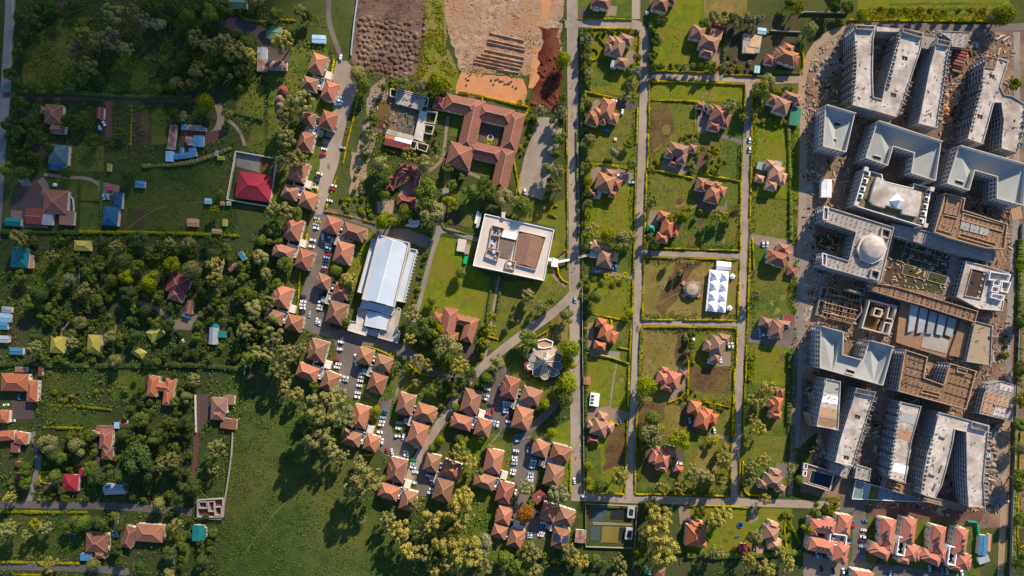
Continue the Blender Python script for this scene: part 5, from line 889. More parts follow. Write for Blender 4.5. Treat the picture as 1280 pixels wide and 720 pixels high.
o = thing('frame_tent', 'white gabled tent at the top of the peaked marquee', 'tent', (*W(905, 332), 0)); og = tuple(o.location[:2]); plain(o, 'wall', [(896, 327), (914, 328), (913.5, 337.5), (896, 337)], 0, 2.6, CANV, og); slope(o, 'roof', [[(896, 326, 2.8), (914, 328, 2.8), (914, 333.5, 4), (896, 332, 4)][::-1], [(896, 332, 4), (914, 333.5, 4), (913.5, 338, 2.8), (895.5, 337.5, 2.8)][::-1]], CANV, og)
for lb, x, y in (('small white canopy at the upper right of the marquee', 915.5, 345.5), ('small white canopy at the lower right of the marquee', 912, 385)): o = thing('small_canopy', lb, 'canopy', (*W(x, y, 2), 0)); MB().box(0, 0, 0, 2.4, 2.6, 3.2).obj('wall', CANV, o); MB().cyl(0, 0, 2.4, 3.4, 2.3, .1, 4).obj('roof', CANV, o)
o = thing('frame_tent', 'white rectangular tent with windows on the lawn above the brown pink villa', 'tent', (*W(743.5, 500), 0)); og = tuple(o.location[:2]); pl = [(739, 491), (749.5, 492.5), (747.5, 508.5), (737, 506.5)]; LANDM.append((743, 500, 'the white lawn tent'))
plain(o, 'wall', pl, 0, 3, CANV, og); slope(o, 'roof', [[(738.5, 491, 3.05), (744, 491.7, 3.6), (742, 507.5, 3.6), (736.6, 506.7, 3.05)][::-1], [(744, 491.7, 3.6), (749.8, 492.3, 3.05), (747.9, 508.7, 3.05), (742, 507.5, 3.6)][::-1]], CANV, og)
for i in range(3): X, Y = W(741.2-i*.55, 495.3+i*4.2, 3.6); MB().box(X-og[0], Y-og[1], 3.3, 3.55, 2.2, 1.6, R(-8)).obj('roof_window', GLASS, o)
# half-built house left of the mansion
o = thing('half_built_house', 'half-built house of roofless walls with a maroon and white sheet along its foot', 'building site', (*W(505, 145), 0)); og = tuple(o.location[:2]); LANDM.append((505, 145, 'the half-built house'))
plain(o, 'floor_slab', [(475, 124), (500, 120), (540, 135), (532, 186), (465, 163)], 0, .25, G['site'], og); plain(o, 'soil_floor', [(471, 124), (491, 128), (486, 163), (466, 158)], .25, .4, G['brown'], og); plain(o, 'floor_slab', [(500, 134), (522, 140), (516, 168), (496, 163)], .25, .4, G['tarmac'], og)
plain(o, 'roof_slab', [(496, 115), (533, 124), (527, 138), (494, 129)], 0, 3.4, CONC, og); plain(o, 'roof_slab', [(525, 138), (533, 140), (528, 177), (517, 173)], 0, 3.4, CONCL, og); plain(o, 'roof_slab', [(485, 161), (518, 170), (516, 177), (482, 167)], 0, 3.3, CONCL, og)
for pl in ([(488, 110), (497, 112), (495, 122), (487, 120)], [(533, 138), (547, 140), (543, 155), (531, 153)], [(531, 155), (543, 157), (540, 168), (529, 166)], [(513, 175), (522, 177), (519, 187), (512, 184)], [(522, 177), (536, 181), (533, 190), (521, 186)], [(528, 120), (536, 122), (534, 133), (526, 131)], [(497, 111), (527, 118), (526, 121), (496, 114)]): rim(o, 'wall', pl, 0, 3.6, .5, LIGHT, og)
slope(o, 'sheet', [[(482, 168, 3.6), (494, 171, 3.6), (493, 175, 4.2), (481, 172.5, 4.2)]], MT['orange'], og); slope(o, 'sheet', [[(494, 171, 3.6), (515, 176, 3.6), (514, 180.5, 4.2), (493, 175, 4.2)]], WHITE, og); slope(o, 'sheet', [[(481, 172.5, 4.2), (514, 180.5, 4.2), (512, 188, 3.5), (480, 181, 3.5)]], MT['maroon'], og)
clutter(o, og, [(472, 124), (540, 138), (532, 182), (466, 160)], .4, 46, 77); clutter(o, og, [(496, 116), (532, 125), (526, 137), (494, 128)], 3.4, 14, 78)
# unfinished small houses
o = thing('unfinished_house', 'unfinished house with a patchy tan deck beside the terracotta villa', 'building site', (*W(938, 52), 0)); og = tuple(o.location[:2]); plain(o, 'wall', [(929, 42), (953, 45), (949, 66), (928, 66)], 0, 3, CONC, og)
for pl in ([(930, 41), (940, 43), (938, 50), (930, 49)], [(941, 42), (952, 46), (949, 60), (936, 58)], [(931, 59), (943, 60), (943, 67), (932, 66)]): plain(o, 'deck_panel', pl, 3, 3.3, TIMBL, og)
o = thing('unfinished_house', 'unfinished house of open pale walls at the corner of the bottom field', 'building site', (*W(262, 636), 0)); og = tuple(o.location[:2]); LANDM.append((262, 636, 'the open-walled unfinished house')); plain(o, 'floor_slab', [(246, 625), (279, 623), (278, 647), (246, 647)], 0, .3, MT['maroon'], og)
for pl in ([(246, 625), (279, 623), (278, 647), (246, 647)], [(248, 627), (259, 627), (259, 636), (248, 636)], [(260, 627), (268, 626), (268, 640), (260, 640)], [(268, 634), (277, 633), (277, 645), (268, 645)]): rim(o, 'wall', pl, 0, 3.2, .6, WALLB, og)
# dark courts, ponds and sheds of the fenced plot at the bottom
o = thing('fenced_garden', 'fenced plot of teal and tan courts with dark ponds at the bottom road', 'fenced plot', (*W(765, 658), 0)); og = tuple(o.location[:2]); LANDM.append((765, 658, 'the fenced plot of courts'))
TQ = M('court_teal', (0.055, 0.095, 0.09), (0.035, 0.06, 0.06), scale=.4)
for n, pl, m in (('court', [(741, 632), (758, 633), (756, 652), (740, 651)], TQ), ('court', [(753, 658), (774, 659), (772, 679), (751, 678)], G['dry']), ('court', [(739, 658), (751, 658), (749, 676), (737, 676)], TQ), ('pond', [(764, 634), (781, 635), (780, 650), (763, 649)], DARK), ('pond', [(775, 660), (782, 660), (780, 675), (773, 675)], DARK), ('court', [(737, 631), (741, 631), (738, 650), (735, 650)], MT['maroon']), ('path', [(741, 652), (790, 655), (790, 657), (741, 656)], G['pave'])): plain(o, n, pl, 0, .22, m, og)
for pl in ([(785, 633), (794, 634), (793, 648), (784, 647)], [(783, 660), (792, 661), (790, 675), (781, 674)]): plain(o, 'cabin', pl, 0, 2.6, CONCB, og); plain(o, 'roof_light', [(pl[0][0]+2, pl[0][1]+3), (pl[1][0]-2, pl[1][1]+3), (pl[2][0]-2, pl[2][1]-3), (pl[3][0]+2, pl[3][1]-3)], 2.6, 2.8, DARK, og)
rim(o, 'fence', [(732, 630), (797, 633), (793, 686), (732, 684)], 0, 2.0, .22, CONC, og)
lh('rust and white patched shed beside the fenced plot', 'rust', [(726, 671, 14, 16, 4, 'g', 'rust'), (722, 668, 5, 9, 3, 'g', 'tan', 3.2)], None, 3, 'shed', 10, 'shed')
for lb, m, x, y, w, h in (('white sheet cabin below the orange-roofed plots, near the green trees', 'skyblue', 947, 86, 7, 9), ('blue awning above the unfinished house', 'skyblue', 953, 38, 11, 8)): lh(lb, m, [(x, y, w, h, 6, 'g')], None, 2.6, 'shed', 8, 'shed')
house('shed', 'white flat-roofed shed beside the dirt track and weeds', 'shed', [(1034, 235, 13, 23, 2, 'g', M('sheet_white', (.78, .78, .8), rib=.8))], 'metal', 5, pitch=5, phrase='the white track-side shed'); house('shed', 'blue roofed site store with a grey porch beside green netting', 'shed', [(1230, 682, 11, 25, 4, 'g', 'blue'), (1238, 679, 4, 22, 4, 'f', 'tan', 3), (1231, 700, 14, 9, -20, 'f', 'metal', 2.8)], 'blue', 3.6, pitch=8, phrase='the blue site store')
wall('netting_fence', 'bright green netting fence round the lawn of the right apartment pair', [(1208, 651), (1219, 652), (1222, 675), (1223, 700)], 2.4, .8, TARP, 'fence')
for lb, x, y, w, h, m in (('light blue site cabin beside the perimeter dirt', 1237, 569, 4, 9, 'skyblue'),): house('site_cabin', lb, 'cabin', [(x, y, w, h, 3, 'g', m)], 'blue', 2.6, None, None, 5)

# ------------------------------------------------------------------ the building site: concrete frames of five to seven storeys
def tower(label, roof, h, floors, phrase=None, deck=CONCL, frame=CONCB, par=0.9, name='concrete_block', bays=3.6, rimmat=None, deep=1.6, solid=(), at=None):
    """open concrete frame under a flat roof; the outline is read at roof height. solid: edges (by index) closed by a blank wall"""
    cx, cy_ = sum(p[0] for p in roof)/len(roof), sum(p[1] for p in roof)/len(roof); og = W(cx, cy_, 0); o = thing(name, label, 'building', (*og, 0), 'buildings of the construction site')
    P = rel(PW(roof, at or h), og); P = P if area(P) > 0 else P[::-1]; fh = h/floors; ins = offset(P, deep)
    for k in range(floors+1):
        MB().prism(P, k*fh-.34 if k else 0, k*fh).obj('roof_deck' if k == floors else 'floor_slab', deck if k == floors else frame, o) if k else None
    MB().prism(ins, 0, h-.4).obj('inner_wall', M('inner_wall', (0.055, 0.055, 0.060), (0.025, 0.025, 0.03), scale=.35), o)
    b = MB(); n = len(P)
    for i in range(n):
        a, c = Vector(P[i]), Vector(P[(i+1) % n]); L = (c-a).length; d = (c-a)/L; nb = max(1, round(L/bays)); nn = Vector((d.y, -d.x)); an = math.atan2(d.y, d.x)
        m0 = (a+c)/2-nn*.16
        for k in range(floors):
            z = k*fh
            if i in solid: b.box(m0.x, m0.y, z, z+fh-.3, L-.3, .3, an); continue
            b.box(m0.x, m0.y, z, z+.75, L-.1, .18, an)
            for q in range(nb+1):
                p = a+d*(L*q/nb)-nn*.22; b.box(p.x, p.y, z, z+fh-.3, .5, .42, an)
    b.obj('facade_frame', frame, o, kind='stuff')
    if par: rim(o, 'parapet', roof, h-.1, h+par, .45, rimmat or deck, og)
    if phrase: LANDM.append((cx, cy_, phrase))
    return o, og
def blocks(o, og, name, spots, z, lx, ly, hh, mat, a=-16):
    me = MB().box(0, 0, 0, hh, lx, ly).mesh(name, mat)
    for x, y in spots: X, Y = W(x, y, z); put(name, me, o, (X-og[0], Y-og[1], z), None, R(a))
def balconies(o, og, p0, p1, n, h, floors, out, mat=CONC):
    """a line of balcony stacks down one side: open boxes with low walls on every floor"""
    fh = h/floors; m = MB()
    for k in range(1, floors+1):
        z = k*fh; m.box(0, 0, z-.3, z-.06, 2.9, 2.7); m.box(0, 1.3*out, z-.06, z+.9, 2.9, .15)
        for s_ in (-1.4, 1.4): m.box(s_, 0, z-.06, z+.9, .15, 2.5)
    for s_ in (-1.4, 1.4): m.box(s_, 0, h-2.2, h+1.4, .3, 2.9)
    me = m.mesh('balcony_stack', mat); A, B = Vector(W(*p0, h)), Vector(W(*p1, h)); an = math.atan2((B-A).y, (B-A).x)
    for i in range(n): q = A.lerp(B, (i+.5)/n); put('balcony_stack', me, o, (q.x-og[0], q.y-og[1], 0), 'stuff', an)
def wells(o, og, spots, z, a=-16):
    for x, y in spots:
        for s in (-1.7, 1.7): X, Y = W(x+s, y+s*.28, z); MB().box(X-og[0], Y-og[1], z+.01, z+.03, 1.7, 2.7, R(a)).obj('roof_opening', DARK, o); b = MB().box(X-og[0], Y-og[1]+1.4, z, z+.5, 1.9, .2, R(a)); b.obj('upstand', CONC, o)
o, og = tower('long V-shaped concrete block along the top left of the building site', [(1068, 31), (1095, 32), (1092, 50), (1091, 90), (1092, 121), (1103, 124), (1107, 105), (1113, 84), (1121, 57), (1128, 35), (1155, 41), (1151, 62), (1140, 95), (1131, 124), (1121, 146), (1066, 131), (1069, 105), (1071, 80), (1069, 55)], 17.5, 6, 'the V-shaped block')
balconies(o, og, (1069, 50), (1066, 128), 8, 17.5, 6, -1); balconies(o, og, (1124, 42), (1108, 112), 8, 17.5, 6, 1); balconies(o, og, (1139, 100), (1124, 145), 4, 17.5, 6, -1); wells(o, og, [(1131, 73), (1117, 119)], 17.5); plain(o, 'lift_head', [(1096, 33), (1126, 36), (1125, 40), (1096, 39)], 0, 14.5, CONCL, og)
for pl in ([(1070, 31), (1094, 32), (1093, 37), (1070, 36)], [(1129, 35), (1154, 41), (1153, 47), (1129, 40)]): rim(o, 'parapet', pl, 17.5, 19.7, .4, CONCL, og)
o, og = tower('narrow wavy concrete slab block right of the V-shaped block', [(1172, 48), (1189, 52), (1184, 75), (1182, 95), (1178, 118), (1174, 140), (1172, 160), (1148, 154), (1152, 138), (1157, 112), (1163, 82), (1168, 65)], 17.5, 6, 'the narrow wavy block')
balconies(o, og, (1186, 62), (1173, 158), 9, 17.5, 6, 1); rim(o, 'parapet', [(1172, 48), (1189, 52), (1187, 58), (1171, 55)], 17.5, 19.5, .4, CONC, og); blocks(o, og, 'timber_stack', [(1160, 138), (1163, 141), (1158, 143)], 17.5, 2.5, .8, .5, TIMBL, 30)
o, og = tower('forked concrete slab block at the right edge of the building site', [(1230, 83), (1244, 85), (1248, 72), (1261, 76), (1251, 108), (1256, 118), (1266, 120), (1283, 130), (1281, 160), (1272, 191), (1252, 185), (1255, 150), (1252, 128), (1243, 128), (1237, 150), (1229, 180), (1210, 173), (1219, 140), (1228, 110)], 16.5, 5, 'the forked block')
wells(o, og, [(1240, 96), (1225, 146)], 16.5); balconies(o, og, (1229, 95), (1213, 165), 7, 16.5, 5, -1); balconies(o, og, (1282, 135), (1274, 188), 4, 16.5, 5, 1)
def whiteroof(label, out, h, floors, phrase, vents, slopes):
    """valley roofs sunk behind a tall parapet"""
    dk = h-6.6; o, og = tower(label, out, dk, floors-1, phrase, MEMB, CONCB, 0, 'white_roofed_block', 3.4, WHITE, at=h); rim(o, 'parapet', out, dk-.3, h+1.2, .5, LIGHT, og)
    P = rel(PW(out, h+1.2), og); P = P if area(P) > 0 else P[::-1]; b = MB()
    for i in range(len(P)):
        a, c = Vector(P[i]), Vector(P[(i+1) % len(P)]); L = (c-a).length; d = (c-a)/L; nn = Vector((d.y, -d.x)); n = max(1, round(L/3.4))
        for k in range(n):
            for z in (dk+.7, dk+4.0):
                p = a+d*(L*(k+.5)/n)+nn*.03; u = d*.8; b.add([(p.x-u.x, p.y-u.y, z), (p.x+u.x, p.y+u.y, z), (p.x+u.x, p.y+u.y, z+1.9), (p.x-u.x, p.y-u.y, z+1.9)], [(0, 1, 2, 3)])
    b.obj('windows', DARK, o, kind='stuff')
    for q in slopes: slope(o, 'roof_slope', [q], MEMB, og)
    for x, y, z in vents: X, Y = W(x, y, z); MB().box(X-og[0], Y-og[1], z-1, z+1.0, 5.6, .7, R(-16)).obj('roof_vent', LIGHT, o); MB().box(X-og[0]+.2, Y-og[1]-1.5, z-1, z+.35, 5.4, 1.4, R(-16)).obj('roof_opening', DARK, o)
    return o, og
def northwall(o, og, p, q, h):
    a, c = rel(PW([p, q], h+1.2), og); b = MB(); m = ((a[0]+c[0])/2, (a[1]+c[1])/2); b.box(m[0], m[1]-.3, h, h+3.2, math.dist(a, c)-.2, .45, math.atan2(c[1]-a[1], c[0]-a[0])); b.obj('high_parapet', LIGHT, o)
a, b_, c, d = (1032, 131), (1069, 142), (1058, 190), (1029, 183); ap, sm = (1044, 157), (1043, 187); hi, lo, mm = 16.8, 12.6, 14.8
o, og = whiteroof('white-roofed tapering block beside the muddy pond', [a, b_, c, d], 17, 5, 'the white block by the pond', [(1048, 153, 13.6), (1041, 173, 14)], [[(*a, hi), (*b_, hi), (*ap, lo)], [(*a, hi), (*ap, lo), (*sm, mm), (*d, mm)], [(*b_, hi), (*c, mm), (*sm, mm), (*ap, lo)]]); northwall(o, og, a, b_, 17)
for lb, ph, o4, vs in (('white U-shaped block in the upper middle of the building site', 'the upper white U block', [(1097, 151), (1177, 177), (1170, 226), (1139, 216), (1143, 191), (1117, 183), (1110, 207), (1082, 197)], [(1135, 169, 14), (1138, 175, 13), (1096, 195, 15.5)]), ('white U-shaped block at the right edge of the building site', 'the right-edge white U block', [(1199, 182), (1283, 206), (1280, 257), (1246, 248), (1247, 221), (1219, 213), (1212, 238), (1184, 229)], [(1238, 199, 14), (1240, 205, 13), (1199, 226, 15.5)])):
    a, b_, c, d, e, f, g_, i_ = o4; hi, lo, mm = 17.8, 11.6, 15.3
    o, og = whiteroof(lb, o4, 18, 5, ph, vs, [[(*a, hi), (*b_, hi), (*e, lo), (*f, lo)], [(*a, hi), (*f, lo), (*g_, mm), (*i_, mm)], [(*b_, hi), (*c, mm), (*d, mm), (*e, lo)]]); northwall(o, og, a, b_, 18)
hi, lo, mm = 17.8, 13.4, 15.8
o, og = whiteroof('white U-shaped block at the left of the building site, open upwards', [(1026, 407), (1055, 415), (1054, 443), (1079, 450), (1087, 425), (1117, 433), (1104, 482), (1025, 460)], 18, 5, 'the left white U block', [(1103, 437, 14.8), (1063, 462, 15.9), (1061, 467, 15.9)], [[(1026, 407, hi), (1055, 415, hi), (1045, 429, lo)], [(1026, 407, hi), (1045, 429, lo), (1040, 464, mm), (1025, 460, mm)], [(1055, 415, hi), (1054, 443, mm), (1040, 464, mm), (1045, 429, lo)], [(1087, 425, hi), (1117, 433, hi), (1099, 446, lo)], [(1087, 425, hi), (1099, 446, lo), (1092, 479, mm), (1079, 450, mm)], [(1117, 433, hi), (1104, 482, mm), (1092, 479, mm), (1099, 446, lo)], [(1040, 464, mm), (1054, 443, mm), (1079, 450, mm), (1092, 479, mm)]])
northwall(o, og, (1026, 407), (1055, 415), 18); northwall(o, og, (1087, 425), (1117, 433), 18)
# ornate block with pyramid lantern
o, og = tower('pale ornate block with planter terraces and a white pyramid on its roof', [(1081, 211), (1103, 218), (1104, 226), (1141, 235), (1143, 229), (1164, 235), (1156, 284), (1068, 257)], 14, 4, 'the block with the white pyramid', M('terrace_soil', (.19, .15, .075), (.12, .095, .05), scale=.4), LIGHT, 1.0, 'ornate_block', 3.4, WHITE)
plain(o, 'upper_roof', [(1096, 221), (1105, 224), (1106, 228), (1152, 240), (1151, 254), (1147, 271), (1127, 267), (1128, 262), (1107, 256), (1106, 260), (1092, 256), (1087, 251)], 14, 17, CONCL, og)
X, Y = W(1122, 251, 18); MB().cyl(X-og[0], Y-og[1], 17, 21, 5.6, .1, 4).obj('pyramid_lantern', WHITE, o); blocks(o, og, 'planter', [(1084, 217), (1081, 226), (1078, 236), (1075, 245), (1160, 240), (1158, 249), (1156, 258), (1154, 267), (1151, 276)], 14, 3.4, 3.6, 1.2, WHITE)
blocks(o, og, 'planter_bed', [(1084, 217), (1081, 226), (1078, 236), (1075, 245), (1160, 240), (1158, 249), (1156, 258), (1154, 267), (1151, 276)], 15.2, 2.4, 2.6, .06, DARK); blocks(o, og, 'turret', [(1069, 255), (1081, 212), (1163, 237), (1155, 282)], 14, 3, 3, 2.4, LIGHT)
# timber-shuttered block
def shutter(label, out, h, floors, phrase, rooms, name='timber_deck_block'):
    o, og = tower(label, out, h, floors, phrase, TIMB, CONCB, 1.5, name, 3.6, TIMBL); b = MB()
    for pl in rooms: rim(o, 'formwork', pl, h-.05, h+.9, .45, TIMBL, og)
    return o, og
o, og = shutter('timber-shuttered block with open formwork trenches at the right edge', [(1182, 241), (1207, 248), (1204, 262), (1260, 280), (1256, 311), (1233, 310), (1186, 297), (1168, 290)], 13, 4, 'the timber formwork block', [[(1185, 245), (1203, 250), (1198, 270), (1180, 266)], [(1179, 268), (1197, 272), (1190, 292), (1172, 287)], [(1204, 266), (1256, 281), (1254, 290), (1202, 275)], [(1201, 291), (1246, 304), (1244, 309), (1198, 296)]])
for i in range(3): plain(o, 'deck_panel', [(1202+i*12, 276+i*3.2), (1213+i*12, 279+i*3.2), (1211+i*12, 289+i*3.2), (1200+i*12, 286+i*3.2)], 13, 13.5, CONC, og)
o, og = shutter('brown U-shaped block with a timber shuttered deck in the lower right', [(1132, 437), (1160, 446), (1155, 472), (1180, 481), (1188, 454), (1221, 464), (1208, 512), (1123, 489)], 17, 5, 'the brown U-shaped deck block', [])
b = MB()
for (x0, y0), (x1, y1) in (((1134, 448), (1157, 455)), ((1132, 458), (1154, 464)), ((1130, 468), (1153, 474)), ((1128, 478), (1165, 489)), ((1187, 466), (1218, 475)), ((1184, 478), (1215, 487)), ((1180, 490), (1211, 500))): p, q = rel(PW([(x0, y0), (x1, y1)], 17), og); b.bar((*p, 17.1), (*q, 17.1), .35, .3)
b.obj('deck_joint', DARK, o, kind='stuff'); rim(o, 'formwork', [(1153, 486), (1176, 492), (1175, 497), (1151, 491)], 17, 18, .4, TIMBL, og); rim(o, 'formwork', [(1197, 459), (1210, 463), (1208, 468), (1196, 465)], 17, 18, .4, TIMBL, og)
blocks(o, og, 'post', [(1133, 440+i*4.5) for i in range(1, 10)]+[(1217-i*1.2, 468+i*4.3) for i in range(1, 9)], 17, .35, .35, 1.4, TIMBL); 
# long low bridge block and the E-shaped block with the dome
tower('long low flat concrete wing below the pyramid block', [(1115, 279), (1160, 289), (1244, 313), (1243, 328), (1205, 320), (1118, 295)], 8, 2, 'the long low concrete wing', CONC)
o, og = tower('E-shaped concrete block carrying a pale round dome', [(1030, 257), (1118, 284), (1101, 353), (1027, 332), (1029, 316), (1061, 326), (1070, 290), (1029, 276)], 15, 4, 'the domed block', CONC, CONCB, 1.0, 'domed_block', 3.6, CONCL)
X, Y = W(1089, 311, 16); r = 9.0; b = MB(); b.cyl(X-og[0], Y-og[1], 15, 17.5, r*1.22, r*1.22, 8); b.obj('dome_drum', LIGHT, o); b = MB()
K, nn = 6, 24; v = [(X-og[0]+r*math.cos(k/K*1.4)*math.cos(i*6.2832/nn), Y-og[1]+r*math.cos(k/K*1.4)*math.sin(i*6.2832/nn), 17.5+3.6*math.sin(k/K*1.4)) for k in range(K+1) for i in range(nn)]
b.add(v, [(k*nn+i, k*nn+(i+1) % nn, (k+1)*nn+(i+1) % nn, (k+1)*nn+i) for k in range(K) for i in range(nn)]+[tuple(K*nn+i for i in range(nn))])
d = b.obj('dome', CONCL, o)
for p in d.data.polygons: p.use_smooth = True
for pl in ([(1103, 284), (1115, 288), (1112, 299), (1101, 296)], [(1090, 336), (1101, 339), (1098, 351), (1087, 348)]): rim(o, 'stair_head', pl, 15, 17, .8, CONCL, og); plain(o, 'roof_opening', [(p[0]*.4+1.5*.0+.6*sum(q[0] for q in pl)/4, p[1]*.4+.6*sum(q[1] for q in pl)/4) for p in pl], 15, 15.3, DARK, og)
for pl in ([(1030, 258), (1036, 260), (1035, 275), (1029, 274)], [(1028, 316), (1034, 318), (1033, 332), (1028, 331)]): rim(o, 'parapet', pl, 15, 16.4, .4, WHITE, og); plain(o, 'timber_deck', pl, 15, 15.2, TIMB, og)
# sunken garden court
for i, (x, y, w, h) in enumerate(((1122, 310, 18, 34), (1150, 306, 36, 17), (1155, 322, 40, 12), (1143, 340, 34, 14), (1171, 348, 26, 12), (1178, 318, 22, 16))):
    X, Y = W(x, y); o = thing('planting_bed', f'{["tall", "upper wide", "middle wide", "lower wide", "small lower right", "upper right"][i]} dark planting bed in the sunken garden court', 'garden bed', (X, Y, .1), 'beds of the sunken garden court'); a = R(-15); MB().box(0, 0, 0, .35, w*S*.9, h*S*.9, a).obj('soil', G['garden'], o); p = MB(); c, s = math.cos(a), math.sin(a)
    for u, v_, lx, ly in ((-.45, 0, .4, h*S*.9), (.45, 0, .4, h*S*.9), (0, -.45, w*S*.9, .4), (0, .45, w*S*.9, .4)): p.box(u*w*S*c-v_*h*S*s, u*w*S*s+v_*h*S*c, 0, .6, lx, ly, a)
    p.obj('kerb', CONC, o); g = random.Random(i)
    for k in range(5): u, v_ = g.uniform(-.3, .3)*w*S, g.uniform(-.3, .3)*h*S; MB().cyl(u*c-v_*s, u*s+v_*c, .3, .55, 1.6, 1.3, 9).obj('planter_ring', G['woods'], o)
# long brown deck strip with segments, five grey vault panels, tan roof
o, og = tower('long brown timber deck strip below the sunken garden court', [(1091, 353), (1120, 358), (1150, 367), (1223, 389), (1219, 403), (1150, 381), (1118, 372), (1090, 363)], 9, 3, 'the long brown deck strip', TIMB, CONCB, 1.2, 'timber_deck_block', 3.6, TIMBL)
b = MB()
for i in range(1, 15): t = i/15; p, q = rel(PW([(1092+131*t, 354+36*t), (1090+129*t, 364+39*t)], 9), og); b.bar((*p, 9.1), (*q, 9.1), .3, .25)
b.obj('deck_joint', DARK, o, kind='stuff'); 
o = thing('vaulted_hall', 'hall of five long grey-blue roof panels on brown walls', 'hall', (*W(1165, 405), 0), 'buildings of the construction site'); og = tuple(o.location[:2]); LANDM.append((1165, 405, 'the five grey-blue roof panels')); plain(o, 'wall', [(1126, 376), (1205, 400), (1190, 450), (1120, 428)], 0, 3.5, TIMB, og)
for i in range(5): x, y = 1139+i*11.8, 380+i*4.0; plain(o, 'roof_panel', [(x, y), (x+9.6, y+3.1), (x+3.4, y+33-i*1.8), (x-4.5, y+36-i*3.4)], 3.6, 5.2, MT['metal'], og)
plain(o, 'floor_slab', [(1155, 415), (1187, 425), (1183, 442), (1151, 434)], 3.5, 3.8, CONC, og); plain(o, 'timber_deck', [(1206, 387), (1222, 391), (1205, 448), (1186, 444)], 3.5, 5, TIMB, og)
o, og = tower('flat tan roof block beside the perimeter road', [(1219, 401), (1241, 407), (1239, 457), (1208, 452)], 9, 3, 'the flat tan roof block', M('screed_tan', (.36, .27, .175), (.29, .21, .14), scale=.2, c3=(.31, .25, .17), s3=.05), CONCB, .9, 'tan_roofed_block', 3.6, CONC)
# foundations and broken frames
def frame(label, cells, h, mat, phrase, floor=G['site']):
    cx = sum(p[0] for c in cells for p in c)/sum(len(c) for c in cells); cy_ = sum(p[1] for c in cells for p in c)/sum(len(c) for c in cells); o = thing('open_foundation', label, 'building site', (*W(cx, cy_), 0), 'buildings of the construction site'); og = tuple(o.location[:2]); LANDM.append((cx, cy_, phrase))
    for c in cells: rim(o, 'wall', c, 0, h, .8, mat, og)
    return o, og
o, og = frame('open foundation of low concrete rooms and arcs left of the deck strip', [[(1027, 358), (1036, 360), (1031, 375), (1024, 373)], [(1024, 374), (1032, 376), (1028, 395), (1019, 394)], [(1036, 358), (1052, 363), (1049, 372), (1034, 370)], [(1033, 372), (1042, 374), (1039, 390), (1030, 388)], [(1043, 374), (1058, 378), (1052, 400), (1038, 396)], [(1058, 376), (1076, 373), (1078, 390), (1066, 406), (1054, 402)], [(1071, 359), (1082, 361), (1080, 370), (1070, 368)]], 3.2, M('block_grey_brown', (.26, .225, .195), (.16, .135, .12), scale=.5), 'the open foundation')
blocks(o, og, 'timber_stack', [(1030, 385), (1035, 388), (1040, 398), (1046, 400), (1061, 405), (1068, 404), (1028, 396), (1050, 370), (1047, 380), (1045, 387), (1043, 393)], .3, 5, 1.2, 1.0, TIMBL, -25)
for i in range(9): p, q = rel(PW([(1034+i*4.6, 361+i*1.2), (1028+i*4.6, 397+i*1.0)], 3), og); b = MB(); b.bar((*p, 3.4), (*q, 3.4), .5, .4); b.obj('timber_beam', TIMB, o)
for i in range(6): p, q = rel(PW([(1032-i*1.0, 366+i*6), (1074-i*1.2, 377+i*5.6)], 3), og); b = MB(); b.bar((*p, 3.85), (*q, 3.85), .45, .4); b.obj('timber_beam', TIMB if i % 2 else TIMBL, o)
plain(o, 'floor_slab', [(1036, 360), (1078, 371), (1066, 405), (1026, 394)], 0, .5, G['brown'], og); clutter(o, og, [(1028, 360), (1078, 372), (1066, 404), (1022, 394)], .6, 60, 91)
o, og = frame('open roofless frame with a pale cornice beside the open foundation', [[(1087, 374), (1122, 383), (1112, 419), (1077, 410)], [(1112, 380), (1121, 382), (1117, 400), (1108, 398)], [(1106, 402), (1115, 404), (1111, 418), (1102, 416)], [(1094, 384), (1104, 387), (1101, 397), (1091, 394)]], 6, LIGHT, 'the roofless frame'); plain(o, 'floor_slab', [(1088, 375), (1120, 384), (1111, 417), (1079, 409)], 0, 1.0, G['brown'], og)
blocks(o, og, 'timber_stack', [(1094+i*3.1, 378+i*1.0) for i in range(6)]+[(1098, 390), (1102, 393), (1105, 400), (1097, 402), (1100, 409)], 3, 3.5, .7, 1.0, TIMBL, 60)
o, og = tower('pale blue-grey L-shaped slab with a dark sunken well by the perimeter road', [(1208, 326), (1236, 333), (1262, 341), (1253, 389), (1224, 386), (1196, 371)], 7, 2, 'the L-shaped slab with the well', CONCL, CONCB, .8)
plain(o, 'roof_opening', [(1216, 336), (1234, 341), (1226, 373), (1207, 369)], 7, 7.12, M('well_soil', (.06, .04, .035)), og); rim(o, 'upstand', [(1215, 335), (1235, 340), (1227, 374), (1206, 370)], 7, 7.9, .5, CONCL, og)
for pl in ([(1238, 339), (1264, 343), (1261, 352), (1236, 350)], [(1243, 349), (1252, 351), (1250, 358), (1241, 356)], [(1241, 357), (1250, 359), (1248, 366), (1239, 364)], [(1253, 351), (1264, 353), (1260, 366), (1251, 364)], [(1240, 366), (1256, 369), (1254, 376), (1239, 372)]): rim(o, 'wall', pl, 7, 9.6, .5, WHITE, og)
blocks(o, og, 'drain_cover', [(1230, 342), (1228, 349), (1226, 357), (1224, 365), (1222, 371)], 7.12, 1.6, 1.6, .4, CONC)
o, og = tower('peach and grey patched slab block at the right end of the brown deck block', [(1236, 480), (1252, 476), (1270, 482), (1266, 527), (1224, 517), (1230, 492)], 9, 3, 'the peach patched slab', CONC, CONCB, .5)
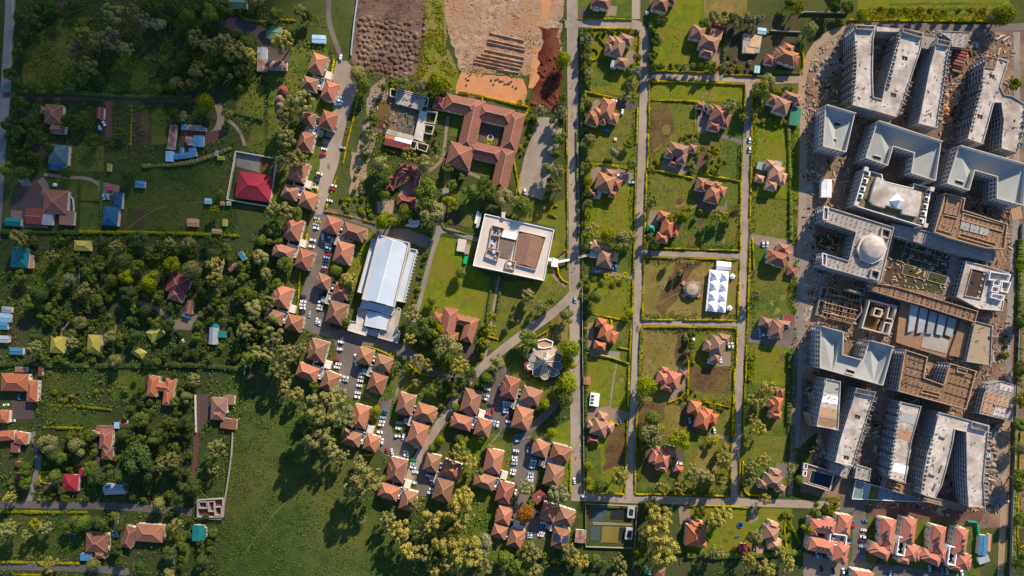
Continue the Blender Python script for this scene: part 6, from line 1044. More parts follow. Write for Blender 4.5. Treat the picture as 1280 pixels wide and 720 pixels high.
for pl, m in (([(1233, 491), (1247, 494), (1243, 505), (1230, 502)], MT['tan']), ([(1248, 495), (1267, 499), (1265, 511), (1245, 506)], TIMBL), ([(1230, 504), (1242, 507), (1239, 518), (1227, 515)], MT['tan']), ([(1244, 509), (1264, 513), (1262, 524), (1241, 519)], CONCL), ([(1250, 479), (1268, 483), (1267, 491), (1249, 487)], CONCL)): plain(o, 'deck_panel', pl, 9, 9.25, m, og)
# lower slab blocks
o, og = tower('patchy concrete slab block at the left edge of the building site', [(1033, 473), (1051, 477), (1050, 500), (1048, 538), (1021, 533), (1026, 505)], 18, 6, 'the patchy left slab block')
for i, (m, y) in enumerate(((MEMB, 478), (WHITE, 492), (TIMBL, 508), (TIMB, 520))): plain(o, 'deck_panel', [(1033-i*3, y), (1049-i*.6, y+4), (1048-i*.6, y+14), (1030-i*3, y+11)], 18, 18.15, m, og)
o, og = tower('curved concrete slab block right of the patchy slab block', [(1071, 485), (1095, 490), (1087, 515), (1079, 540), (1066, 583), (1044, 578), (1050, 552), (1058, 526), (1066, 502)], 17, 6, 'the curved slab block'); balconies(o, og, (1094, 494), (1067, 580), 8, 17, 6, 1); wells(o, og, [(1072, 521), (1058, 572)], 17); rim(o, 'parapet', [(1071, 485), (1095, 490), (1093, 496), (1069, 491)], 17, 18.8, .4, CONC, og)
o, og = tower('stepped concrete slab block in the lower middle of the building site', [(1126, 502), (1152, 508), (1146, 530), (1140, 550), (1136, 575), (1132, 603), (1112, 598), (1117, 565), (1121, 535)], 17, 6, 'the stepped slab block'); balconies(o, og, (1124, 510), (1112, 596), 9, 17, 6, -1, CONCB)
for i in range(4): plain(o, 'deck_panel', [(1127-i*3, 515+i*21), (1146-i*3.4, 520+i*21), (1143-i*3.2, 531+i*21), (1124-i*3, 526+i*21)], 17, 17.15, (MEMB, MT['tan'], CONCL, WHITE)[i], og)
o, og = tower('long forked concrete block along the bottom right of the building site', [(1174, 515), (1215, 526), (1237, 532), (1234, 560), (1230, 600), (1232, 635), (1211, 633), (1209, 600), (1208, 540), (1194, 537), (1191, 556), (1185, 580), (1178, 606), (1169, 623), (1151, 617), (1154, 595), (1160, 565), (1167, 545)], 17, 6, 'the long forked block'); balconies(o, og, (1236, 538), (1231, 630), 9, 17, 6, 1); balconies(o, og, (1166, 546), (1153, 612), 6, 17, 6, -1); rim(o, 'parapet', [(1215, 527), (1236, 533), (1235, 540), (1214, 535)], 17, 19, .4, CONC, og)
for x, y in ((1178, 546), (1165, 593), (1176, 585), (1168, 608)): X, Y = W(x, y, 17); MB().box(X-og[0], Y-og[1], 17, 18.2, 4.6, 1.0, R(-16 if y in (546, 593) else 70)).obj('upstand', CONC, o)
# pool deck, glazed wedge, brown decks at the foot
o = thing('pool_deck', 'dark rectangular swimming pool in a brown raised deck at the site corner', 'swimming pool', (*W(1024, 596), 0)); og = tuple(o.location[:2]); LANDM.append((1024, 596, 'the dark site pool')); out = [(1006, 579), (1044, 590), (1037, 614), (1004, 604)]
plain(o, 'deck', out, 0, 6, MT['brown'], og); plain(o, 'pool_water', [(1015, 588), (1042, 595), (1038, 611), (1011, 603)], 6, 6.06, G['pool'], og); rim(o, 'pool_edge', [(1014.5, 587), (1043, 594.5), (1038.5, 612), (1010.5, 603.5)], 6, 6.4, .5, CONCL, og); rim(o, 'parapet', out, 6, 7.2, .4, LIGHT, og)
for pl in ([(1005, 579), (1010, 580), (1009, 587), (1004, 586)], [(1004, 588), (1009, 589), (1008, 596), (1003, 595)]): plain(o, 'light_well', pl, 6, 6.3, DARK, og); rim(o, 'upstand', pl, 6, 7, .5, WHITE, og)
o = thing('glazed_wedge', 'long blue glazed wedge roof along the foot of the building site', 'glass roof', (*W(1100, 613), 0)); og = tuple(o.location[:2]); LANDM.append((1100, 613, 'the blue glazed wedge')); A0, A1_, B0, B1_ = (1070, 600), (1065, 624), (1160, 626), (1158, 628); GL = M('glazing_blue', (.20, .25, .265), (.12, .16, .18), scale=.15, rough=.25)
for i in range(9):
    t, u = i/9, (i+1)/9; f = lambda a, c, t: (a[0]+(c[0]-a[0])*t, a[1]+(c[1]-a[1])*t); q = [f(A0, B0, t), f(A0, B0, u-.008), f(A1_, B1_, u-.008), f(A1_, B1_, t)]; plain(o, 'glass_panel', q, 0, 4.4, (GL, MEMB, G['olive'])[0 if i > 2 else i if i < 2 else 2], og)
rim(o, 'frame', [A0, B0, B1_, A1_], 4.2, 4.9, .35, WHITE, og)
o, og = tower('low brown timber deck between the stepped and forked blocks', [(1107, 598), (1132, 604), (1152, 606), (1150, 624), (1104, 610)], 8, 2, 'the low brown deck', TIMB, CONCB, .9, 'timber_deck_block', 3.6, TIMBL); rim(o, 'formwork', [(1113, 603), (1127, 606), (1126, 612), (1112, 608)], 8, 9, .4, TIMBL, og)
tower('low ledge of brown concrete along the foot of the long forked block', [(1150, 618), (1210, 632), (1208, 640), (1148, 625)], 6, 2, 'the brown concrete ledge', M('screed_brown', (.27, .2, .14), (.19, .14, .1), scale=.3), CONCB, .6)
tower('grey half-finished slab between the curved block and the glazed wedge', [(1071, 581), (1089, 586), (1087, 602), (1068, 598)], 8, 2, 'the grey half-finished slab', CONC, CONCB, .6); tower('dusty blue slab behind the dark site pool', [(1039, 578), (1064, 584), (1058, 598), (1036, 590)], 7, 2, None, CONC, CONCB, .5)
tower('grey flat slab between the V-shaped and wavy blocks', [(1155, 42), (1171, 45), (1167, 62), (1152, 60)], 12, 4, None, M('screed_grey', (.27, .25, .215), (.22, .2, .17), scale=.2), CONCB, .4); tower('bluish slab above the maroon timber racks', [(1172, 38), (1214, 40), (1207, 60), (1190, 58), (1189, 50)], 7, 2, 'the bluish upper slab', CONC, CONCB, .5)
o = thing('rebar_rack', 'maroon and dark timber racks beside the wavy block', 'timber rack', (*W(1200, 72), 0))
for i in range(9): X, Y = W(1201-i*.9, 58+i*4.0); MB().box(X-o.location.x, Y-o.location.y, 0, 2.4, 11-i*.5, 1.6, R(-16)).obj('rack_row', (MT['maroon'], DARK, TIMB)[i % 3 if i > 4 else 0], o)
tower('timber and concrete head block at the top of the forked block', [(1233, 70), (1248, 73), (1244, 84), (1231, 82)], 17, 5, None, TIMB, CONCB, .5)
for i in range(4): X, Y = W(1233+i*8, 44+i*1.5); o = put('concrete_beam', MB().box(0, 0, 0, .9, 6, 1, R(35)).mesh('concrete_beam', CONCL), None, (X, Y, .1)); tag(o, f'{["first", "second", "third", "fourth"][i]} loose concrete beam from the left below the top track', 'beam', 'loose beams below the top track')
# heaps of planks, spoil and small clutter on the site
g = random.Random(8); PL = [MB().box(0, 0, 0, .5, 4, .5).box(.4, .7, 0, .5, 4.2, .4, .12).box(-.3, -.7, 0, .5, 3.6, .5, -.1).box(0, .2, .5, .9, 3.8, .5, .25).mesh('plank_pile', m) for m in (TIMBL, TIMB, CONCL)]
for i, (x, y) in enumerate([(1195+g.uniform(-8, 8), 85+k*4) for k in range(14)]+[(1222+g.uniform(-10, 12), 62+g.uniform(-8, 12)) for k in range(12)]+[(1096+k*2.4, 60-k*2.2) for k in range(10)]+[(1186+g.uniform(-8, 8), 420+g.uniform(-8, 30)) for k in range(12)]+[(1180+g.uniform(-14, 14), 640+g.uniform(-6, 4)) for k in range(8)]+[(1240+g.uniform(-6, 8), 545+k*9) for k in range(9)]+[(1090+g.uniform(-10, 10), 245+g.uniform(-3, 3)) for k in range(3)]+[(1094+g.uniform(-8, 8), 540+k*7) for k in range(6)]+[(1256+g.uniform(-4, 5), 262+k*5) for k in range(8)]+[(1170+g.uniform(-8, 8), 420+k*5) for k in range(6)]):
    o = put('plank_pile', PL[i % 3], None, (*W(x, y), .08), None, g.uniform(0, 3.1), (g.uniform(.6, 1.3),)*3); tag(o, None, 'plank pile', 'plank piles on the building site'); AUTO.append((o, ('pale timber', 'brown timber', 'pale concrete')[i % 3]+' plank pile', x, y))
soil_heaps([(1240+g.uniform(-5, 8), 540+i*7, g.uniform(2, 5)) for i in range(12)], G['rubble'], 1.5, 'spoil_heap', 'tan spoil heap beside the long forked block', 'spoil heaps by the perimeter track'); soil_heaps([(1186+g.uniform(-4, 6), 120+i*6, g.uniform(3, 6)) for i in range(6)], G['clay'], 2, 'spoil_heap', 'orange spoil heap right of the wavy block', 'orange spoil heaps'); soil_heaps([(1025+g.uniform(-6, 8), 75+i*4, g.uniform(2, 4)) for i in range(8)]+[(1026+g.uniform(-4, 8), 545+i*5, g.uniform(3, 5)) for i in range(6)], G['rubble'], 1.4, 'rubble_heap', 'grey rubble heap at the left site edge', 'rubble heaps')

TW = [q for q in list(COL.objects) if q.get('group') == 'buildings of the construction site' and q.type == 'EMPTY']
for i, q in enumerate(TW):
    dk = [c for c in q.children if c.name.startswith('roof_deck')]
    if not dk or q.name.startswith('white_roofed'): continue
    vs = [v.co for v in dk[0].data.vertices]; z = max(v.z for v in vs); top = [(v.x, v.y) for v in vs if v.z > z-.1]; k = HC/(HC-z); px = [((x+q.location.x)*k/S+NX, NY-(y+q.location.y)*k/S) for x, y in top]
    clutter(q, (q.location.x, q.location.y), px, z, int(4+abs(area(px))/110), i, None, .8)
for i, q in enumerate(TW):   # starter bars and props standing on the unfinished decks
    dk = [c for c in q.children if c.name.startswith('roof_deck')]
    if not dk or dk[0].data.materials[0] not in (CONC, TIMB): continue
    vs = [v.co for v in dk[0].data.vertices]; z = max(v.z for v in vs); top = [(v.x, v.y) for v in vs if v.z > z-.1]; b = MB(); c, n = math.cos(R(-16)), math.sin(R(-16))
    for u in range(-40, 41):
        for w in range(-40, 41):
            x, y = (u*c-w*n)*3.6, (u*n+w*c)*3.6
            if inside((x, y), top):
                for dx, dy in ((-.25, 0), (.25, .1)): b.box(x+dx, y+dy, z, z+1.3, .2, .2)
    if b.v: b.obj('starter_bars', MT['rust'], q, kind='stuff')
SITE = [(1004, 104), (1020, 62), (1062, 36), (1268, 42), (1262, 470), (1252, 640), (1085, 634), (1006, 575), (1004, 300)]
for nm, m, n, sd, bg_ in (('scattered_planks', TIMBL, 1000, 1, 1.4), ('scattered_blocks', CONC, 1300, 2, 1.2), ('scattered_dark_scrap', DARK, 700, 3, 1.3), ('scattered_planks', TIMB, 1200, 4, 1.5), ('scattered_white_scrap', CONCL, 800, 5, 1.1)):
    g = random.Random(sd); b = MB()
    while n:
        x, y = g.uniform(1003, 1268), g.uniform(34, 640)
        if inside((x, y), SITE) and mnoise.noise(Vector((x*.03, y*.03, sd*.7))) > -.15: n -= 1; b.box(*W(x, y), .05, g.uniform(.2, .8), g.choice((.7, 1, 1.8, 3.2))*bg_, g.uniform(.3, .9)*bg_, g.uniform(0, 3.1))
    b.obj(nm, m, kind='stuff')

def scaffold():
    posts, led = MB(), MB()
    for i in range(6):
        for k in (0, 1.3): posts.box(i*1.9-4.75, k, 0, 11, .12, .12)
    for z in range(2, 12, 2):
        for k in (0, 1.3): led.box(0, k, z-.06, z+.06, 9.6, .1)
        led.box(0, .65, z-.1, z, 9.4, .9)
    return posts.mesh('posts', MT['metal']), led.mesh('deck_boards', TIMBL)
SC = scaffold()
for i, (x, y, a, lb) in enumerate(((1009, 498, 75, 'upper steel scaffold left of the patchy slab block'), (1004, 522, 75, 'lower steel scaffold left of the patchy slab block'), (1106, 528, 78, 'upper scaffold left of the stepped slab block'), (1103, 556, 80, 'middle scaffold left of the stepped slab block'), (1101, 582, 78, 'lower scaffold left of the stepped slab block'), (1157, 530, 80, 'upper scaffold left of the long forked block'), (1150, 556, 72, 'middle scaffold left of the long forked block'), (1216, 118, 70, 'upper scaffold left of the forked block'), (1207, 140, 70, 'lower scaffold left of the forked block'), (1116, 462, 75, 'scaffold between the white U block and brown U deck'), (1060, 366, 16, 'scaffold above the open foundation'), (1262, 268, 80, 'scaffold beside the timber formwork block'), (1200, 575, 80, 'scaffold inside the long forked block'), (1112, 70, 72, 'scaffold inside the V-shaped block'))):
    o = thing('scaffold', lb, 'scaffold', (*W(x, y, 0), .1), 'scaffolds on the building site'); o.rotation_euler = (0, 0, -R(a)); put('posts', SC[0], o, kind='stuff'); put('deck_boards', SC[1], o, kind='stuff')
# details of the paved compound on the left
for pl, m in (([(19, 236), (24, 233), (29, 236), (30, 242), (25, 246), (19, 243)], 'reddirt'), ([(22, 224), (36, 222), (40, 231), (28, 233)], 'street'), ([(40, 228), (48, 230), (47, 242), (40, 240)], 'reddirt'), ([(14, 262), (28, 264), (27, 274), (14, 272)], 'pave'), ([(52, 262), (66, 262), (66, 282), (54, 282)], 'tarmac'), ([(16, 280), (60, 282), (60, 285), (16, 284)], 'pave')): lawn(pl, m, 6, 0.4, 'yard')
wall('terrace_wall', 'white curved terrace wall on the right of the paved compound house', [(80, 243), (87, 244), (92, 249), (93, 258), (93, 282)], 1.4, .5, WALLC); wall('terrace_wall', 'short white terrace wall beside the paved compound house', [(82, 246), (82, 258), (84, 268), (84, 282)], 1.4, .5, WHITE)
o = thing('terrace', 'white tiled terrace with round table at the compound house', 'terrace', (*W(83, 258), .1)); MB().box(0, 0, 0, .5, 3.2, 8).obj('floor_slab', WHITE, o); MB().cyl(-3.4, 0, 0, .9, 1.7, 1.7, 12).obj('table', WHITE, o)
wall('boundary_wall', 'grey hedge-side wall along the left street', [(17, 0), (17, 40), (15, 62), (14, 95)], 1.8, .4, WALLB); wall('boundary_wall', 'short grey wall along the street by the compound', [(9, 150), (8, 155)], 1.8, .4, WALLB)
# ------------------------------------------------------------------ hedges
Y = 'yellow'
for pts in ([(708, 138), (709, 240), (709.5, 335)], [(799.5, 38), (798, 80)], [(797, 135), (795.5, 180)], [(794.5, 207), (793, 298)], [(792.5, 302), (791.5, 340)], [(791, 350), (790, 398)], [(789, 405), (786.5, 450)], [(786, 458), (785, 508)], [(784, 522), (783, 560)], [(783, 562), (781, 615)],
            [(812.5, 28), (812, 88)], [(811.5, 103), (811, 150)], [(811, 152), (809, 210)], [(808, 214), (806.5, 262)], [(806, 268), (805.5, 309)], [(805, 323), (804, 360)], [(803.5, 362), (802.5, 399)], [(802.5, 409), (801.5, 440)], [(801, 444), (798, 500)], [(796, 506), (794.5, 556)], [(794.5, 560), (793.5, 616)],
            [(815, 89), (850, 90), (893, 92)], [(905, 93.5), (955, 96)], [(812, 102), (870, 103), (931, 106)], [(813, 126), (845, 126), (880, 128)], [(931, 107), (930, 150)], [(927, 180), (926, 225)], [(925.5, 228), (925, 312)], [(925, 326), (923.5, 362)], [(923, 364), (922, 399)], [(921, 412), (920, 455)], [(917.5, 460), (916.5, 505)], [(916, 508), (915, 545)], [(914.5, 553), (912, 618)],
            [(939.5, 112), (939, 175)], [(939, 182), (938, 240)], [(937.5, 246), (937, 286)], [(937, 302), (936, 340)], [(935.5, 345), (934.5, 396)], [(934, 398), (933.5, 418)], [(932.5, 432), (931.5, 476)], [(930.5, 480), (929.5, 540)],
            [(830, 310.5), (880, 312), (925, 313.5)], [(806, 321.5), (860, 323), (924, 325)], [(803, 399.5), (860, 400), (921, 400.5)], [(803, 408.5), (860, 409), (914, 410), (919, 413)], [(745, 616.5), (780, 617.5)], [(795, 617.5), (850, 618), (911, 620)], [(858, 632), (900, 632), (938, 635)], [(722, 24), (755, 24), (790, 25)], [(733, 36), (760, 36), (790, 37), (797, 40)],
            [(731, 115), (755, 120), (776, 124)], [(745, 206), (760, 206), (786, 212)], [(819, 213), (840, 217), (866, 223)], [(880, 218), (900, 222), (925, 227)], [(870, 128), (868.5, 163)], [(732, 390.5), (760, 396), (787, 402)], [(764, 400), (764.5, 410)], [(732, 441), (760, 446), (786, 455)], [(772, 434), (786, 437)], [(760, 525), (770, 529), (775, 531)], [(860, 450), (859, 500)], [(835, 503), (850, 497)], [(874, 501), (895, 505), (912, 509)], [(940, 298), (942, 336)],
            [(928.5, 576), (928, 600), (930, 612), (936, 618), (953, 619)], [(924.5, 575), (924, 618)], [(918.5, 490), (917.5, 545)], [(640, 438), (655, 430), (686, 412), (688, 406)], [(675, 428), (682, 423), (686, 410)], [(692, 410), (690, 425)], [(709, 312), (702, 316), (696, 322)], [(697, 332), (698, 342), (703, 350), (710, 354)], [(686, 268), (691, 258), (697, 258)], [(687, 268), (696, 272)],
            [(574, 114.5), (600, 120), (630, 127), (660, 134)], [(603, 120), (603, 128)], [(661, 135), (656, 146), (651, 149)], [(453, 433.5), (462, 434), (475, 438), (493, 447)], [(512, 456), (524, 466), (545, 470)], [(418, 75), (414.5, 95)], [(420, 104), (425, 108), (421, 122)], [(398, 212), (394, 228), (398, 240)], [(390, 268), (385, 290), (382, 312)], [(376, 340), (373, 375), (371, 395)], [(575, 130), (573, 142)],
            [(474, 540), (474, 556), (465, 568), (455, 568)], [(610, 420.5), (622, 424)], [(640, 455), (636, 462)], [(612, 463), (617, 456), (621, 462)], [(1225, 690), (1222, 700)], [(984, 640), (980, 660), (983, 690)], [(980, 60), (1002, 66), (1003, 92)], [(1060, 25.5), (1150, 26.5), (1260, 27)], [(1092, 702), (1085, 712)], [(878, 98), (878, 99)], [(1110, 705), (1105, 700)], [(449, 106), (444, 140), (435, 176), (429, 205)], [(421, 222), (408, 260)], [(406, 264), (440, 271), (470, 280)], [(563, 205), (556, 232)]):
    if math.dist(pts[0], pts[-1]) > 5: hedge(pts, 1.9, 1.5, Y, False, len(pts) > 2)
ring = [(740.5+7.2*math.cos(a*.3306), 68+7.2*math.sin(a*.3306)) for a in range(20)]; hedge(ring, 1.7, 1.3, Y, True)
hedge([(757+ -9*math.cos(a*.3), 58+11*math.sin(a*.3-1.5)) for a in range(0, 11, 2)], 1.2, 1.2, Y, True)
for pts, t, w, h in (([(727, 36), (727.5, 200), (728, 345)], 'deep', 5, 2.6), ([(731, 362), (732, 480), (732, 600)], 'deep', 4, 2.0), ([(815, 92), (812, 30)], 'deep', 5, 2.5), ([(801, 412), (797, 500)], 'mid', 2, 1.4), ([(20, 115.5), (90, 116.5), (160, 121), (240, 121)], 'deep', 5, 2.2), ([(100, 290), (200, 291), (300, 295)], 'lime', 4, 1.8), ([(0, 290), (100, 291)], 'deep', 6, 2.6), ([(128, 225), (127, 290)], 'deep', 2.5, 1.6),
                    ([(100, 228), (99, 290)], 'deep', 2, 1.5), ([(100, 251), (127, 252)], 'deep', 1.6, 1.2), ([(0, 455), (120, 457), (240, 456), (310, 462)], 'deep', 6, 2.6), ([(60, 458), (200, 459)], 'mid', 3, 2.2), ([(180, 208), (240, 203), (290, 185)], 'olive', 5, 2.2), ([(60, 506), (100, 508), (140, 512)], 'lime', 3, 1.4), ([(56, 534), (105, 535)], 'lime', 3, 1.4), ([(0, 639), (60, 640), (110, 640)], 'lime', 3.4, 1.5),
                    ([(0, 702), (100, 704)], 'lime', 3, 1.4), ([(20, 718), (52, 718.5)], 'yellow', 2, 1.3), ([(153, 645), (152, 700)], 'deep', 3, 2), ([(140, 643), (140, 668)], 'deep', 2.5, 1.6), ([(52, 590), (73, 590), (73, 604), (52, 602), (52, 590)], 'yellow', 1.4, 1.1), ([(110, 560), (114, 566), (114, 576), (108, 580)], 'yellow', 1.8, 1.2), ([(111, 595), (111, 612)], 'yellow', 1.6, 1.2), ([(204, 660), (211, 661), (212, 672), (205, 674)], 'yellow', 1.6, 1.2),
                    ([(298, 18), (310, 25), (335, 28)], 'lime', 3, 1.4), ([(350, 25), (370, 26)], 'lime', 3, 1.4), ([(165, 137), (164, 182)], 'lime', 2, 1.2), ([(280, 138), (330, 150)], 'deep', 4, 2), ([(713, 555), (713, 615)], 'lime', 2.6, 1.3), ([(738, 632), (796, 634)], 'mid', 3, 1.6), ([(858, 692), (900, 694), (1000, 690)], 'mid', 7, 3), ([(1000, 680), (985, 650)], 'bright', 4, 2), ([(1273, 300), (1272, 480)], 'mid', 6, 3), ([(1268, 520), (1266, 700)], 'mid', 4, 2.2), ([(1275, 540), (1271, 670), (1280, 682)], 'yellow', 1.6, 1.3),
                    ([(985, 160), (988, 260), (988, 300)], 'mid', 4, 2.2), ([(987, 440), (985, 540)], 'deep', 6, 2.6), ([(942, 45), (960, 40)], 'bright', 5, 2), ([(905, 35), (904, 88)], 'deep', 4, 2.4), ([(560, 498), (545, 520), (536, 540)], 'lime', 2, 1.2), ([(590, 480), (580, 500)], 'lime', 2, 1.2), ([(720, 165), (722, 300)], 'mid', 2, 1.2), ([(640, 185), (650, 245)], 'yellow', 1.8, 1.3), ([(645, 243), (650, 220)], 'lime', 1.8, 1.3), ([(615, 352), (608, 400)], 'deep', 3, 1.5), ([(627, 352), (620, 400)], 'deep', 3, 1.5), ([(541, 300), (528, 345), (520, 380)], 'deep', 2.5, 1.5), ([(552, 272), (555, 285), (572, 290), (594, 294)], 'lime', 1.6, 1.1), ([(938, 88), (1000, 92)], 'mid', 4, 1.8)):
    hedge(pts, w, h, t, False, len(pts) > 2)

# ------------------------------------------------------------------ trees picked out one by one
A, B_, Rd = 'airy', 'broad', 'round'
TREES = '''140 15 15 A olive;165 15 12 A olive;182 27 10 A grey;105 45 13 A gold;122 52 12 A olive;138 48 13 A grey;155 60 10 A olive;95 58 10 A grey;92 76 10 A olive;110 82 12 A olive;125 97 10 B deep;105 97 9 B mid;158 92 9 R deep;200 32 9 B grey;235 22 11 R mid;262 18 13 B mid;281 10 12 B mid;245 48 12 A olive;262 58 12 A olive;277 50 11 A olive;292 62 14 A olive;312 68 11 A gold;228 72 12 B deep;213 86 10 B deep;246 86 12 A olive;265 97 10 B deep;282 92 12 B deep;300 86 11 B deep;195 110 9 B mid;240 104 9 A olive;25 20 9 B deep;42 27 10 B deep;36 46 10 B deep;24 66 8 B deep;50 10 10 B deep;70 13 10 B deep;90 8 9 B deep;196 12 11 B deep;216 12 10 B deep;256 129 13 R bright;25 128 9 B mid;60 5 9 B mid;12 92 9 B deep;22 106 9 B deep;42 109 8 B deep;62 110 8 B deep;85 109 9 B deep
85 150 10 B deep;101 146 10 B mid;35 150 10 B deep;26 166 10 B deep;42 168 10 B deep;116 176 10 B mid;150 166 8 B mid;220 143 8 B deep;228 145 7 B grey;14 170 10 B deep;10 155 9 B deep;286 143 6 A gold;352 52 14 A gold;346 18 10 B mid;375 14 9 A olive;385 20 9 B deep;374 126 17 A olive;356 146 12 A olive;356 172 14 A olive;376 160 8 B deep;447 92 12 R olive;455 107 11 R mid;548 104 15 R bright;528 106 10 B olive;505 104 9 B olive;560 106 8 B lime;466 150 9 B mid;462 170 8 A gold;478 108 7 B mid
160 220 9 R deep;82 216 8 R deep;42 195 9 B deep;62 185 7 B deep;215 331 13 B bright;240 336 14 R olive;268 331 11 A gold;268 348 10 A gold;140 350 9 R mid;160 346 10 B bright;190 351 15 B bright;85 350 10 B grey;25 345 10 B mid;268 262 7 A lime;275 242 6 R mid;66 355 9 B deep
352 196 12 A olive;374 199 12 A olive;475 206 14 B olive;510 194 11 A gold;530 203 12 A olive;478 226 11 B deep;535 242 19 B mid;540 264 17 B olive;480 243 8 R mid;506 265 12 R mid;483 278 15 B bright;565 232 8 B mid;587 238 12 B mid;562 251 9 B bright;605 230 11 B mid;616 241 12 B mid;631 246 14 B olive;645 256 12 B olive;341 262 12 A olive;356 264 12 A olive;373 268 9 B mid;340 287 12 B deep;330 302 12 B mid;325 321 12 B olive;357 331 12 B mid;420 338 9 R mid;435 349 10 A gold;575 341 9 R mid;560 210 8 B mid;576 222 6 B mid
540 376 7 R mid;515 392 12 A olive;535 406 14 B mid;512 425 9 A gold;546 412 11 B bright;560 434 17 B olive;575 457 13 A gold;521 450 9 A olive;534 456 9 A gold;606 475 13 B mid;621 455 11 B olive;341 420 14 A olive;330 441 14 A olive;360 442 13 A olive;350 462 13 A olive;376 436 8 A olive;353 482 10 A olive;370 493 10 A olive;400 511 22 A olive;420 496 14 A olive;431 522 15 A grey;385 516 12 B mid;470 513 8 R bright;615 396 8 A lime;613 413 8 A lime;604 428 8 A lime;569 509 6 R mid;495 456 6 A olive;548 430 9 B mid;530 425 9 B mid;332 462 11 B deep;340 400 10 B mid
175 572 22 B deep;150 592 16 B deep;187 592 14 B deep;205 580 12 A olive;216 574 10 A olive;60 556 14 B olive;95 560 14 B olive;110 546 10 B mid;76 571 10 B mid;30 586 10 B mid;30 602 10 B mid;100 651 14 B mid;84 662 10 B mid;10 661 12 A olive;54 662 10 A olive;60 706 10 A gold;115 706 10 R olive;170 711 12 B deep;211 692 10 B deep;240 606 12 B deep;226 626 10 B deep;196 630 11 B olive;270 560 12 A olive;266 586 8 A olive;34 668 8 A olive;45 655 8 A lime;125 652 10 B deep;10 622 8 A gold
395 546 20 A olive;411 562 14 A olive;425 571 11 A olive;457 600 21 A olive;438 613 12 A olive;450 577 8 A olive;499 665 15 A gold;484 650 11 A olive;511 690 14 A gold;526 666 12 A olive;541 652 16 A gold;575 642 20 A gold;580 622 13 A gold;560 682 20 A gold;586 692 20 A gold;570 705 16 A olive;606 681 15 B grey;572 566 12 A gold;586 578 11 A gold;519 631 9 A olive;550 550 7 R bright;580 553 9 B bright;452 650 7 R olive;525 690 14 A olive;545 710 14 A gold;605 708 12 A olive;630 700 13 B mid
658 609 11 A olive;657 642 13 R autumn;699 620 14 A grey;775 596 13 A gold;750 607 11 R mid;735 583 7 R bright;735 601 6 R bright;807 556 9 R mid;815 546 18 B olive;850 551 15 B bright;828 610 10 A gold;850 609 9 A gold;870 593 13 A olive;886 596 10 A olive;906 576 12 A gold;901 600 9 A gold;650 706 16 B mid;665 691 13 A olive;711 690 12 A olive;725 702 12 A gold;821 666 18 A gold;826 650 16 A gold;831 690 20 A gold;806 670 11 A gold;798 692 9 A lime;820 704 12 A gold;895 650 13 A gold;906 641 11 A gold;896 690 10 A olive;945 671 11 A olive;875 640 9 B mid;815 630 9 B mid;775 705 10 A olive;745 700 8 B mid
705 76 12 R bright;700 172 10 B mid;676 137 8 A grey;701 140 9 A grey;704 122 6 B mid;913 130 9 A olive;930 145 6 A gold;950 116 14 B mid;961 102 12 B olive;946 134 9 B mid;893 20 9 B olive;922 26 11 B olive;941 28 9 B olive;826 26 10 B deep;820 52 8 B deep;815 72 8 B deep;905 25 8 A olive;880 30 8 B mid;1012 38 12 R olive;1078 19 9 R bright;1255 18 14 R bright;1240 22 9 R olive;1268 105 10 B bright;998 8 10 A lime;985 5 9 B mid;1040 5 12 B deep;1060 8 10 B mid;1276 530 11 B mid;1274 560 10 R olive;1275 600 15 B mid;1277 650 11 B mid;1276 700 13 B mid;1278 330 10 B bright;1278 400 10 B mid;1277 460 11 B mid;1278 500 10 A lime;1010 660 10 B bright;1020 640 9 B mid;1043 628 9 A lime
655 259 16 R mid;761 295 12 R lime;776 300 14 B olive;787 298 11 B olive;740 287 9 A gold;735 270 7 A lime;735 256 7 B mid;735 226 7 R bright;855 268 12 B bright;815 252 8 A olive;898 268 9 A gold;920 263 8 A olive;812 298 8 B deep;817 307 8 B deep;838 273 6 A lime;697 215 10 A olive;695 190 9 B mid;690 232 9 A olive;685 210 8 A olive;700 155 8 B deep
660 424 13 B mid;708 396 11 B olive;712 437 14 R bright;712 452 10 B bright;708 480 17 R bright;705 497 14 R mid;682 506 9 R bright;807 483 15 R bright;815 522 12 R mid;822 536 10 R bright;745 371 10 R mid;660 370 10 A olive;677 382 9 A olive;787 391 7 R lime;947 503 12 A gold;961 486 12 A gold;950 536 10 A gold;940 520 9 A gold;945 370 8 A olive;975 690 9 A olive;935 700 10 A gold;985 705 10 A gold;960 712 11 A gold;1000 600 7 R mid;940 585 10 A olive;935 600 9 A olive;958 625 8 A gold;955 575 9 A gold;735 140 6 B mid;736 175 8 A olive;738 180 6 A gold;735 50 7 A grey;735 90 7 B olive;732 70 6 A olive;795 90 8 B grey;797 70 6 A olive;783 120 6 B grey;788 108 6 A olive;770 190 8 B grey;789 205 8 B mid;785 180 7 B mid'''
for row in TREES.replace('\n', ';').split(';'):
    x, y, r, k, t = row.split(); tree(float(x), float(y), float(r), {'A': A, 'B': B_, 'R': Rd}[k], t)
for row in '575 478 8 B mid;589 470 9 B deep;540 489 9 B mid;553 483 10 B deep;565 493 9 B mid;521 478 7 B olive;446 592 6 R mid;602 548 7 B mid;575 549 7 R mid;612 560 6 B olive;655 692 8 B mid;690 541 8 R bright;668 549 6 R mid;432 402 7 R mid;437 366 8 B mid;441 346 7 B olive;346 356 9 B mid;338 376 9 A olive;346 300 8 B mid;333 341 8 B olive;540 560 6 R mid;600 590 7 B mid;665 628 6 B mid;480 598 6 R bright;393 480 7 B mid'.split(';'):
    x, y, r, k, t = row.split(); tree(float(x), float(y), float(r), {'A': A, 'B': B_, 'R': Rd}[k], t)
KEEP = [(o.location.x/S+NX, NY-o.location.y/S, 9) for o, d, x, y in AUTO if 'tree' in d]+[(x, y, 12) for x, y, _ in LANDM]+HOUSES
FILL = []
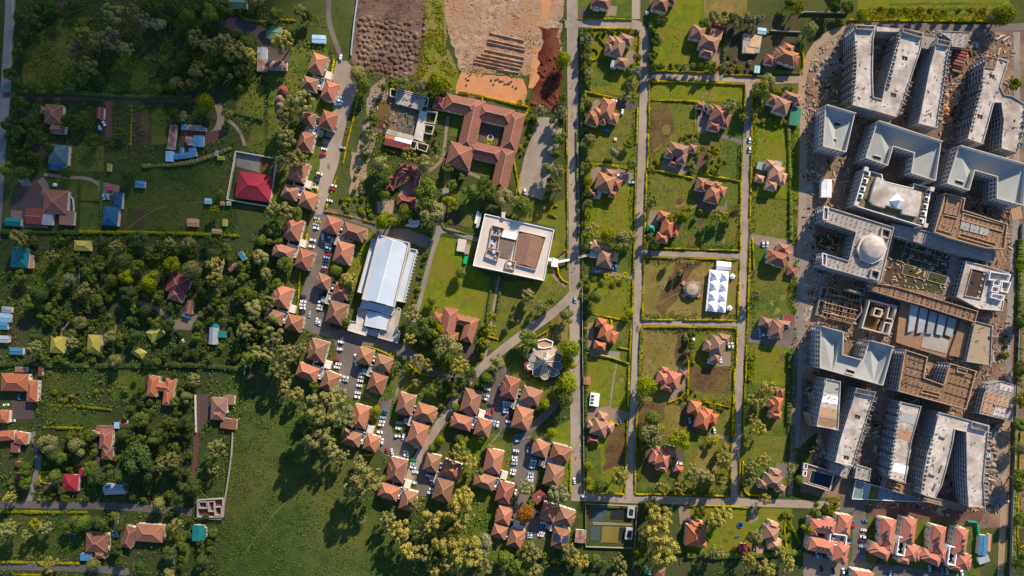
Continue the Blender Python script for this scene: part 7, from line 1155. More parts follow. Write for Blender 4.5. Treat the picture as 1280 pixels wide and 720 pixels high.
def wood(poly, n, seed, kinds, rmin=7.5, rmax=12):
    """a closed stand: the large crowns are trees of their own, the small ones between them join the canopy mass"""
    done = scatter(poly, int(n*.42), rmin, rmax, lambda x, y, r, g: tree(x, y, r, *g.choice(kinds)), seed, 0.72, KEEP)
    scatter(poly, int(n*2.4), 3.4, 6.8, lambda x, y, r, g: FILL.append((x, y, r, g.randrange(len(CROWN['broad'])))), seed+50, 0.66, done)
D1 = [(B_, 'deep'), (B_, 'deep'), (B_, 'mid'), (Rd, 'deep'), (A, 'olive'), (B_, 'olive')]
wood([(20, 295), (210, 296), (345, 310), (345, 345), (0, 350)], 26, 11, D1); wood([(35, 360), (320, 350), (320, 452), (35, 452)], 48, 12, D1); wood([(40, 545), (250, 520), (240, 630), (50, 625)], 22, 13, D1); wood([(310, 350), (345, 400), (330, 480), (300, 420)], 8, 14, D1)
wood([(0, 215), (30, 150), (48, 218), (20, 222)], 5, 15, D1); wood([(180, 0), (340, 0), (330, 110), (190, 118)], 14, 16, D1); wood([(115, 645), (150, 645), (150, 710), (115, 670)], 4, 17, D1); wood([(210, 640), (270, 640), (262, 720), (210, 720)], 8, 18, D1)
wood([(560, 470), (600, 485), (550, 510), (540, 480)], 4, 19, [(B_, 'deep'), (B_, 'mid')]); wood([(155, 465), (240, 465), (240, 560), (160, 560)], 14, 20, D1); wood([(640, 690), (800, 690), (800, 720), (640, 720)], 6, 21, [(B_, 'mid'), (A, 'olive'), (A, 'gold')])
def canopy(rows, tone, name):
    V = []
    for x, y, r, i in rows:
        v = CROWN['broad'][i].reshape(-1, 4, 3)[::3]*(r*S*1.15); a = i+x; c, q = math.cos(a), math.sin(a); X, Y = W(x, y, 3); c0 = v.mean(1, keepdims=True); v = c0+(v-c0)*1.5
        V.append(np.stack([v[..., 0]*c-v[..., 1]*q+X, v[..., 0]*q+v[..., 1]*c+Y, v[..., 2]], -1).reshape(-1, 3))
    put(name, quadmesh(name, np.concatenate(V), LEAF[tone]), kind='stuff')
canopy(FILL[::3], 'deep', 'woodland_canopy'); canopy(FILL[1::3], 'mid', 'woodland_canopy'); canopy(FILL[2::3], 'bushy', 'woodland_canopy')
def slim(pts, tones, seed):
    g = random.Random(seed)
    for x, y in pts: tree(x+g.uniform(-1.5, 1.5), y+g.uniform(-1.2, 1.2), g.uniform(4.2, 6.0), 'broad', g.choice(tones), 1.7)
slim([(818+i*9.2, 83) for i in range(10)], ['olive', 'mid'], 1); slim([(909+i*8, 24) for i in range(6)], ['olive', 'grey'], 2); slim([(862, 262), (874, 266), (905, 270), (915, 268)], ['olive', 'lime'], 3); slim([(735, 48), (735, 62), (735, 78), (736, 96), (737, 128), (737, 150), (738, 172), (736, 212), (735, 240)], ['grey', 'olive', 'mid'], 4)
slim([(862, 330), (848, 340), (838, 326)], ['olive'], 5); slim([(865, 418), (866, 434), (864, 448)], ['lime', 'mid'], 6); slim([(908, 560), (902, 565), (895, 552)], ['gold', 'lime'], 7); slim([(880, 185), (896, 190), (905, 205)], ['lime', 'bright'], 8); slim([(742, 350), (738, 372), (752, 352)], ['mid', 'olive'], 9); slim([(690, 150), (693, 170), (688, 225), (700, 235)], ['grey', 'olive'], 10)
slim([(660, 365), (672, 350), (650, 385), (690, 375), (640, 400)], ['mid', 'olive'], 11); slim([(1100+i*16, 13) for i in range(10)], ['lime', 'bright'], 12)
# date palms
def palm(px, py, r, tone='lime'):
    x, y = W(px, py, 4); o = thing('palm_tree', None, 'palm tree', (x, y, 0), 'palms'); g = random.Random(int(px)); b = MB(); v = []; f = []
    for i in range(13):
        a = i*.483+g.uniform(-.1, .1); L = r*S*g.uniform(.8, 1.1); pr = None
        for k in range(7):
            t = k/6; q = (math.cos(a)*L*t, math.sin(a)*L*t, 4+1.2*math.sin(t*2.2)-1.3*t*t); w = .42*math.sin(math.pi*min(.97, t*.9+.1)); n = (-math.sin(a)*w, math.cos(a)*w)
            v += [(q[0]+n[0], q[1]+n[1], q[2]-.15), q, (q[0]-n[0], q[1]-n[1], q[2]-.15)]; m = len(v)
            if k: f += [(m-6, m-3, m-2, m-5), (m-5, m-2, m-1, m-4)]
    b.add(v, f); b.obj('crown', LEAF[tone], o); MB().cyl(0, 0, 0, 4.1, .3, .2, 8).obj('trunk', BARK, o); AUTO.append((o, f'{TONE[tone]} star-shaped palm tree', px, py))
for x, y in ((503, 224), (611, 178), (604, 190), (758, 345), (772, 347), (781, 344), (897, 85), (890, 82), (895, 548), (886, 550), (650, 128), (388, 331)): palm(x, y, 5.5 if x != 503 else 7)
# ------------------------------------------------------------------ shrubs along the hedges and in the gardens
def bush(poly, n, seed, tones, rmin=2.2, rmax=4.2): scatter(poly, n, rmin, rmax, lambda x, y, r, g: shrub(x, y, r, g.choice(tones)), seed, 0.7, KEEP)
bush([(730, 40), (738, 40), (738, 112), (731, 112)], 13, 31, ['olive', 'grey', 'mid', 'lime']); bush([(731, 120), (738, 125), (736, 200), (731, 200)], 12, 32, ['mid', 'lime', 'olive']); bush([(730, 205), (740, 205), (738, 300), (731, 296)], 11, 33, ['mid', 'lime', 'bright']); bush([(733, 37), (797, 39), (797, 44), (733, 43)], 11, 34, ['deep', 'olive', 'mid'])
bush([(812, 30), (822, 30), (822, 85), (813, 86)], 10, 35, ['deep', 'mid']); bush([(815, 78), (900, 80), (898, 90), (815, 87)], 8, 36, ['olive', 'mid', 'grey']); bush([(908, 70), (955, 82), (950, 92), (906, 90)], 9, 37, ['olive', 'mid', 'lime']); bush([(905, 15), (960, 20), (960, 34), (905, 32)], 10, 38, ['olive', 'mid'])
bush([(852, 165), (875, 168), (872, 182), (852, 178)], 8, 39, ['olive', 'lime', 'mid']); bush([(860, 188), (872, 190), (866, 222), (858, 222)], 8, 40, ['olive', 'grey', 'mid']); bush([(885, 178), (912, 195), (900, 220), (878, 214)], 10, 41, ['lime', 'bright', 'olive']); bush([(855, 415), (868, 415), (866, 460), (856, 455)], 11, 42, ['mid', 'lime', 'olive'])
bush([(855, 480), (872, 490), (870, 503), (845, 500)], 8, 43, ['lime', 'mid', 'olive']); bush([(876, 498), (905, 503), (905, 516), (890, 514)], 9, 44, ['lime', 'mid']); bush([(726, 345), (735, 345), (735, 440), (728, 440)], 9, 45, ['mid', 'lime']); bush([(808, 205), (822, 198), (826, 215), (808, 214)], 6, 46, ['lime', 'olive']); bush([(934, 440), (945, 438), (940, 476), (932, 476)], 8, 47, ['lime', 'bright', 'mid'])
bush([(960, 110), (998, 112), (996, 120), (970, 118)], 7, 48, ['mid', 'deep', 'bright']); bush([(945, 150), (992, 150), (990, 158), (950, 156)], 9, 49, ['olive', 'gold', 'lime']); bush([(480, 100), (565, 106), (560, 120), (485, 112)], 12, 50, ['bright', 'lime', 'olive']); bush([(458, 130), (468, 130), (452, 250), (440, 250)], 14, 51, ['mid', 'gold', 'olive']); bush([(425, 245), (470, 250), (468, 272), (430, 264)], 14, 52, ['mid', 'olive', 'lime'])
bush([(536, 145), (552, 150), (548, 188), (532, 188)], 10, 53, ['mid', 'deep', 'olive']); bush([(640, 145), (672, 150), (650, 200), (645, 190)], 11, 54, ['lime', 'bright', 'mid']); bush([(530, 315), (536, 318), (522, 380), (516, 380)], 7, 55, ['mid', 'lime']); bush([(594, 440), (606, 400), (612, 410), (600, 455)], 7, 56, ['lime', 'mid']); bush([(660, 455), (655, 470), (672, 478), (676, 490)], 4, 57, ['lime', 'bright'])
bush([(1010, 630), (1050, 630), (1046, 642), (1012, 644)], 7, 58, ['bright', 'lime', 'mid']); bush([(975, 640), (990, 645), (990, 700), (975, 690)], 10, 59, ['bright', 'olive', 'mid']); bush([(1088, 650), (1098, 650), (1094, 685), (1086, 680)], 7, 60, ['mid', 'olive']); bush([(60, 480), (120, 485), (118, 505), (62, 500)], 8, 61, ['mid', 'olive', 'lime']); bush([(0, 600), (50, 605), (50, 625), (0, 628)], 7, 62, ['olive', 'mid']); bush([(1260, 410), (1264, 410), (1258, 450), (1250, 450)], 5, 63, ['lime', 'mid'])
for x, y in ((575, 394), (583.5, 396), (590, 398)): shrub(x, y, 2.6, 'yellow')
# ------------------------------------------------------------------ uncountable low growth and earth
clumps('undergrowth', [([(0, 0), (340, 0), (340, 115), (20, 115)], 5200), ([(0, 130), (300, 130), (300, 200), (20, 205)], 1600), ([(0, 290), (345, 290), (350, 440), (0, 458)], 9000), ([(0, 458), (310, 440), (300, 560), (250, 640), (0, 640)], 6000), ([(0, 640), (280, 640), (270, 720), (0, 720)], 2200)], 0.62, 'mid', 3, 2.4)
clumps('undergrowth', [([(300, 20), (410, 20), (400, 180), (340, 290), (300, 160)], 1700), ([(335, 290), (440, 400), (430, 560), (340, 500)], 1700), ([(490, 590), (640, 560), (720, 690), (900, 690), (1000, 720), (480, 720)], 4200), ([(540, 380), (600, 400), (590, 480), (500, 470), (500, 420)], 1500), ([(470, 110), (560, 100), (575, 250), (480, 280), (440, 270), (450, 180)], 1500), ([(1272, 280), (1280, 280), (1280, 720), (1266, 720)], 700), ([(985, 100), (1000, 250), (1000, 480), (990, 620), (982, 620)], 900)], 0.6, 'mid', 4, 2.0)
FIELD = [([(270, 500), (365, 500), (500, 640), (500, 720), (268, 720)], 9000), ([(160, 207), (290, 190), (300, 293), (160, 293)], 1800), ([(58, 458), (120, 460), (122, 536), (56, 536)], 1000)]
clumps('tall_grass', FIELD, 0.40, 'mid', 5, 0.4); clumps('tall_grass', FIELD+[([(0, 637), (110, 637), (112, 690), (0, 700)], 900), ([(30, 30), (110, 25), (95, 108), (30, 108)], 900)], 0.5, 'deep', 6, 0.6)
clumps('weeds', [([(533, 0), (552, 0), (558, 60), (575, 112), (545, 118), (520, 95)], 2600), ([(1072, 10), (1260, 10), (1260, 26), (1072, 24)], 2400)], 0.45, 'lime', 7, 0.9)

clumps('soil_edge_weeds', [([(698, 20), (708, 20), (706, 130), (696, 130)], 260), ([(655, 118), (680, 130), (700, 150), (660, 146)], 260), ([(655, 40), (680, 30), (676, 70), (660, 110)], 160), ([(566, 84), (660, 90), (660, 98), (570, 94)], 200), ([(440, 84), (520, 90), (520, 100), (445, 104)], 260)], .5, 'mid', 27, .9)
clumps('garden_growth', [([(335, 60), (425, 60), (405, 260), (335, 262)], 1500), ([(335, 262), (460, 262), (440, 420), (335, 420)], 1300), ([(375, 420), (590, 430), (570, 480), (430, 570)], 1300), ([(470, 440), (715, 440), (715, 690), (480, 690)], 3300), ([(430, 130), (570, 110), (580, 290), (430, 285)], 1500)], 0.5, 'mid', 21, 1.6)
EDGE = [([(x0, y0), (x1, y0), (x1-3, y1), (x0-3, y1)], n) for x0, x1, y0, y1, n in ((730, 738, 36, 345, 420), (789, 798, 40, 300, 300), (784, 791, 300, 600, 220), (811, 817, 30, 300, 260), (923, 931, 105, 320, 240), (799, 805, 410, 600, 230), (913, 921, 410, 610, 200), (939, 946, 110, 560, 420), (988, 998, 110, 600, 620), (728, 735, 345, 610, 300), (812, 920, 306, 311, 160), (805, 920, 324, 329, 130), (803, 918, 392, 399, 150), (806, 916, 409, 415, 160), (798, 910, 610, 618, 200))]
clumps('hedge_foot_growth', EDGE, 0.5, 'bushy', 22, 1.5); clumps('hedge_foot_growth', EDGE, 0.5, 'mid', 23, 2.0)
PLOTS = [([(731, 40), (798, 40), (795, 300), (731, 296)], 1100), ([(812, 30), (905, 30), (905, 88), (812, 88)], 260), ([(812, 104), (930, 106), (930, 126), (812, 124)], 90), ([(812, 128), (925, 128), (925, 310), (806, 310)], 1900), ([(805, 324), (923, 326), (921, 398), (803, 398)], 420), ([(800, 410), (915, 410), (912, 618), (793, 616)], 1900), ([(938, 150), (1000, 150), (985, 618), (926, 618)], 1500), ([(731, 345), (788, 350), (782, 616), (730, 616)], 700), ([(1110, 4), (1255, 3), (1255, 25), (1110, 25)], 300), ([(605, 340), (700, 350), (712, 365), (610, 436)], 460), ([(430, 440), (590, 440), (560, 560), (430, 560)], 900), ([(535, 240), (600, 240), (596, 300), (545, 300)], 300)]
clumps('flower_and_herb_growth', [(p, n//2) for p, n in PLOTS], 0.42, 'olive', 9, 0.22); clumps('flower_and_herb_growth', [(p, n//2) for p, n in PLOTS], 0.5, 'mid', 10, 0.3)
# ------------------------------------------------------------------ cars
CPAINT = {n: M('car_paint_'+n.replace(' ', '_'), c, tuple(x*.93 for x in c), rough=.28, scale=2) for n, c in dict(white=(.78, .79, .80), silver=(.42, .45, .48), blue=(.06, .19, .42), navy=(.02, .045, .10), black=(.018, .018, .02), red=(.40, .016, .02), yellow=(.62, .36, .01), green=(.0, .27, .08)).items()}; CPAINT['pale blue'] = M('car_paint_pale_blue', (.30, .50, .66), (.28, .47, .62), rough=.28, scale=2); CPAINT['dark red'] = M('car_paint_dark_red', (.15, .012, .02), rough=.3, scale=2); CPAINT['pink'] = M('car_paint_pink', (.75, .10, .16), rough=.35, scale=2)
def quads(lo, hi, fs):
    P = lo+hi; b = MB()
    for f in fs: b.add([P[i] for i in f], [(0, 1, 2, 3)])
    return b
def car_meshes(kind):
    L, Wd, H, hood, boot = {'car': (4.5, 1.8, 1.45, 1.25, .75), 'estate car': (4.6, 1.85, 1.7, 1.15, .15), 'minibus': (6.6, 2.2, 2.4, .5, .1)}[kind]; m = {}; hl, hw, e = L/2, Wd/2, .12
    prof = [(-hl, .35), (-hl, .75), (-hl+.1, .9), (hl-.25, .80), (hl, .62), (hl, .35)]; b = MB(); n = len(prof)
    v = [(x, -hw+(.06 if z > .7 else 0), z) for x, z in prof]+[(x, hw-(.06 if z > .7 else 0), z) for x, z in prof]; b.add(v, [tuple(range(n)), tuple(range(2*n-1, n-1, -1))]+[(i, n+i, n+(i+1) % n, (i+1) % n) for i in range(n)])
    x0, x1 = -hl+boot+.55, hl-hood-.75; b.box((x0+x1)/2, 0, H-.1, H, x1-x0, Wd-.42); m['body'] = b
    c = MB(); lo = [(-hl+boot, -hw+.1), (hl-hood, -hw+.1), (hl-hood, hw-.1), (-hl+boot, hw-.1)]; hi = [(x0-.02, -hw+.2), (x1+.02, -hw+.2), (x1+.02, hw-.2), (x0-.02, hw-.2)]
    lo = [(x, y, .84) for x, y in lo]; hi = [(x, y, H-.08) for x, y in hi]; m['windscreen'] = quads(lo, hi, [(1, 2, 6, 5)]); m['rear_window'] = quads(lo, hi, [(3, 0, 4, 7)]); m['side_windows'] = quads(lo, hi, [(0, 1, 5, 4), (2, 3, 7, 6)]); w = MB()
    k = 12; w.add([(.32*math.cos(6.283*i/k), s, .32+.32*math.sin(6.283*i/k)) for s in (-.11, .11) for i in range(k)], [tuple(range(k-1, -1, -1)), tuple(range(k, 2*k))]+[(i, (i+1) % k, k+(i+1) % k, k+i) for i in range(k)]); m['wheel'] = w
    r = {q: m[q].mesh(q, None if q == 'body' else BLACK if q == 'wheel' else GLASS) for q in m}; r['body'].materials.append(CPAINT['white']); return r, (hl-.85, hw-.1)
CM = {k: car_meshes(k) for k in ('car', 'estate car', 'minibus')}
rc = random.Random(4)
def car(px, py, a, colour, kind=None, label=None):
    """a: heading in the picture, degrees clockwise from pointing right"""
    kind = kind or rc.choice(['car', 'car', 'estate car']); ms, (wx, wy) = CM[kind]; o = thing('parked_car' if kind != 'minibus' else 'minibus', label, 'minibus' if kind == 'minibus' else 'car', (*W(px, py, .8), .14), 'parked cars'); o.rotation_euler = (0, 0, -R(a+rc.uniform(-3, 3)+(180 if rc.random() < .5 else 0)))
    b = put('body', ms['body'], o); b.material_slots[0].link = 'OBJECT'; b.material_slots[0].material = CPAINT[colour]
    for q in ('windscreen', 'rear_window', 'side_windows'): put(q, ms[q], o)
    for sx in (-1, 1):
        for sy in (-1, 1): put('wheel', ms['wheel'], o, (sx*wx, sy*wy, 0))
    return o
CN = dict(w='white', p='pale blue', s='silver', b='blue', n='navy', k='black', r='red', d='dark red', y='yellow', g='green', i='pink')
ORD = ['first', 'second', 'third', 'fourth', 'fifth', 'sixth', 'seventh', 'eighth', 'ninth', 'tenth', 'eleventh', 'twelfth']
# row phrase | turn | x,y,colour ...   (a v after the colour: parked at right angles to the row's turn)
ROWS = '''left lane row beside the yellow taxi|12|396,273,p;397,277,y;395,280.5,s;395,285,w;391,300,w;389.5,308,w
right lane row left of the white hall|12|413,297,p;410,305.5,w;410,309.5,p;410,314,n;409.5,318,r;408,321.5,p;407.5,326,n;406.7,330,n;406,334,s;404.5,337.5,d
yellow-hedged row left of the middle lane|10|379,370,n;379,377,w;378,381,w;378,385,w;377.5,390,k
row right of the middle lane below the hall aisle|10|402,369,n;402,373,n;401,377.5,w;400.5,382,w;399.5,386,w;387,393,pv;396,401,wv;399.5,403.5,wv;412,407,rv;416,407.5,kv;420,409,nv
two-car bay left of the hall's lower terrace|8|426,427.5,w;425,436.5,w
row right of the wood-edge trio|10|421,449.5,r;423,455,w;421,459,w
middle pair in the car park below the hall|12|432,471.5,w;432,475.5,s
bent pair beside the trio below the hall|78|444.5,446,w;444.5,453,w
long row left of the trio below the hall|10|454,462.5,b;452.5,467,w;451.5,471,w;450.5,476,w;449,482,w;447,491,w;446,496,w
left row of the court above the slanting road|10|481,513,b;480,516.5,n;478.5,522,p;477.5,527,w;476,531,w;474.5,540,w;478,552,wv
bottom row of the court above the road|82|483.5,563,r;490,564.5,w;506,567,w;509.5,568,w
right side row of the court above the slanting road|8|500.5,523,d;499,528.5,p;498,535.5,w;496.5,545,w;504,546.5,wv;508,549,wv;521.5,559,p
ragged row left of the small crowded car park|12|517,575,g;516.5,580,s;516,584,w;519,590,w;517,603,w
right side row of the small crowded car park|10|535.5,591,n;536,594.5,w;534.5,598,r;543,605,p;540,611.5,w;538,616,w;537.5,619.5,k
left row of the court below the road junction|15|609,486.5,w;608,494.5,w;606.5,498.5,w;613,506,k;616,513,rv;609.5,517.5,i;612,522,n;618,529.5,pv;622,530.5,wv
right side row of the court by the round pavilion|8|625.5,484.5,pv;632.5,503,w;632.5,506.7,p;632,511,w;631.5,514.8,p;636.5,522.5,k;636,527,w;649,544,b;647,551,p
left side row of the long central car park|8|645,563.5,w;644.5,567.2,n;643.5,571.5,w;643,575,w;643,579.5,p;641.5,588,w;641,592,w;644.5,615.5,wv
right side row of the long central car park|8|660,562.5,pv;666,572.5,b;667,576,w;666,580,p;665,584,w;663.5,592,p;663,596,w;662.5,600,w
row by the orange brown tree|8|669.5,639.5,p;669,643,n;679,653.5,w;679,657.5,b;649,658,w;677.5,665.5,w;675.5,669.2,w;660.5,669,pv;664,669,wv
left kerb of the wide upper road|14|405.5,182,k;405,186,w;404,193,r;399.5,217,w;396.5,222,k;395.5,226.5,n;394,234,w
right kerb of the wide upper road|14|428,184.5,s;417,232,w;415,236,r;412,250.5,w
kerb beside the topmost trio|10|426,122,s;425,126,w;424.5,130.5,b;409,172.5,k;426,72,wv
drive of the orange villa with white cars|10|768,125.5,w;778,140,wv;758,163,b
drive of the villa by the dirt track bend|5|974,85,n;974,89,b
drive of the red brown villa|75|874.5,139,k;881,140,n;883.5,134.5,b;889,143,k
right-hand road beside the golden bushes|90|938,133,p;938,155,b;937,175,w;937,187,w
forecourt of the villa with the curved forecourt|5|774,219,w;790,228,p
drive of the tan brown villa by the walkway|85|739.5,306.5,w;765.5,334,p;770,334,b;748,339,pv
paved drive of the villa with the annex|88|954,305,w;959,305,w
drive of the brown villa by the dirt track|70|949,413,p;952.5,419,pv
drive of the brown villa above the bare soil|80|911,432,w;915.5,432,w;901,450,w
drives of the orange villa above the big bush|82|862,526,p;893,538,w
drive of the brown pink villa below the tent|80|775.5,526,b
yard of the terracotta villa among tall trees|4|849.5,579,w;841,587.5,bv
left-hand bays of the apartment foursome|75|1016,692.5,n;1021.5,694,p;1026,694.5,b;1030,694,d;1027,711,k;1042,714,k
bottom bays beside the apartment foursome|85|1054,714,w;1058.5,715,k;1062.5,715,w
left side of the apartment car lane|12|1065.5,651,b;1065.5,657.5,r;1061.5,674,n;1061,678,b
right side of the apartment car lane|6|1081.5,651,b;1079.5,662.5,w;1079,671,w;1077,676,d;1077.5,683,p;1077.5,694.5,b;1100,702,kv;1113,717,pv
front row below the right apartment pair|82|1162,710.5,p;1168,712,k;1177.5,713.5,b;1184,714,s;1202.5,716.5,w
perimeter dirt beside the long forked block|12|1247,627,b;1258,626,s
bays between the two canopies|85|938,686,r;943,687.5,p
small brown parking yard of the tent houses|85|97.5,399,b;105.5,401,w
curving track by the maroon house|70|219.5,413,b;221.5,416,k;229,427.5,w
yard of the bright orange house at the left edge|85|24,496,b;15.5,526,wv;7.5,506,wv
drive of the blue lean-to house|82|142.5,667,p;147,667,p
forecourt of the deep blue house|80|135.5,235.5,i;139,235.5,i;129.5,246,p;135,246,p
narrow car yard on the left|65|127,150,s;129.5,154,w;125,160,s;122,163,k
open straight road|88|719,374.5,p;718,601,w;656,239,w'''
for row in ROWS.split('\n'):
    ph, a, cs = row.split('|'); cs = [c.split(',') for c in cs.split(';')]; col = [c[2][0] for c in cs]
    ys = max(float(c[1]) for c in cs)-min(float(c[1]) for c in cs); xs = max(float(c[0]) for c in cs)-min(float(c[0]) for c in cs); vert = ys >= xs; order = sorted(range(len(cs)), key=lambda i: float(cs[i][1 if vert else 0]))
    for i, c in enumerate(cs):
        cn = CN[c[2][0]]; same = [j for j in order if cs[j][2][0] == c[2][0]]; end = 'the top' if vert else 'the left'
        lb = f'{cn} car in the {ph}' if len(same) == 1 else f'{ORD[same.index(i)]} {cn} car {"down" if vert else "from the left along"} the {ph}'
        if ph.startswith('open straight'): lb = {'p': 'pale blue car driving near the top of the slanting road junction', 'w': 'white car on the straight road above the bottom junction' if float(c[0]) > 700 else 'white car alone at the foot of the wide empty car park'}[c[2][0]]
        car(float(c[0]), float(c[1]), float(a)+(90 if c[2].endswith('v') else 0), cn, None, lb)
car(404, 297, 88, 'silver', 'minibus', 'pale long minibus standing in the lane between two trios'); car(730, 620.5, 20, 'white', None, 'white car turning at the bottom road junction'); car(419, 128, 80, 'blue', 'minibus', 'teal blue van beside the wide upper road'); 
# small garden and yard things
def small(name, label, cat, px, py, mb, mat, a=0, z=.08): o = put(name, mb.mesh(name, mat), None, (*W(px, py, .5), z), None, R(a)); return tag(o, label, cat)
for x, y, lb in ((925, 656, 'blue round paddling pool on the striped lawn by the canopies'), (215, 698.5, 'round blue tank lid on the bottom lawn'), (91, 670, 'round blue trampoline on the wide bottom-left lawn')):
    o = thing('round_pool', lb, 'pool', (*W(x, y), .05)); MB().cyl(0, 0, 0, .7, 2.3, 2.3, 16).obj('rim', BLUEP, o); MB().cyl(0, 0, .7, .74, 1.7, 1.7, 16).obj('water', G['pool'], o)
small('garden_bench', 'blue slatted bench on the striped lawn', 'bench', 922, 671, MB().box(0, 0, .4, .5, 3.4, 1.1).box(0, .5, .5, 1.0, 3.4, .1).box(-1.4, 0, 0, .4, .2, .9).box(1.4, 0, 0, .4, .2, .9), BLUEP, 8)
for x, y, lb, m in ((757.5, 163, 'blue water tank below the orange villa with white cars', BLUEP), (808.5, 17, 'white satellite dish beside the top corner of the bright lawn', TANK), (70, 231.5, 'white round tank at the end of a curved path by the compound', TANK), (1056, 646, 'white tank at the head of the apartment lane', TANK), (866, 424, 'white tank beside the shrub row', TANK)):
    o = thing('round_tank', lb, 'tank', (*W(x, y), .05)); MB().cyl(0, 0, 0, 1.8, 1.3, 1.3, 14).obj('body', m, o); MB().cyl(0, 0, 1.8, 2.3, 1.25, .3, 14).obj('lid', m, o)
TARPM = M('tarp_pale', (.46, .50, .53), (.34, .38, .42), scale=.5)
o = thing('tarp_heap', 'crumpled pale blue sheet lying among the trees by the long white hall', 'sheet', (*W(516, 280), .3)); g = random.Random(3); v = [(0, 0, 1.6)]+[(g.uniform(1.2, 2.6)*math.cos(i*.37), g.uniform(1.2, 2.4)*math.sin(i*.37), g.uniform(.8, 2.2)) for i in range(17)]+[(g.uniform(2.8, 6.2)*math.cos(i*.37), g.uniform(2.2, 5)*math.sin(i*.37), g.uniform(.1, 1.0)) for i in range(17)]; MB().add(v, [(0, 1+i, 1+(i+1) % 17) for i in range(17)]+[(1+i, 18+i, 18+(i+1) % 17, 1+(i+1) % 17) for i in range(17)]).obj('sheet', TARPM, o)
for n, lb, x, y, l, w, m, a in (('timber_stack', 'white timber stack beside the square office path', 596, 272, 1.4, 9, WHITE, -12), ('blue_tarp_row', 'blue and white row of covered stacks left of the square office', 598.5, 276, 1.8, 11, TARPM, -12), ('site_hut', 'pale flat hut left of the square office', 577, 307, 6, 9, LIGHT, -8), ('skip', 'teal green skip left of the square office', 582, 325, 2.4, 5.5, TARP, -14), ('shed', 'grey hut beside the pale flat hut', 584, 312, 3, 7, CONC, -10), ('garden_table', 'pale table on the orange villa lawn', 769, 174, 2, 2, LIGHT, 0)):
    small(n, lb, n.replace('_', ' ').split()[-1], x, y, MB().box(0, 0, 0, 1.9 if 'table' not in n else .8, l, w).box(.1, 0, 1.9 if 'table' not in n else .8, 2.1 if 'table' not in n else .9, l+.3, w+.3), m, a)
for i, (x, y) in enumerate(((725.5, 90), (726.5, 210), (727, 320), (728, 445), (728.5, 545), (730, 622))):
    o = thing('utility_pole', f'{ORD[i]} slim utility pole from the top along the straight road', 'utility pole', (*W(x, y), 0), 'poles along the straight road'); MB().cyl(0, 0, 0, 8.5, .16, .11, 8).obj('pole', BARK, o); MB().box(0, 0, 8.0, 8.2, 2.0, .15).obj('crossarm', BARK, o)
for x, y, lb in ((722, 421, 'person in dark clothes walking on the straight road near the pavilion'), (716, 268, 'person walking on the straight road near the square office'), (712, 445, None)): pass
# ------------------------------------------------------------------ labels that single things out
def resolve():
    items = {}
    for o, d, x, y in AUTO:
        L = sorted(LANDM, key=lambda l: (l[0]-x)**2+(l[1]-y)**2)[0]; dx, dy = x-L[0], y-L[1]; dist = math.hypot(dx, dy)
        relw = 'right of' if dx > abs(dy)*1.2 else 'left of' if -dx > abs(dy)*1.2 else 'below' if dy > 0 else 'above'
        items.setdefault((d, relw, L[2]), []).append((dist, x, y, o))
    for (d, relw, ph), v in items.items():
        v.sort(key=lambda t: t[0]); n = len(v)
        for i, (dist, x, y, o) in enumerate(v):
            if n == 1: lb = f'{d} {relw} {ph}'
            elif i == 0: lb = f'{d} closest {relw} {ph}'
            elif i < 12: lb = f'{ORD[i]} closest {d} {relw} {ph}'
            else: lb = f'{d} far {relw} {ph}'
            w = lb.split()
            if len(w) > 16: lb = lb.replace('open-crowned ', '').replace('spreading ', '').replace('clipped ', '')
            o['label'] = ' '.join(lb.split()[:16])
resolve()

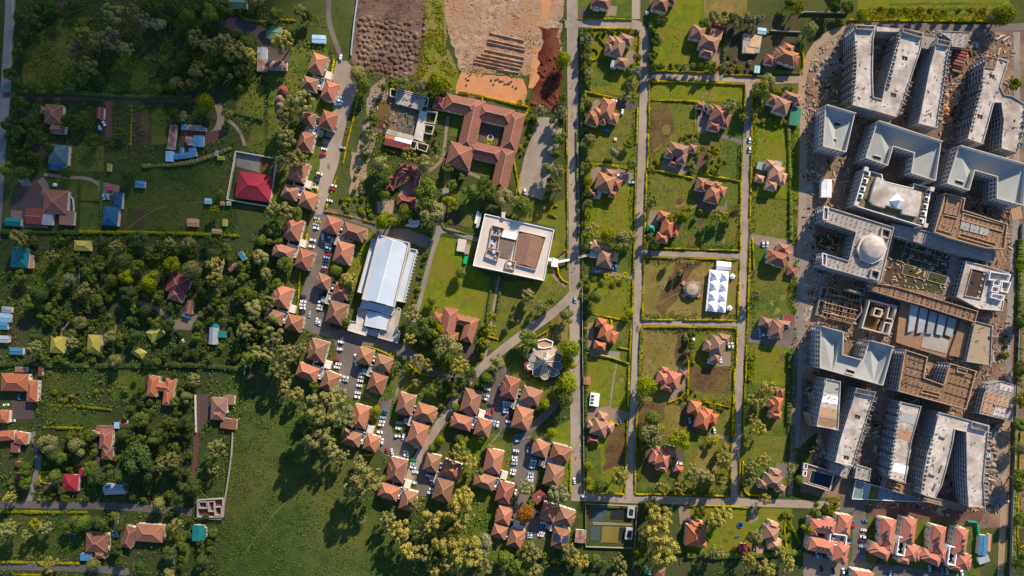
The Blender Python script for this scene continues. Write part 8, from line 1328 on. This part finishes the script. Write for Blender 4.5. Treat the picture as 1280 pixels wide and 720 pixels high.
# ------------------------------------------------------------------ the cloud whose shadow lies over the left-hand suburb
def cloud():
    """a flat-bottomed fair-weather cloud 1.3 km up, towards the sun; thick where its shadow is deep"""
    off = SD*(1300/SD.z); sx, sy = 11, 11; xs = list(range(-260, 460, sx)); ys = list(range(-260, 900, sy)); T = {}
    def shade(x, y):
        w = mnoise.noise_vector(Vector((x*.009, y*.009, 2.2))); x2, y2 = x+w.x*46, y+w.y*46
        e = 352-max(0, min(y2, 500)-300)*.20+max(0, y2-480)*.55+max(0, 60-y2)*.9; a = max(0.0, min(1.0, (e-x2)/105)); a = a*a*(3-2*a)
        d = 2.0-1.6*max(0.0, min(1.0, (y2-150)/230)); d *= 1+.22*mnoise.noise(Vector((x*.016, y*.016, 5)))
        edge = min(x+260, 460-x, y+260, 900-y)/90; return a*d*max(0, min(1, edge))
    v, f, idx = [], [], {}
    for i, x in enumerate(xs):
        for j, y in enumerate(ys):
            t = shade(x, y)
            if t > .004:
                X, Y = W(x, y); th = t/.02*SD.z; idx[i, j] = len(v); v += [(X+off.x, Y+off.y, 1300-th*.25), (X+off.x, Y+off.y, 1300+th*.75)]
    cells = {(i, j) for i in range(len(xs)-1) for j in range(len(ys)-1) if all(k in idx for k in ((i, j), (i+1, j), (i+1, j+1), (i, j+1)))}
    for i, j in cells:
        a, b, c, d = idx[i, j], idx[i+1, j], idx[i+1, j+1], idx[i, j+1]; f += [(a, b, c, d), (d+1, c+1, b+1, a+1)]
        for (p, q), nb in (((a, b), (i, j-1)), ((b, c), (i+1, j)), ((c, d), (i, j+1)), ((d, a), (i-1, j))):
            if nb not in cells: f.append((q, p, p+1, q+1))
    me = bpy.data.meshes.new('cloud'); me.from_pydata(v, [], f); me.update()
    import bmesh
    bm = bmesh.new(); bm.from_mesh(me); bmesh.ops.triangulate(bm, faces=bm.faces); bmesh.ops.recalc_face_normals(bm, faces=bm.faces)
    print('CLOUD', len(bm.faces), 'nonmanifold', sum(not e.is_manifold for e in bm.edges), 'volume', round(bm.calc_volume(signed=True))); bm.to_mesh(me); bm.free()
    m = bpy.data.materials.new('cloud_vapour'); m.use_nodes = True; t = m.node_tree; t.nodes.remove(t.nodes['Principled BSDF']); p = t.nodes.new('ShaderNodeVolumePrincipled'); p.inputs['Density'].default_value = .02; p.inputs['Color'].default_value = (.96, .96, .97, 1); p.inputs['Anisotropy'].default_value = .5
    t.links.new(p.outputs[0], t.nodes['Material Output'].inputs['Volume']); me.materials.append(m); put('cloud', me, None, (0, 0, 0), 'stuff')
cloud()
print('COUNT trees', NT, 'hedges', NH, 'objects', len(bpy.data.objects))
